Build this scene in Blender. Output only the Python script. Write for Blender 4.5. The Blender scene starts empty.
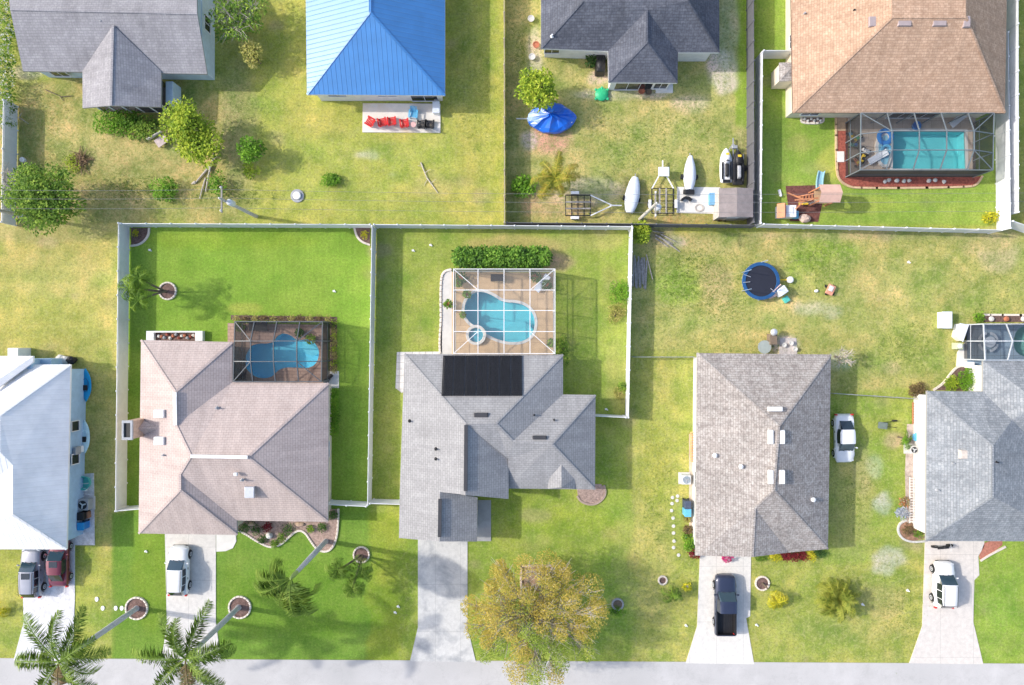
import bpy, bmesh, math, random
import numpy as np
from mathutils import Vector, Matrix
R = math.radians
random.seed(7)
SC = bpy.context.scene
COL = SC.collection

# ------------------------------------------------------------ camera, sky, sun, exposure
HC = 63.8                       # height of the drone above the ground
FP = 1024 * 24 / 36.0           # focal length in pixels
cam = bpy.data.cameras.new('camera'); cam.lens = 24; cam.sensor_width = 36
cam.clip_start = 0.5; cam.clip_end = 5000
co = bpy.data.objects.new('camera', cam); COL.objects.link(co)
co.location = (0, 0, HC); SC.camera = co

SUN_EL, SUN_AZ = 36.0, 9.0      # light comes from the left of the picture and a little from above it
w = bpy.data.worlds.new("World"); SC.world = w; w.use_nodes = True
nt = w.node_tree; bgn = nt.nodes['Background']
sky = nt.nodes.new('ShaderNodeTexSky'); sky.sky_type = 'NISHITA'; sky.sun_disc = False
sky.sun_elevation = R(SUN_EL); sky.sun_rotation = R(270 + SUN_AZ)
sky.air_density = 1.0; sky.dust_density = 2.5; sky.ozone_density = 1.0
nt.links.new(sky.outputs[0], bgn.inputs[0]); bgn.inputs[1].default_value = 0.15
sl = bpy.data.lights.new('sun', 'SUN'); sl.energy = 2.05; sl.angle = R(1.3); sl.color = (1, .95, .87)
so = bpy.data.objects.new('sun', sl); COL.objects.link(so)
d = Vector((math.cos(R(SUN_AZ)) * math.cos(R(SUN_EL)), -math.sin(R(SUN_AZ)) * math.cos(R(SUN_EL)), -math.sin(R(SUN_EL))))
so.rotation_euler = d.to_track_quat('-Z', 'Y').to_euler()
vs = SC.view_settings; vs.view_transform = 'Standard'; vs.look = 'None'; vs.exposure = 0.88; vs.gamma = 1
vs.use_curve_mapping = False
SC.cycles.max_bounces = 6; SC.cycles.transparent_max_bounces = 12

def P(px, py, z=0.0):
    """where the line of sight through a pixel of the photograph meets height z"""
    return Vector(((px - 512) / FP * (HC - z), (342.5 - py) / FP * (HC - z), z))
M1 = HC / FP                     # metres per pixel on the ground

# ------------------------------------------------------------ materials
def newmat(name):
    m = bpy.data.materials.new(name); m.use_nodes = True
    return m, m.node_tree, m.node_tree.nodes['Principled BSDF']
def nd(t, typ, **k):
    n = t.nodes.new(typ)
    for a, v in k.items(): setattr(n, a, v)
    return n
def ramp(t, fac, stops):
    r = nd(t, 'ShaderNodeValToRGB'); e = r.color_ramp.elements
    while len(e) < len(stops): e.new(0.5)
    for i, (p, c) in enumerate(stops):
        e[i].position = p; e[i].color = (c[0], c[1], c[2], 1)
    t.links.new(fac, r.inputs[0]); return r.outputs[0]
def mul(t, a, b, mode='MULTIPLY', fac=1.0):
    n = nd(t, 'ShaderNodeMix', data_type='RGBA', blend_type=mode)
    if hasattr(fac, 'is_linked'): t.links.new(fac, n.inputs[0])
    else: n.inputs[0].default_value = fac
    for s, v in ((6, a), (7, b)):
        if isinstance(v, (tuple, list)): n.inputs[s].default_value = (*v[:3], 1)
        else: t.links.new(v, n.inputs[s])
    return n.outputs[2]
def noise(t, vec, scale, detail=4, rough=.6, dist=0):
    n = nd(t, 'ShaderNodeTexNoise'); n.inputs['Scale'].default_value = scale
    n.inputs['Detail'].default_value = detail; n.inputs['Roughness'].default_value = rough
    n.inputs['Distortion'].default_value = dist
    if vec is not None: t.links.new(vec, n.inputs['Vector'])
    return n.outputs['Fac']
def bump(t, bs, h, strength, dist=.05):
    b = nd(t, 'ShaderNodeBump'); b.inputs['Strength'].default_value = strength; b.inputs['Distance'].default_value = dist
    t.links.new(h, b.inputs['Height']); t.links.new(b.outputs[0], bs.inputs['Normal'])
def g(v): return (v, v, v)

_mc = {}
def mat(name, col, rough=.7, amt=.18, scale=3.0, metal=0, spec=.4, bmp=.15, stain=None, fine=25.):
    """plain surface: colour with two sizes of mottling and a slight relief"""
    if name in _mc: return _mc[name]
    m, t, b = newmat(name); tc = nd(t, 'ShaderNodeTexCoord').outputs['Object']
    n1 = noise(t, tc, scale, 5); n2 = noise(t, tc, fine, 3)
    c = mul(t, col, ramp(t, n1, [(.3, g(1 - amt)), (.7, g(1 + amt))]))
    c = mul(t, c, ramp(t, n2, [(.3, g(1 - amt * .6)), (.7, g(1 + amt * .6))]))
    if stain:
        n3 = noise(t, tc, scale * .25, 6, .65)
        c = mul(t, c, stain[0], 'MIX', ramp(t, n3, [(stain[1], g(0)), (stain[1] + .18, g(1))]))
    t.links.new(c, b.inputs['Base Color'])
    b.inputs['Roughness'].default_value = rough; b.inputs['Metallic'].default_value = metal
    b.inputs['Specular IOR Level'].default_value = spec
    if bmp: bump(t, b, n2, bmp, .02)
    _mc[name] = m; return m

def slope_uv(t):
    """coordinates that run along the eave (x) and up the slope (y) whichever way a roof face looks"""
    gm = nd(t, 'ShaderNodeNewGeometry'); sp = nd(t, 'ShaderNodeSeparateXYZ'); t.links.new(gm.outputs['Position'], sp.inputs[0])
    sn = nd(t, 'ShaderNodeSeparateXYZ'); t.links.new(gm.outputs['True Normal'], sn.inputs[0])
    def ab(o):
        q = nd(t, 'ShaderNodeMath', operation='ABSOLUTE'); t.links.new(o, q.inputs[0]); return q.outputs[0]
    gt = nd(t, 'ShaderNodeMath', operation='GREATER_THAN'); t.links.new(ab(sn.outputs[0]), gt.inputs[0]); t.links.new(ab(sn.outputs[1]), gt.inputs[1])
    a = nd(t, 'ShaderNodeCombineXYZ'); t.links.new(sp.outputs[0], a.inputs[0]); t.links.new(sp.outputs[1], a.inputs[1])
    c = nd(t, 'ShaderNodeCombineXYZ'); t.links.new(sp.outputs[1], c.inputs[0]); t.links.new(sp.outputs[0], c.inputs[1])
    mx = nd(t, 'ShaderNodeMix', data_type='VECTOR'); t.links.new(gt.outputs[0], mx.inputs[0])
    t.links.new(a.outputs[0], mx.inputs[4]); t.links.new(c.outputs[0], mx.inputs[5])
    return mx.outputs[1], gm.outputs['Position']

def shingle(name, c1, c2, c3, blot=.25, bw=.42, bh=.2, cont=1.0):
    m, t, b = newmat(name); uv, pos = slope_uv(t)
    br = nd(t, 'ShaderNodeTexBrick'); t.links.new(uv, br.inputs['Vector'])
    br.inputs['Scale'].default_value = 1; br.inputs['Brick Width'].default_value = bw; br.inputs['Row Height'].default_value = bh
    br.inputs['Mortar Size'].default_value = .012; br.inputs['Mortar Smooth'].default_value = .4; br.inputs['Bias'].default_value = 0
    br.inputs['Color1'].default_value = (*c1, 1); br.inputs['Color2'].default_value = (*c2, 1); br.inputs['Mortar'].default_value = (*[v * .6 for v in c3], 1)
    n1 = noise(t, pos, .5, 6, .6); n2 = noise(t, pos, 3.2, 5, .75, .4); n3 = noise(t, pos, 30, 2)
    c = mul(t, br.outputs['Color'], c3, 'MIX', ramp(t, n2, [(.42, g(0)), (.62, g(.75 * cont))]))
    c = mul(t, c, ramp(t, n1, [(.3, g(1 - blot)), (.7, g(1 + blot * .6))]))
    c = mul(t, c, ramp(t, n3, [(.3, g(.86)), (.7, g(1.14))]))
    mp = nd(t, 'ShaderNodeMapping'); t.links.new(uv, mp.inputs[0]); mp.inputs['Scale'].default_value = (1.6, .22, 1)
    c = mul(t, c, ramp(t, noise(t, mp.outputs[0], 1.0, 5, .7), [(.35, (.88, .88, .885)), (.65, g(1.06))]))       # rain streaks down the slope
    t.links.new(c, b.inputs['Base Color']); b.inputs['Roughness'].default_value = .92; b.inputs['Specular IOR Level'].default_value = .2
    bump(t, b, n2, .35, .03)
    return m

def seam_metal(name, col, pitch=.42, rough=.35, dark=.72, spec=.6, metal=.0, ior=1.5):
    m, t, b = newmat(name); uv, pos = slope_uv(t)
    s = nd(t, 'ShaderNodeSeparateXYZ'); t.links.new(uv, s.inputs[0])
    f = nd(t, 'ShaderNodeMath', operation='MULTIPLY'); t.links.new(s.outputs[0], f.inputs[0]); f.inputs[1].default_value = 1 / pitch
    fr = nd(t, 'ShaderNodeMath', operation='FRACT'); t.links.new(f.outputs[0], fr.inputs[0])
    line = ramp(t, fr.outputs[0], [(0, g(dark)), (.16, g(dark)), (.2, g(1.08)), (.34, g(1)), (1, g(1))])
    n1 = noise(t, pos, .7, 5)
    c = mul(t, mul(t, col, line), ramp(t, n1, [(.3, g(.9)), (.7, g(1.08))]))
    t.links.new(c, b.inputs['Base Color']); b.inputs['Roughness'].default_value = rough; b.inputs['Metallic'].default_value = metal
    b.inputs['Specular IOR Level'].default_value = spec
    b.inputs['IOR'].default_value = ior
    h = ramp(t, fr.outputs[0], [(0, g(1)), (.12, g(1)), (.2, g(0)), (1, g(0))]); bump(t, b, h, .5, .04)
    return m

def leafmat(name, cols, scale=.8):
    """leaves: every leaf its own tone, clumps of different tones"""
    m, t, b = newmat(name)
    gm = nd(t, 'ShaderNodeNewGeometry'); ri = gm.outputs['Random Per Island']
    n1 = noise(t, gm.outputs['Position'], scale, 3)
    ad = nd(t, 'ShaderNodeMath', operation='ADD'); rs = nd(t, 'ShaderNodeMath', operation='MULTIPLY'); t.links.new(ri, rs.inputs[0]); rs.inputs[1].default_value = .42
    ns = nd(t, 'ShaderNodeMath', operation='MULTIPLY_ADD'); t.links.new(n1, ns.inputs[0]); ns.inputs[1].default_value = 1.3; ns.inputs[2].default_value = -.36
    t.links.new(rs.outputs[0], ad.inputs[0]); t.links.new(ns.outputs[0], ad.inputs[1])
    hv = nd(t, 'ShaderNodeMath', operation='MULTIPLY'); t.links.new(ad.outputs[0], hv.inputs[0]); hv.inputs[1].default_value = 1.0
    n = len(cols)
    c = ramp(t, hv.outputs[0], [(.15 + .7 * i / max(1, n - 1), cc) for i, cc in enumerate(cols)])
    t.links.new(c, b.inputs['Base Color']); b.inputs['Roughness'].default_value = .6; b.inputs['Specular IOR Level'].default_value = .25
    tr = nd(t, 'ShaderNodeBsdfTranslucent'); t.links.new(c, tr.inputs[0])
    mx = nd(t, 'ShaderNodeMixShader'); mx.inputs[0].default_value = .3
    t.links.new(b.outputs[0], mx.inputs[1]); t.links.new(tr.outputs[0], mx.inputs[2])
    t.links.new(mx.outputs[0], t.nodes['Material Output'].inputs[0])
    return m

def screenmat(name, col, dens):
    m, t, b = newmat(name)
    b.inputs['Base Color'].default_value = (*col, 1); b.inputs['Roughness'].default_value = .8
    tr = nd(t, 'ShaderNodeBsdfTransparent'); mx = nd(t, 'ShaderNodeMixShader')
    gm = nd(t, 'ShaderNodeNewGeometry'); dt = nd(t, 'ShaderNodeVectorMath', operation='DOT_PRODUCT'); t.links.new(gm.outputs['Normal'], dt.inputs[0]); t.links.new(gm.outputs['Incoming'], dt.inputs[1])
    def mt(op, x, y=None):
        n = nd(t, 'ShaderNodeMath', operation=op)
        for i, v in enumerate((x, y)):
            if v is None: continue
            if hasattr(v, 'is_linked'): t.links.new(v, n.inputs[i])
            else: n.inputs[i].default_value = v
        return n.outputs[0]
    inv = mt('DIVIDE', 1.0, mt('MAXIMUM', mt('ABSOLUTE', dt.outputs['Value']), .18))     # a mesh lets less through at a slant
    t.links.new(mt('SUBTRACT', 1.0, mt('POWER', 1 - dens, inv)), mx.inputs[0])
    t.links.new(tr.outputs[0], mx.inputs[1]); t.links.new(b.outputs[0], mx.inputs[2])
    t.links.new(mx.outputs[0], t.nodes['Material Output'].inputs[0]); return m

def watermat(name, tint):
    m, t, b = newmat(name)
    tr = nd(t, 'ShaderNodeBsdfTransparent'); tr.inputs[0].default_value = (*tint, 1)
    gl = nd(t, 'ShaderNodeBsdfGlossy'); gl.inputs['Roughness'].default_value = .06
    gm = nd(t, 'ShaderNodeNewGeometry'); bp = nd(t, 'ShaderNodeBump'); bp.inputs['Strength'].default_value = .35; bp.inputs['Distance'].default_value = .1
    t.links.new(noise(t, gm.outputs['Position'], 2.2, 4, .55, .6), bp.inputs['Height']); t.links.new(bp.outputs[0], gl.inputs['Normal'])
    dt = nd(t, 'ShaderNodeVectorMath', operation='DOT_PRODUCT'); t.links.new(bp.outputs[0], dt.inputs[0]); t.links.new(gm.outputs['Incoming'], dt.inputs[1])
    def mt(op, x, y=None):
        n = nd(t, 'ShaderNodeMath', operation=op)
        for i, v in enumerate((x, y)):
            if v is None: continue
            if hasattr(v, 'is_linked'): t.links.new(v, n.inputs[i])
            else: n.inputs[i].default_value = v
        return n.outputs[0]
    fres = mt('ADD', .02, mt('MULTIPLY', .98, mt('POWER', mt('MAXIMUM', mt('SUBTRACT', 1.0, mt('ABSOLUTE', dt.outputs['Value'])), 0.0), 5.0)))
    mx = nd(t, 'ShaderNodeMixShader'); t.links.new(fres, mx.inputs[0])
    t.links.new(tr.outputs[0], mx.inputs[1]); t.links.new(gl.outputs[0], mx.inputs[2])
    t.links.new(mx.outputs[0], t.nodes['Material Output'].inputs[0]); return m

def glassmat(name, col, rough=.08):
    m, t, b = newmat(name); b.inputs['Base Color'].default_value = (*col, 1)
    b.inputs['Roughness'].default_value = rough; b.inputs['Specular IOR Level'].default_value = .9; return m
def paint(name, col, metal=.0, rough=.28):
    if name in _mc: return _mc[name]
    m, t, b = newmat(name); tc = nd(t, 'ShaderNodeTexCoord').outputs['Object']
    c = mul(t, col, ramp(t, noise(t, tc, 1.3, 4), [(.3, g(.93)), (.7, g(1.05))]))
    t.links.new(c, b.inputs['Base Color'])
    b.inputs['Metallic'].default_value = metal; b.inputs['Roughness'].default_value = rough
    b.inputs['Coat Weight'].default_value = .6; b.inputs['Coat Roughness'].default_value = .08
    _mc[name] = m; return m

WHITE = mat('white_vinyl', (.72, .73, .75), .5, .07, 1.5, bmp=.03, stain=((.6, .61, .6), .56))
WALLW = mat('white_stucco', (.74, .72, .68), .85, .08, 2)
WALLB = mat('blue_stucco', (.36, .52, .68), .85, .08, 2)
WALLT = mat('cream_stucco', (.74, .66, .52), .85, .08, 2)
WALLP = mat('pale_blue_siding', (.55, .66, .74), .8, .1, 2)
TRIM = mat('white_trim', (.78, .78, .78), .6, .05, 2, bmp=.02)
FASC = mat('grey_fascia', (.35, .34, .33), .6, .05, 2, bmp=.02)
DARKM = mat('dark_bronze', (.045, .045, .05), .5, .1, 2, spec=.5)
BRONZ = mat('bronze_frame', (.10, .11, .12), .45, .1, 2, spec=.5)
BLACK = mat('black_plastic', (.018, .018, .02), .5, .2, 3)
RUBB = mat('rubber', (.02, .02, .022), .85, .2, 6)
ALU = mat('aluminium', (.6, .62, .65), .4, .08, 4, metal=.6, bmp=.03)
GALV = mat('galvanised_steel', (.42, .43, .44), .5, .12, 4, metal=.4)
GREYP = mat('grey_plastic', (.35, .36, .38), .6, .12, 3)
WOODG = mat('grey_wood', (.3, .28, .26), .9, .3, 5)
WOODT = mat('tan_wood', (.42, .27, .15), .8, .2, 5)
WOODO = mat('cedar_wood', (.48, .2, .1), .7, .2, 5)
BARK = mat('bark', (.16, .125, .09), .95, .3, 6, bmp=.5)
DEADW = mat('dead_wood', (.5, .45, .38), .95, .3, 6, bmp=.4)
PALMT = mat('palm_trunk', (.48, .49, .5), .85, .16, 4, bmp=.3)
_t = PALMT.node_tree; _w = nd(_t, 'ShaderNodeTexWave', bands_direction='Z'); _w.inputs['Scale'].default_value = 2.2; _w.inputs['Distortion'].default_value = 1.5; _w.inputs['Detail'].default_value = 3
_t.links.new(nd(_t, 'ShaderNodeTexCoord').outputs['Object'], _w.inputs[0]); _b = _t.nodes['Principled BSDF']; _s = _b.inputs['Base Color'].links[0].from_socket
_t.links.new(mul(_t, _s, ramp(_t, _w.outputs['Fac'], [(.1, g(.72)), (.35, g(1.05)), (1, g(1))])), _b.inputs['Base Color'])
CONC = mat('concrete', (.58, .56, .53), .9, .1, 1.2, stain=((.42, .41, .4), .56))
CONCL = mat('light_concrete', (.7, .68, .64), .9, .08, 1.0, stain=((.56, .54, .5), .55))
CONCD = mat('grey_concrete', (.38, .38, .38), .9, .14, 1.2, stain=((.25, .25, .26), .55))
CURBW = mat('white_curb', (.74, .66, .58), .85, .1, 6)
MULCH = mat('brown_mulch', (.16, .1, .085), .95, .45, 5, bmp=.6, fine=14)
MULCHR = mat('red_mulch', (.30, .085, .06), .95, .4, 5, bmp=.6, fine=14)
MULCHP = mat('pink_mulch', (.36, .26, .22), .95, .35, 5, bmp=.6, fine=14)
STONE = mat('stone', (.62, .6, .56), .9, .15, 6)
RED = mat('red_plastic', (.62, .02, .02), .45, .08, 3)
BLUEP = mat('blue_plastic', (.03, .2, .55), .4, .1, 3)
SKYB = mat('sky_blue_plastic', (.12, .42, .65), .4, .1, 3)
TEAL = mat('teal_plastic', (.1, .5, .42), .45, .1, 3)
GREENP = mat('green_plastic', (.03, .45, .2), .45, .1, 3)
YELP = mat('yellow_plastic', (.8, .55, .04), .45, .1, 3)
ORANGE = mat('orange_plastic', (.72, .2, .08), .5, .1, 3)
TERRA = mat('terracotta', (.45, .16, .09), .85, .15, 4)
CLOTHW = mat('white_cover', (.66, .7, .76), .8, .08, 2, bmp=.3, fine=6)
TARP = mat('blue_tarp', (.01, .13, .62), .3, .14, 2, spec=.6, bmp=.5, fine=3)
TARPL = mat('pale_blue_tarp', (.33, .46, .68), .4, .1, 2, spec=.6, bmp=.4, fine=3)
GLASS = glassmat('dark_glass', (.012, .02, .03))
GLASSB = glassmat('blue_glass', (.03, .06, .085))
POOLP = mat('pool_plaster', (.13, .56, .66), .7, .06, 1, bmp=.02)
WATER = watermat('pool_water', (.85, 1, 1))
SCRL = screenmat('light_screen', (.28, .28, .28), .19)
SCRD = screenmat('dark_screen', (.03, .032, .035), .22)
SCRS = screenmat('side_screen', (.02, .02, .025), .42)
CHAIN = screenmat('chain_link', (.4, .4, .4), .18)
LG = leafmat('leaf_green', [(.06, .13, .018), (.13, .24, .03), (.24, .38, .045), (.42, .54, .08)])
LLIME = leafmat('leaf_lime', [(.12, .2, .02), (.24, .36, .03), (.42, .52, .04), (.6, .64, .08)])
LDARK = leafmat('leaf_dark', [(.035, .075, .02), (.06, .13, .03), (.1, .2, .04), (.16, .27, .07)])
LBRIGHT = leafmat('leaf_bright', [(.06, .14, .015), (.12, .26, .02), (.2, .4, .03), (.3, .5, .05)])
LYEL = leafmat('leaf_yellow', [(.25, .3, .02), (.5, .5, .03), (.7, .62, .04), (.8, .7, .1)])
LDRY = leafmat('leaf_dry', [(.2, .2, .05), (.36, .34, .09), (.5, .44, .14), (.34, .36, .1)])
LGOLD = leafmat('leaf_gold', [(.28, .29, .05), (.44, .39, .07), (.58, .43, .09), (.6, .5, .15)], .5)
LOLIVE = leafmat('leaf_olive', [(.13, .2, .03), (.24, .34, .05), (.36, .44, .07), (.5, .5, .1)], .6)
LRED = leafmat('leaf_red', [(.08, .02, .02), (.2, .02, .03), (.32, .03, .04), (.12, .1, .03)])
LBRN = leafmat('leaf_brown', [(.1, .08, .04), (.18, .13, .06), (.26, .18, .08), (.15, .15, .05)])
BLOSW = leafmat('blossom_white', [(.5, .5, .48), (.7, .7, .66), (.3, .34, .2), (.75, .73, .7)])
PALMG = leafmat('palm_green', [(.07, .13, .02), (.13, .22, .03), (.22, .33, .05), (.36, .45, .09)])
PALMY = leafmat('palm_gold', [(.14, .2, .03), (.3, .34, .04), (.5, .42, .06), (.62, .42, .1)])

SH_OLD = shingle('shingle_weathered', (.32, .31, .32), (.38, .37, .38), (.27, .26, .28), .18)
SH_DARK = shingle('shingle_charcoal', (.115, .125, .155), (.155, .165, .195), (.075, .08, .1), .2)
SH_TAN = shingle('shingle_tan', (.5, .34, .235), (.6, .42, .3), (.36, .225, .15), .12)
SH_PINK = shingle('shingle_pink', (.51, .42, .385), (.55, .46, .425), (.43, .345, .315), .08, cont=.6)
SH_GREY = shingle('shingle_grey', (.325, .32, .32), (.375, .37, .37), (.265, .262, .265), .08, cont=.6)
SH_BRN = shingle('shingle_brown', (.42, .38, .35), (.48, .45, .42), (.2, .17, .155), .14, cont=1.0)
SH_BLU = shingle('shingle_blue_grey', (.28, .30, .32), (.37, .385, .40), (.18, .2, .22), .14)
MT_BLUE = seam_metal('metal_blue', (.05, .22, .53), .42, .42, .88, .5, 0, 1.85)
MT_WHT = seam_metal('metal_white', (.86, .845, .83), .42, .5, .97, .6)

# ------------------------------------------------------------ mesh builder and object helpers
def link(o, parent=None):
    COL.objects.link(o)
    if parent is not None: o.parent = parent
    return o
def tag(o, label=None, cat=None, group=None, kind=None):
    if label: o['label'] = label
    if cat: o['category'] = cat
    if group: o['group'] = group
    if kind: o['kind'] = kind
    return o
def T(name, label, cat, loc=(0, 0, 0), rz=0, group=None):
    o = bpy.data.objects.new(name, None); COL.objects.link(o); o.empty_display_size = .3
    o.location = (loc[0], loc[1], loc[2] if len(loc) > 2 else 0); o.rotation_euler = (0, 0, rz)
    return tag(o, label, cat, group)
def copy_tree(o, parent=None):
    c = o.copy(); COL.objects.link(c); c.parent = parent
    for ch in list(o.children): copy_tree(ch, c)
    return c

class MB:
    def __init__(s): s.v = []; s.f = []; s.mi = []; s.k = 0
    def add(s, vs, fs, k=None):
        n = len(s.v); s.v += [tuple(v) for v in vs]; s.f += [tuple(n + i for i in f) for f in fs]
        s.mi += [s.k if k is None else k] * len(fs)
    def box(s, x0, x1, y0, y1, z0, z1, k=None):
        s.add([(x0, y0, z0), (x1, y0, z0), (x1, y1, z0), (x0, y1, z0), (x0, y0, z1), (x1, y0, z1), (x1, y1, z1), (x0, y1, z1)],
              [(0, 3, 2, 1), (4, 5, 6, 7), (0, 1, 5, 4), (1, 2, 6, 5), (2, 3, 7, 6), (3, 0, 4, 7)], k)
    def cbox(s, c, sx, sy, sz, rz=0, tilt=0, k=None, top=1.0):
        """box centred on c, turned by rz, tilted about its own x, its top scaled"""
        m = Matrix.Rotation(rz, 3, 'Z') @ Matrix.Rotation(tilt, 3, 'X'); c = Vector(c); vs = []
        for z in (-.5, .5):
            q = top if z > 0 else 1
            for x, y in ((-.5, -.5), (.5, -.5), (.5, .5), (-.5, .5)): vs.append(c + m @ Vector((x * sx * q, y * sy * q, z * sz)))
        s.add(vs, [(0, 3, 2, 1), (4, 5, 6, 7), (0, 1, 5, 4), (1, 2, 6, 5), (2, 3, 7, 6), (3, 0, 4, 7)], k)
    def bar(s, a, b, w, h=None, k=None):
        a, b = Vector(a), Vector(b); h = h or w; dd = b - a
        if dd.length < 1e-6: return
        dd.normalize(); up = Vector((0, 0, 1)) if abs(dd.z) < .95 else Vector((0, 1, 0))
        x = dd.cross(up).normalized() * w / 2; z = x.cross(dd).normalized() * h / 2; vs = []
        for p in (a, b): vs += [p - x - z, p + x - z, p + x + z, p - x + z]
        s.add(vs, [(0, 1, 2, 3), (7, 6, 5, 4), (0, 4, 5, 1), (1, 5, 6, 2), (2, 6, 7, 3), (3, 7, 4, 0)], k)
    def tube(s, pts, r, n=8, k=None, cap=True):
        pts = [Vector(p) for p in pts]; rs = r if isinstance(r, (list, tuple)) else [r] * len(pts); vs = []; fs = []
        for i, p in enumerate(pts):
            dd = (pts[min(i + 1, len(pts) - 1)] - pts[max(i - 1, 0)]).normalized()
            up = Vector((0, 0, 1)) if abs(dd.z) < .9 else Vector((1, 0, 0))
            x = dd.cross(up).normalized(); y = x.cross(dd)
            for j in range(n):
                a = 2 * math.pi * j / n; vs.append(p + (x * math.cos(a) + y * math.sin(a)) * rs[i])
        for i in range(len(pts) - 1):
            for j in range(n): fs.append((i * n + j, i * n + (j + 1) % n, (i + 1) * n + (j + 1) % n, (i + 1) * n + j))
        if cap: fs += [tuple(range(n)), tuple(range(len(pts) * n - 1, (len(pts) - 1) * n - 1, -1))]
        s.add(vs, fs, k)
    def lathe(s, c, prof, n=16, k=None, sx=1, sy=1, rz=0, cap=True):
        c = Vector(c); vs = []; fs = []
        for (r, z) in prof:
            for j in range(n):
                a = 2 * math.pi * j / n; x, y = r * math.cos(a) * sx, r * math.sin(a) * sy
                vs.append(c + Vector((x * math.cos(rz) - y * math.sin(rz), x * math.sin(rz) + y * math.cos(rz), z)))
        for i in range(len(prof) - 1):
            for j in range(n): fs.append((i * n + j, i * n + (j + 1) % n, (i + 1) * n + (j + 1) % n, (i + 1) * n + j))
        if cap and prof[0][0] > 1e-4: fs.append(tuple(range(n - 1, -1, -1)))
        if cap and prof[-1][0] > 1e-4: fs.append(tuple(range((len(prof) - 1) * n, len(prof) * n)))
        s.add(vs, fs, k)
    def cyl(s, c, r, h, n=16, k=None): s.lathe(c, [(r, 0), (r, h)], n, k)
    def poly(s, pts, z0, z1, k=None):
        """upright prism over a polygon"""
        pts = [(p[0], p[1]) for p in pts]
        if area(pts) < 0: pts = pts[::-1]
        n = len(pts)
        s.add([(x, y, z0) for x, y in pts] + [(x, y, z1) for x, y in pts],
              [tuple(range(n - 1, -1, -1)), tuple(range(n, 2 * n))] + [(i, (i + 1) % n, n + (i + 1) % n, n + i) for i in range(n)], k)
    def blob(s, c, rx, ry, rz_, seed=0, jit=.18, k=None, rings=6, n=10):
        rr = random.Random(seed); prof = []; vs = []; fs = []
        for i in range(rings + 1):
            a = math.pi * i / rings
            for j in range(n):
                b = 2 * math.pi * j / n; q = 1 + rr.uniform(-jit, jit) * (0 if i in (0, rings) else 1)
                vs.append((c[0] + rx * q * math.sin(a) * math.cos(b), c[1] + ry * q * math.sin(a) * math.sin(b), c[2] + rz_ * q * math.cos(a)))
        for i in range(rings):
            for j in range(n): fs.append((i * n + j, (i + 1) * n + j, (i + 1) * n + (j + 1) % n, i * n + (j + 1) % n))
        s.add(vs, fs, k)
    def leaf(s, c, l, w, az, tilt, rr, k=None, bend=.25):
        """one pointed leaf"""
        c = Vector(c); dr = Vector((math.cos(az) * math.cos(tilt), math.sin(az) * math.cos(tilt), math.sin(tilt)))
        sd = Vector((-math.sin(az), math.cos(az), rr.uniform(-.5, .5))).normalized() * w / 2
        dn = Vector((0, 0, -bend * l))
        s.add([c, c + dr * l * .5 + sd, c + dr * l + dn, c + dr * l * .5 - sd], [(0, 1, 2, 3)], k)
    def build(s, name, m, parent=None, o0=None, smooth=False, bevel=0, merge=False, sharp=40):
        if o0 is None: o0 = root_of(parent).location if parent is not None and root_of(parent).get('_w') else (0, 0, 0)
        me = bpy.data.meshes.new(name)
        me.from_pydata([(v[0] - o0[0], v[1] - o0[1], v[2] - o0[2]) for v in s.v], [], s.f)
        for mm in (m if isinstance(m, (list, tuple)) else [m]): me.materials.append(mm)
        if any(s.mi): me.polygons.foreach_set('material_index', s.mi)
        if merge:
            bm = bmesh.new(); bm.from_mesh(me); bmesh.ops.remove_doubles(bm, verts=bm.verts, dist=1e-4)
            bmesh.ops.recalc_face_normals(bm, faces=bm.faces); bm.to_mesh(me); bm.free()
        me.update()
        if smooth:
            me.polygons.foreach_set('use_smooth', [True] * len(me.polygons)); me.set_sharp_from_angle(angle=R(sharp))
        o = bpy.data.objects.new(name, me); link(o, parent)
        if parent is None: o.location = o0
        if bevel:
            b = o.modifiers.new('bevel', 'BEVEL'); b.width = bevel; b.segments = 2; b.limit_method = 'ANGLE'
        return o
def root_of(o):
    while o.parent is not None: o = o.parent
    return o
def TW(name, label, cat, loc, group=None):
    """a thing whose parts are written in world coordinates"""
    o = T(name, label, cat, loc, 0, group); o['_w'] = 1; return o
def area(p): return .5 * sum(p[i][0] * p[(i + 1) % len(p)][1] - p[(i + 1) % len(p)][0] * p[i][1] for i in range(len(p)))
def inset(p, dd):
    """polygon moved inwards by dd (outwards if negative)"""
    p = [Vector((q[0], q[1])) for q in p]
    if area(p) < 0: p = p[::-1]
    out = []; n = len(p)
    for i in range(n):
        a, b, c = p[i - 1], p[i], p[(i + 1) % n]
        u, v = (b - a).normalized(), (c - b).normalized(); nu, nv = Vector((-u.y, u.x)), Vector((-v.y, v.x))
        cr = u.x * v.y - u.y * v.x
        if abs(cr) < .02: out.append(b + nu * dd); continue
        a2, b2 = a + nu * dd, b + nv * dd; tt = ((b2.x - a2.x) * v.y - (b2.y - a2.y) * v.x) / cr
        out.append(a2 + u * tt)
    return out
def inside(pt, poly):
    x, y = pt; c = False; n = len(poly)
    for i in range(n):
        (x1, y1), (x2, y2) = poly[i][:2], poly[i - 1][:2]
        if (y1 > y) != (y2 > y) and x < (x2 - x1) * (y - y1) / (y2 - y1) + x1: c = not c
    return c
def PP(pts, z=0): return [P(x, y, z) for x, y in pts]
def smooth_loop(pts, it=2):
    for _ in range(it):
        q = []
        for i in range(len(pts)):
            a, b = Vector(pts[i]), Vector(pts[(i + 1) % len(pts)]); q += [a * .75 + b * .25, a * .25 + b * .75]
        pts = q
    return [tuple(p) for p in pts]
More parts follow.
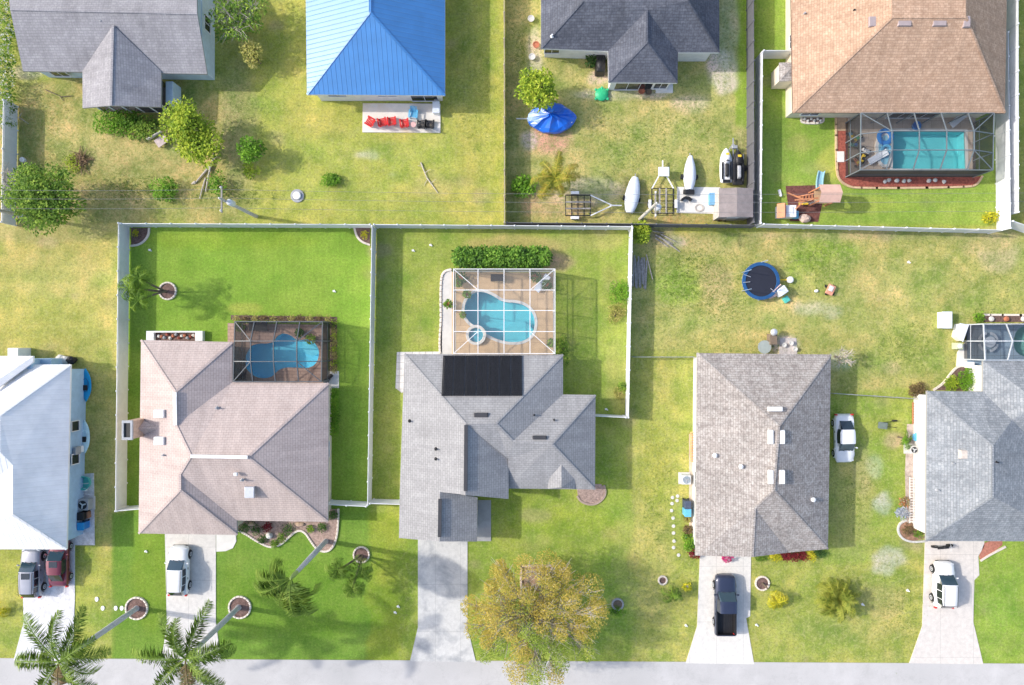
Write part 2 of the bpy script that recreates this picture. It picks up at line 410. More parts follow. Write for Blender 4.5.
def smooth_line(pts, it=2):
    pts = [Vector(p) for p in pts]
    for _ in range(it):
        q = [pts[0]]
        for i in range(len(pts) - 1): q += [pts[i] * .75 + pts[i + 1] * .25, pts[i] * .25 + pts[i + 1] * .75]
        pts = q + [pts[-1]]
    return pts
def slab(name, pts_px, z1, m, label=None, cat=None, kind='structure', zb=-.05, holes=(), parent=None, group=None):
    """flat slab over a pixel outline, with holes"""
    outer = PP(pts_px); bm = bmesh.new(); edges = []
    def loop(ps):
        vs = [bm.verts.new((p[0], p[1], z1)) for p in ps]; return [bm.edges.new((vs[i], vs[(i + 1) % len(vs)])) for i in range(len(vs))]
    eo = loop(outer); edges += eo
    for h in holes: edges += loop(h)
    bmesh.ops.triangle_fill(bm, edges=edges, use_beauty=True)
    for f in bm.faces:
        if f.normal.z < 0: f.normal_flip()
    r = bmesh.ops.extrude_edge_only(bm, edges=[e for e in bm.edges if len(e.link_faces) == 1])
    for v in [q for q in r['geom'] if isinstance(q, bmesh.types.BMVert)]: v.co.z = zb
    me = bpy.data.meshes.new(name); 
    c = sum((Vector(p) for p in outer), Vector()) / len(outer); c.z = 0
    if parent is not None: c = Vector(root_of(parent).location)
    bmesh.ops.translate(bm, verts=bm.verts, vec=-c); bm.to_mesh(me); bm.free(); me.materials.append(m)
    o = bpy.data.objects.new(name, me); link(o, parent)
    if parent is None: o.location = c; tag(o, label, cat, group, kind)
    return o
# ------------------------------------------------------------ ground, one painted sheet (soil and grass colours only)
rng = np.random.default_rng(5)
def vnoise(x, y, s, seed):
    r = np.random.default_rng(seed); N = 256; gdd = r.random((N, N))
    u, v = x * s + 1000, y * s + 1000; iu, iv = np.floor(u).astype(int), np.floor(v).astype(int); fu, fv = u - iu, v - iv
    fu, fv = fu * fu * (3 - 2 * fu), fv * fv * (3 - 2 * fv)
    a, b_, c_, d_ = gdd[iu % N, iv % N], gdd[(iu + 1) % N, iv % N], gdd[iu % N, (iv + 1) % N], gdd[(iu + 1) % N, (iv + 1) % N]
    return (a * (1 - fu) + b_ * fu) * (1 - fv) + (c_ * (1 - fu) + d_ * fu) * fv
def fbm(x, y, s, seed, o=4): return sum(vnoise(x, y, s * 2 ** i, seed + i) * .5 ** i for i in range(o)) / sum(.5 ** i for i in range(o))
STR = (.37, .345, .12); YG = (.30, .32, .06); OLV = (.24, .25, .07); LUSH = (.16, .27, .045); LUSHD = (.11, .21, .035); MID = (.2, .27, .055)
SAND = (.55, .5, .42); DIRT = (.29, .25, .15); BRN = (.31, .27, .12); GREYG = (.5, .49, .46); PINKD = (.45, .28, .19)
def build_ground(holes):
    st = .22
    xs = np.concatenate([[-1500, -400, -120, -70], np.arange(-56, 56.01, st), [70, 120, 400, 1500]])
    ys = np.concatenate([[-1500, -400, -120, -60], np.arange(-38, 38.01, st), [60, 120, 400, 1500]])
    X, Y = np.meshgrid(xs, ys, indexing='ij'); px = 512 + X / M1; py = 342.5 - Y / M1
    wob = (fbm(X, Y, .35, 3, 5) - .5) * 22; qx = px + wob; qy = py + (fbm(X, Y, .35, 9, 5) - .5) * 22
    C = np.zeros(X.shape + (3,)); C[:] = YG; dry = np.full(X.shape, .5)
    def reg(x0, x1, y0, y1, c, dr, soft=False):
        a, b_ = (qx, qy) if soft else (px, py)
        k = (a >= x0) & (a < x1) & (b_ >= y0) & (b_ < y1); C[k] = c; dry[k] = dr
    reg(-999, 505, -999, 224, (.29, .29, .075), .6); reg(-999, 240, 80, 224, (.32, .285, .1), .8, True)
    reg(250, 505, -999, 224, (.33, .34, .075), .5, True)
    reg(505, 757, -999, 224, (.35, .33, .11), .8); reg(733, 757, -999, 130, (.2, .3, .04), .3, True)
    reg(757, 1005, -999, 226, (.22, .32, .055), .25); reg(1005, 2999, -999, 226, (.3, .31, .07), .5)
    reg(-999, 125, 224, 660, (.37, .34, .1), .55); reg(-999, 125, 545, 660, (.31, .33, .07), .5, True)
    reg(125, 371, 226, 512, (.18, .29, .042), .1); reg(112, 418, 512, 662, (.14, .245, .038), .12)
    reg(371, 400, 512, 662, (.2, .27, .035), .2, True)
    reg(371, 631, 226, 512, (.25, .31, .06), .35); reg(400, 640, 455, 664, (.23, .3, .05), .42)
    reg(631, 2999, 232, 392, (.33, .32, .1), .8); reg(631, 700, 350, 664, (.3, .32, .075), .62, True)
    reg(631, 930, 545, 668, (.29, .32, .07), .68, True); reg(822, 930, 392, 560, (.25, .31, .06), .55, True); reg(960, 2999, 535, 668, (.2, .3, .045), .42, True)
    reg(-2999, 4999, 700, 4999, (.27, .29, .07), .5)
    def blot(x, y, rx, ry, c, a=1., ns=.6):
        q = ((px - x) / rx) ** 2 + ((py - y) / ry) ** 2 + (fbm(X, Y, .8, int(x) % 50 + 11) - .5) * 2 * ns
        k = np.clip((1.15 - q) / .5, 0, 1) * a
        C[:] = C * (1 - k[..., None]) + np.array(c) * k[..., None]
    B = [(240, 130, 20, 70, DIRT, .35), (80, 160, 24, 16, BRN, .7), (100, 135, 60, 28, STR, .4), (95, 205, 60, 22, BRN, .5), (20, 185, 14, 30, DIRT, .6), (25, 72, 20, 7, (.5, .42, .32), .8), (140, 150, 60, 30, BRN, .35),
         (370, 155, 13, 5, SAND, .75, 1.4), (393, 175, 8, 4, GREYG, .35, 1.5), (297, 196, 16, 10, MID, .3), (430, 185, 20, 14, STR, .6), (470, 60, 24, 60, MID, .45), (395, 152, 30, 12, MID, .5),
         (550, 139, 24, 17, (.5, .3, .2), 1.0), (529, 140, 8, 10, GREYG, .6), (535, 60, 8, 40, SAND, .55), (723, 70, 18, 26, SAND, .8), (728, 30, 10, 40, SAND, .5), (600, 78, 14, 8, (.5, .42, .33), .8), (620, 94, 50, 6, SAND, .6), (690, 104, 20, 10, SAND, .35), (583, 192, 40, 14, SAND, .4), (560, 205, 40, 14, PINKD, .45), (690, 219, 40, 6, (.5, .25, .13), .5), (745, 160, 10, 40, DIRT, .5), (660, 120, 40, 20, STR, .5), (620, 150, 40, 26, MID, .35),
         (835, 165, 20, 20, (.36, .38, .08), .7), (780, 150, 8, 70, LUSHD, .3), (860, 205, 50, 10, (.36, .38, .08), .5), (800, 185, 44, 10, (.2, .1, .05), .0),
         (175, 60, 6, 6, DIRT, 0), (60, 300, 14, 3, MID, .8), (40, 320, 60, 30, (.34, .34, .08), .5), (75, 296, 3, 3, DIRT, .8), (40, 232, 90, 12, DIRT, .35), (98, 470, 20, 60, DIRT, .25), (62, 275, 50, 30, STR, .5),
         (280, 260, 80, 20, (.2, .31, .045), .6), (230, 240, 90, 10, (.21, .3, .03), .4), (245, 308, 18, 6, (.36, .34, .08), .5), (300, 600, 100, 40, (.11, .21, .02), .5), (395, 575, 14, 80, (.24, .29, .04), .6), (150, 580, 20, 60, (.19, .28, .03), .5),
         (520, 247, 60, 12, (.42, .34, .14), .75), (556, 262, 22, 10, (.4, .28, .17), .85), (590, 240, 36, 12, STR, .6), (440, 250, 30, 14, MID, .4), (617, 380, 12, 40, STR, .4), (545, 400, 1, 1, MID, .1), (588, 330, 14, 50, LUSH, .3),
         (600, 600, 40, 50, (.2, .3, .05), .6), (640, 560, 30, 60, STR, .25), (617, 604, 8, 8, DIRT, .6), (480, 560, 10, 20, LUSHD, .3), (560, 520, 60, 16, (.25, .33, .04), .5),
         (682, 285, 26, 22, (.22, .33, .05), .8), (692, 262, 40, 16, MID, .5), (715, 285, 20, 24, BRN, .7), (760, 320, 60, 30, STR, .7), (820, 262, 40, 26, (.23, .33, .05), .7), (815, 310, 24, 10, GREYG, .35, 1.5), (660, 232, 14, 10, DIRT, .7), (675, 242, 14, 6, GREYG, .6), (785, 345, 14, 9, SAND, .8),
         (1000, 250, 22, 26, (.42, .36, .22), .7), (1010, 300, 20, 20, MID, .3), (905, 350, 40, 30, MID, .55), (860, 280, 60, 22, STR, .5), (950, 285, 40, 40, MID, .25), (700, 245, 60, 12, BRN, .35), (985, 240, 44, 12, STR, .6), (880, 235, 150, 5, DIRT, .4), (840, 360, 12, 10, GREYG, .5), (890, 368, 10, 7, (.45, .35, .2), .6),
         (885, 505, 10, 11, GREYG, .7, 1.5), (890, 562, 15, 13, GREYG, .55, 1.6), (875, 465, 8, 12, GREYG, .35, 1.5), (893, 440, 10, 8, (.42, .33, .2), .8), (850, 500, 26, 60, BRN, .4), (862, 470, 10, 30, DIRT, .3), (880, 600, 26, 18, BRN, .45), (912, 540, 12, 12, DIRT, .6), (850, 630, 60, 14, STR, .4), (820, 625, 30, 12, MID, .5), (1000, 600, 20, 26, LUSH, .4), (990, 642, 30, 12, MID, .4),
         (660, 600, 14, 50, STR, .3), (655, 470, 14, 50, (.33, .34, .06), .4), (640, 640, 40, 16, MID, .4), (667, 550, 10, 30, STR, .3), (590, 490, 4, 4, DIRT, .3), (10, 620, 30, 30, MID, .3), (105, 620, 16, 40, MID, .4)]
    for b_ in B: blot(*b_)
    for i in range(420):                                         # odd tufts and thin spots all over the rough lots
        x, y = rng.uniform(0, 1024), rng.uniform(0, 660)
        if (118 < x < 371 and y > 226) or (371 < x < 420 and y > 500): continue
        s = rng.uniform(2, 9); blot(x, y, s * rng.uniform(.8, 2), s, [MID, STR, DIRT, (.2, .3, .04), OLV][int(rng.integers(5))], rng.uniform(.15, .5))
    C *= (.9 + .36 * fbm(X, Y, .22, 31))[..., None] * np.array([1.08, 1.07, 1.0])
    m2 = (fbm(X, Y, 1.3, 51, 3) - .5)[..., None] * (.25 + dry[..., None]); C = C * (1 + m2 * np.array([1.15, .75, 1.2])); m3 = (fbm(X, Y, .5, 61, 3) - .5)[..., None] * (.3 + dry[..., None]); C = C * (1 + m3 * np.array([.85, .3, .8]))
    for _ in range(1):
        C[1:-1, 1:-1] = (C[1:-1, 1:-1] * 2 + C[:-2, 1:-1] + C[2:, 1:-1] + C[1:-1, :-2] + C[1:-1, 2:]) / 6
    nx, ny = len(xs), len(ys); V = np.stack([X.ravel(), Y.ravel(), np.zeros(X.size)], 1)
    I = np.arange(X.size).reshape(nx, ny)
    F = np.stack([I[:-1, :-1].ravel(), I[1:, :-1].ravel(), I[1:, 1:].ravel(), I[:-1, 1:].ravel()], 1)
    cx = (V[F[:, 0], 0] + V[F[:, 2], 0]) / 2; cy = (V[F[:, 0], 1] + V[F[:, 2], 1]) / 2
    keep = np.ones(len(F), bool)
    for h in holes:
        hx = [p[0] for p in h]; hy = [p[1] for p in h]
        for i in np.where((cx > min(hx)) & (cx < max(hx)) & (cy > min(hy)) & (cy < max(hy)))[0]:
            if inside((cx[i], cy[i]), h): keep[i] = False
    me = bpy.data.meshes.new('ground'); me.from_pydata(V.tolist(), [], F[keep].tolist())
    at = me.color_attributes.new('tint', 'FLOAT_COLOR', 'POINT')
    at.data.foreach_set('color', np.concatenate([C.reshape(-1, 3), dry.reshape(-1, 1)], 1).astype(np.float32).ravel())
    m, t, b = newmat('grass_ground'); a = nd(t, 'ShaderNodeVertexColor', layer_name='tint')
    pos = nd(t, 'ShaderNodeNewGeometry').outputs['Position']
    n1 = noise(t, pos, 2.4, 7, .82, .5); n2 = noise(t, pos, 5, 5, .85); n3 = noise(t, pos, 22, 3, .7); n4 = noise(t, pos, .35, 4)
    sf = nd(t, 'ShaderNodeMath', operation='MULTIPLY'); t.links.new(ramp(t, n1, [(.48, g(0)), (.6, g(.8))]), sf.inputs[0]); t.links.new(a.outputs['Alpha'], sf.inputs[1])
    c = mul(t, a.outputs['Color'], (.43, .41, .17), 'MIX', sf.outputs[0])
    gf = nd(t, 'ShaderNodeMath', operation='MULTIPLY'); t.links.new(ramp(t, noise(t, pos, 3.4, 6, .8, .3), [(.5, g(0)), (.6, g(.85))]), gf.inputs[0]); t.links.new(a.outputs['Alpha'], gf.inputs[1])
    c = mul(t, c, (.16, .23, .05), 'MIX', gf.outputs[0])
    c = mul(t, c, ramp(t, n2, [(.3, g(.66)), (.7, g(1.4))])); c = mul(t, c, ramp(t, n3, [(.25, g(.55)), (.75, g(1.45))]))
    c = mul(t, c, ramp(t, n4, [(.3, (.9, .94, .9)), (.7, (1.08, 1.04, 1.1))]))
    wv_ = nd(t, 'ShaderNodeTexWave'); wv_.inputs['Scale'].default_value = .55; wv_.inputs['Distortion'].default_value = 3; wv_.inputs['Detail'].default_value = 2; t.links.new(pos, wv_.inputs[0]); c = mul(t, c, ramp(t, wv_.outputs['Fac'], [(.2, g(.98)), (.8, g(1.02))]))
    t.links.new(c, b.inputs['Base Color']); b.inputs['Roughness'].default_value = 1; b.inputs['Specular IOR Level'].default_value = .1
    bump(t, b, n3, .8, .06)
    me.materials.append(m); o = bpy.data.objects.new('ground', me); link(o); tag(o, 'patchy green and straw coloured grass over all the plots', 'grass', kind='structure')
    return o

# ------------------------------------------------------------ houses
def roof(parent, V, F, m, thick=.2, fm=FASC, caps=(), capm=None, name='roof', cw=.3):
    """V name -> (px, py, z); F faces as strings of names; caps = ridge and hip lines"""
    keys = list(V); W = {k: P(*V[k]) for k in keys}
    bm = bmesh.new(); vt = {k: bm.verts.new(W[k]) for k in keys}
    for f in F:
        fc = bm.faces.new([vt[k] for k in f.split()]); fc.normal_update()
        if fc.normal.z < 0: fc.normal_flip()
    bmesh.ops.triangulate(bm, faces=[f for f in bm.faces if len(f.verts) > 3])
    for f in bm.faces:
        f.normal_update()
        if f.normal.z < 0: f.normal_flip()
    top = list(bm.faces); bd = [e for e in bm.edges if len(e.link_faces) == 1]
    low = {v: bm.verts.new(v.co - Vector((0, 0, thick))) for v in bm.verts[:]}
    for f in top:
        q = bm.faces.new([low[v] for v in reversed(f.verts)]); q.material_index = 1
    for e in bd:
        a, b = e.verts; q = bm.faces.new([a, b, low[b], low[a]]); q.material_index = 1
    bmesh.ops.recalc_face_normals(bm, faces=[f for f in bm.faces if f.material_index == 1 and len(f.verts) == 4 and abs(f.normal.z) < .3])
    L = Vector(root_of(parent).location); bmesh.ops.translate(bm, verts=bm.verts, vec=-L)
    me = bpy.data.meshes.new(name); bm.to_mesh(me); bm.free(); me.materials.append(m); me.materials.append(fm)
    o = bpy.data.objects.new(name, me); link(o, parent)
    if caps:
        for c in caps:
            mb = MB(); a, b = c.split(); mb.bar(W[a] + Vector((0, 0, .012)), W[b] + Vector((0, 0, .012)), cw * .75, .016); mb.build('ridge_cap', capm or m, o)
    return W, o
def house(name, label, base_px):
    c = P(*base_px); return TW(name, label, 'house', (c.x, c.y, 0))
def walls(root, eaves_px, ze, m, over=.45, gables=(), name='wall', zt=None):
    """walls under an eave outline given in pixels at height ze"""
    fp = inset([P(x, y, ze) for x, y in eaves_px], over); mb = MB(); mb.poly(fp, 0, (zt or ze) - .16)
    for tri in gables: # triangular infill under a gable: three world points and a thickness direction
        a, b, c, n = tri; n = Vector(n) * .12; a, b, c = Vector(a), Vector(b), Vector(c)
        mb.add([a, b, c, a + n, b + n, c + n], [(0, 1, 2), (5, 4, 3), (0, 3, 4, 1), (1, 4, 5, 2), (2, 5, 3, 0)])
    o = mb.build(name, m, root); return fp, o
def opening(root, side, wc, along, z, wd, h, glass=None, kind='window', frame=None, panes=2):
    """window or door set on a wall; side E/W/N/S is the way it looks, wc the wall's coordinate"""
    glass = glass or GLASS; frame = frame or TRIM; sg = {'E': 1, 'W': -1, 'N': 1, 'S': -1}[side]; t = .07
    def bx(mb, a0, a1, z0, z1, d0, d1):
        lo, hi = sorted((wc + sg * d0, wc + sg * d1))
        if side in 'EW': mb.box(lo, hi, a0, a1, z0, z1)
        else: mb.box(a0, a1, lo, hi, z0, z1)
    f = MB(); a0, a1, z0, z1 = along - wd / 2, along + wd / 2, z - h / 2, z + h / 2
    bx(f, a0 - t, a0, z0 - t, z1 + t, -.01, .06); bx(f, a1, a1 + t, z0 - t, z1 + t, -.01, .06); bx(f, a0, a1, z1, z1 + t, -.01, .06); bx(f, a0, a1, z0 - t, z0, -.01, .09)
    for i in range(1, panes): q = a0 + wd * i / panes; bx(f, q - .02, q + .02, z0, z1, -.01, .045)
    o = f.build('frame', frame); p = MB(); bx(p, a0, a1, z0, z1, -.01, .02); w_ = p.build(kind, glass, root)
    L = Vector(root.location)
    o.data.transform(Matrix.Translation(-L)); o.parent = w_; return w_
def on_roof(z_at, px, py):
    z = z_at
    return P(px, py, z)
def vent(root, px, py, z, sx, sy, m, h=.18, nx=0, ny=0, name='roof_vent'):
    c = P(px, py, z); mb = MB(); mb.cbox((c.x, c.y, c.z + h * .3), sx, sy, h * 1.4, top=.9); mb.build(name, m, root, bevel=.02)
def pipe(root, px, py, z, m=None, r=.07):
    c = P(px, py, z); mb = MB(); mb.cyl((c.x, c.y, z - .2), r, .5, 8); mb.lathe((c.x, c.y, z - .06), [(r * 2.4, 0), (r, .1)], 8); mb.build('vent_pipe', m or GREYP, root)

# ------------------------------------------------------------ fences
def fence(name, label, pts_px, h=1.83, m=WHITE, sp=2.2, group=None, kind='vinyl', cat='fence', at_top=True):
    pts = [P(x, y, h if at_top else 0) for x, y in pts_px]; root = TW(name, label, cat, (pts[0].x, pts[0].y, 0), group)
    first = True
    for i in range(len(pts) - 1):
        a, b = pts[i].copy(), pts[i + 1].copy(); a.z = b.z = 0; L = (b - a).length; n = max(1, round(L / sp)); u = (b - a) / L; nrm = Vector((-u.y, u.x, 0))
        for j in range(n + 1):
            if j == 0 and not first: continue
            c = a + u * L * j / n; mb = MB(); q = .065 if kind != 'chain' else .03
            if kind == 'chain': mb.cyl((c.x, c.y, 0), .035, h + .05, 8); mb.lathe((c.x, c.y, h + .05), [(.045, 0), (0, .05)], 8)
            else:
                mb.box(c.x - q, c.x + q, c.y - q, c.y + q, 0, h + .05)
                mb.lathe((c.x, c.y, h + .05), [(q * 1.55, 0), (q * 1.55, .025), (0, .09)], 4, rz=R(45) if abs(u.x) > .9 or abs(u.y) > .9 else math.atan2(u.y, u.x) + R(45))
            mb.build('post', m if kind != 'chain' else GALV, root)
        first = False
        for j in range(n):
            c0, c1 = a + u * (L * j / n + .06), a + u * (L * (j + 1) / n - .06); mb = MB(); up = Vector((0, 0, 1))
            if kind == 'chain':
                mb.bar(c0 + up * (h - .02), c1 + up * (h - .02), .045); s2 = MB()
                s2.add([c0 + up * .05, c1 + up * .05, c1 + up * (h - .05), c0 + up * (h - .05)], [(0, 1, 2, 3)])
                mb.build('rail', GALV, root); s2.build('mesh_panel', CHAIN, root)
            else:
                mb.bar(c0 + up * (h - .04), c1 + up * (h - .04), .05, .13); mb.bar(c0 + up * .14, c1 + up * .14, .05, .13)
                k = max(1, round((c1 - c0).length / .18)); ww = (c1 - c0).length / k
                for q in range(k):
                    e = c0 + (c1 - c0).normalized() * (ww * (q + .5)); off = nrm * (.004 if q % 2 else 0)
                    mb.cbox((e.x + off.x, e.y + off.y, h * .5 + .03), ww * .985, .028, h - .34, math.atan2(u.y, u.x))
                mb.build('panel', m, root)
    return root

# ------------------------------------------------------------ plants
def foliage(mb, c, rx, ry, rz, n, size, rr, top=.0, shell=.45, k=None):
    for _ in range(n):
        while True:
            x, y, z = rr.uniform(-1, 1), rr.uniform(-1, 1), rr.uniform(-1 + top, 1); q = x * x + y * y + z * z
            if q <= 1 and (q > shell ** 2 or rr.random() < .25): break
        az = math.atan2(y, x) + rr.gauss(0, .8); s = size * rr.uniform(.6, 1.35)
        mb.leaf((c[0] + x * rx, c[1] + y * ry, c[2] + z * rz), s, s * .55, az, rr.uniform(-.5, .8), rr, k)
def shrub(name, label, px, py, r, h, m, n=500, size=.16, cat='shrub', group=None, ry=None, seed=None, clumps=5, core=True, stem=True):
    c = P(px, py, h * .55); ry = ry or r; rr = random.Random(seed if seed is not None else int(px * 7 + py))
    root = TW(name, label, cat, (c.x, c.y, 0), group); mb = MB()
    for i in range(clumps):
        a = 2 * math.pi * i / clumps + rr.uniform(-.4, .4); q = rr.uniform(.35, .62)
        cr = rr.uniform(.42, .62)
        foliage(mb, (c.x + math.cos(a) * r * q, c.y + math.sin(a) * ry * q, h * rr.uniform(.45, .62)), r * cr, ry * cr, h * .38, n // (clumps + 1), size, rr)
    foliage(mb, (c.x, c.y, h * .62), r * .6, ry * .6, h * .38, n // (clumps + 1), size, rr)
    mb.build('foliage', m, root)
    if stem:
        s = MB()
        for i in range(4):
            a = rr.uniform(0, 6.28); s.tube([(c.x, c.y, -.02), (c.x + math.cos(a) * r * .2, c.y + math.sin(a) * ry * .2, h * .3), (c.x + math.cos(a) * r * .5, c.y + math.sin(a) * ry * .5, h * .62)], [.05 * r + .01, .04 * r + .01, .01], 5)
        s.build('stem', BARK, root)
    return root
def tree(name, label, px, py, r, h, m, n=5000, size=.2, group=None, seed=1, blobs=12, trunk=.16, bare=.0, ry=None, zc=None, m2=None, flat=.42, base=None, gap=.0, cr=(.28, .5)):
    """trunk, limbs reaching into every clump of the crown, crown of single leaves"""
    rr = random.Random(seed); zc = zc or h * .68; c = P(px, py, zc); ry = ry or r
    b = P(*base) if base else c
    root = TW(name, label, 'tree', (b.x, b.y, 0), group); cl = []
    for i in range(blobs):
        a = 2 * math.pi * (i * .618) + rr.uniform(-.3, .3); q = math.sqrt((i + .5) / blobs) * (1 - .5 * (cr[0] + cr[1]) * .85)
        cl.append((c.x + math.cos(a) * r * q, c.y + math.sin(a) * ry * q, zc + h * rr.uniform(-.1, .12) + (1 - q) * h * .13))
    t = MB(); fz = h * .28; t.tube([(b.x, b.y, -.05), (b.x, b.y, .3), (b.x * .9 + c.x * .1, b.y * .9 + c.y * .1, fz)], [trunk * 1.5, trunk, trunk * .85], 10); t.build('trunk', BARK, root, smooth=True)
    lm = MB(); f0 = Vector((b.x * .9 + c.x * .1, b.y * .9 + c.y * .1, fz - .05))
    for q in cl:
        q = Vector(q); mid = f0.lerp(q, .5) + Vector((rr.uniform(-.2, .2), rr.uniform(-.2, .2), h * .06)); lm.tube([f0, mid, q], [trunk * .5, trunk * .28, .02], 6)
        for _ in range(4 if not bare else 12):
            e = q + Vector((rr.uniform(-1, 1) * r * (.35 if n < 5000 else .17), rr.uniform(-1, 1) * ry * (.35 if n < 5000 else .17), rr.uniform(-.1, .45) * h * .3)); s = mid.lerp(q, rr.uniform(.2, .9)); lm.tube([s, s.lerp(e, .5) + Vector((0, 0, .1)), e], [.035, .022, .008], 4)
    lm.build('limb', DEADW if bare else BARK, root)
    ca, cb = MB(), MB()
    for i, q in enumerate(cl):
        w_ = rr.uniform(*cr); tgt = ca
        if m2 is not None:
            tgt = cb if (q[1] > c.y + rr.uniform(-.3, .3) * r or rr.random() < .22) else ca
        foliage(tgt, q, r * w_, ry * w_, h * flat * rr.uniform(.3, .5), int(n / blobs), size, rr, shell=.3)
    ca.build('crown', m, root)
    if m2 is not None and cb.f: cb.build('crown', m2, root)
    return root

def frond_mesh(L, w_, droop, rr, up=.5, n=26, curl=0.0):
    """one feather leaf that leaves the crown along +X, arches and hangs; leaflets on both sides"""
    mb = MB(); pts = []; a = up; p = Vector((0, 0, 0)); st = L / 12
    for i in range(13):
        pts.append(p.copy()); p = p + Vector((math.cos(a) * st, curl * st * i / 12, math.sin(a) * st)); a -= droop / 12 * (1 + i / 9)
    mb.tube(pts, [.045 * (1 - .8 * i / 12) + .006 for i in range(13)], 5)
    for i in range(n):
        t = .1 + .9 * i / n; q = t * 12; k = min(int(q), 11); c = pts[k].lerp(pts[k + 1], q - k); dr = (pts[k + 1] - pts[k]).normalized()
        ll = w_ * math.sin(math.pi * (t * .82 + .13)) ** .6 * rr.uniform(.85, 1.1)
        for s in (-1, 1):
            for v in (0, 1):
                sd = Vector((0, s, 0)); jt = rr.uniform(.75, 1.15); fw = rr.uniform(.15, .6); dn = rr.uniform(.1, .75)
                tip = c + dr * ll * fw + sd * ll * (1.0 - .3 * v) * jt + Vector((0, 0, -ll * dn))
                mid = c.lerp(tip, .5) + Vector((0, 0, ll * .12)); ww = dr * (L * .003 + .011)
                mb.add([c - ww * .6, c + ww * .6, mid + ww, tip, mid - ww], [(0, 1, 2, 3, 4)])
    return mb
def palm(name, label, px, py, h, nf, L, wl, m, group=None, tr=.15, droop=1.5, ups=(.1, 1.2), az=None, seed=1, crownshaft=False, lean=(0, 0), ring=True, nleaf=26):
    rr = random.Random(seed); c = P(px, py); root = TW(name, label, 'palm tree', (c.x, c.y, 0), group)
    top = Vector((c.x + lean[0], c.y + lean[1], h)); t = MB(); b = Vector((c.x, c.y, -.05)); n = max(6, int(h * 2.2)); pts = []; rs = []
    for i in range(n + 1):
        s = i / n; q = b.lerp(top, s); q += Vector((lean[0], lean[1], 0)) * (s * s - s) * .5; pts.append(q)
        rs.append(tr * (1.25 if s < .04 else 1.0 + .18 * math.sin(s * 3.1) - .25 * s) * (1.03 if i % 2 else .985))
    t.tube(pts, rs, 12); t.build('trunk', PALMT if crownshaft else BARK, root, smooth=True, sharp=60)
    if crownshaft:
        cs = MB(); dv = (pts[-1] - pts[-2]).normalized(); cs.tube([top - dv * .1, top + dv * .5, top + dv * 1.2, top + dv * 1.35], [tr * .8, tr * .85, tr * .5, tr * .25], 10); cs.build('crownshaft', mat('palm_crownshaft', (.3, .4, .12), .5, .12, 3), root, smooth=True); top = top + dv * 1.15
    kinds = [frond_mesh(L * rr.uniform(.85, 1.1), wl, droop * rr.uniform(.8, 1.2), rr, u, nleaf, rr.uniform(-.5, .5)) for u in (ups[0], (ups[0] + ups[1]) / 2, ups[1])]
    ms = []
    for i in range(nf):
        k = i % 3
        if az: a = az[0] + (az[1] - az[0]) * ((i * .618) % 1)
        else: a = 2 * math.pi * i * .618 + rr.uniform(-.2, .2)
        if len(ms) < 3: o = kinds[k].build('frond', m, root, o0=(0, 0, 0)); ms.append(o)
        else: o = ms[k].copy(); COL.objects.link(o); o.parent = root
        if crownshaft and i == nf - 1: o.data = o.data.copy(); o.data.materials[0] = LBRN
        o.location = top - Vector(root.location); o.rotation_euler = (rr.uniform(-.25, .25), rr.uniform(-.15, .15), a); o.scale = (1, 1, 1) if len(ms) < 3 else (rr.uniform(.88, 1.08),) * 3
    return root
def tree_ring(label, px, py, r, m=CURBW, fill=MULCH, name='tree_ring', group='curb rings round the trunks'):
    c = P(px, py); root = TW(name, label, 'edging ring', (c.x, c.y, 0), group); mb = MB(); n = 18
    for i in range(n):
        a = 2 * math.pi * i / n; mb.cbox((c.x + math.cos(a) * r, c.y + math.sin(a) * r, .07), .16, 2 * math.pi * r / n * .94, .2, a, top=.9)
    mb.build('curb', m, root, bevel=.02); f = MB(); f.lathe((c.x, c.y, 0), [(r * .97, .0), (r * .95, .05), (0, .09)], 18); f.build('mulch_fill', fill, root); return root
def curb_line(pts_px, wd=.18, h=.14, m=CURBW, it=2, scal=False):
    pts = smooth_line([P(x, y) for x, y in pts_px], it); mb = MB()
    for i in range(len(pts) - 1):
        a, b = pts[i], pts[i + 1]; a = Vector((a.x, a.y, h * .4)); b = Vector((b.x, b.y, h * .4)); e = (b - a) * .06; mb.bar(a - e, b + e, wd, h)
        if scal: mb.lathe(((a.x + b.x) / 2, (a.y + b.y) / 2, h * .5), [(wd * .7, 0), (wd * .6, h * .6), (0, h * .75)], 7)
    return mb
def bed(name, label, outline, m, curb=None, cat='flower bed', scal=False, cm=CURBW):
    """raised mulch bed with a kerb"""
    c = P(*outline[0]); root = TW(name, label, cat, (c.x, c.y, 0)); slab('mulch', outline, .05, m, parent=root)
    if curb: curb_line(curb, scal=scal, m=cm).build('curb', cm, root)
    return root

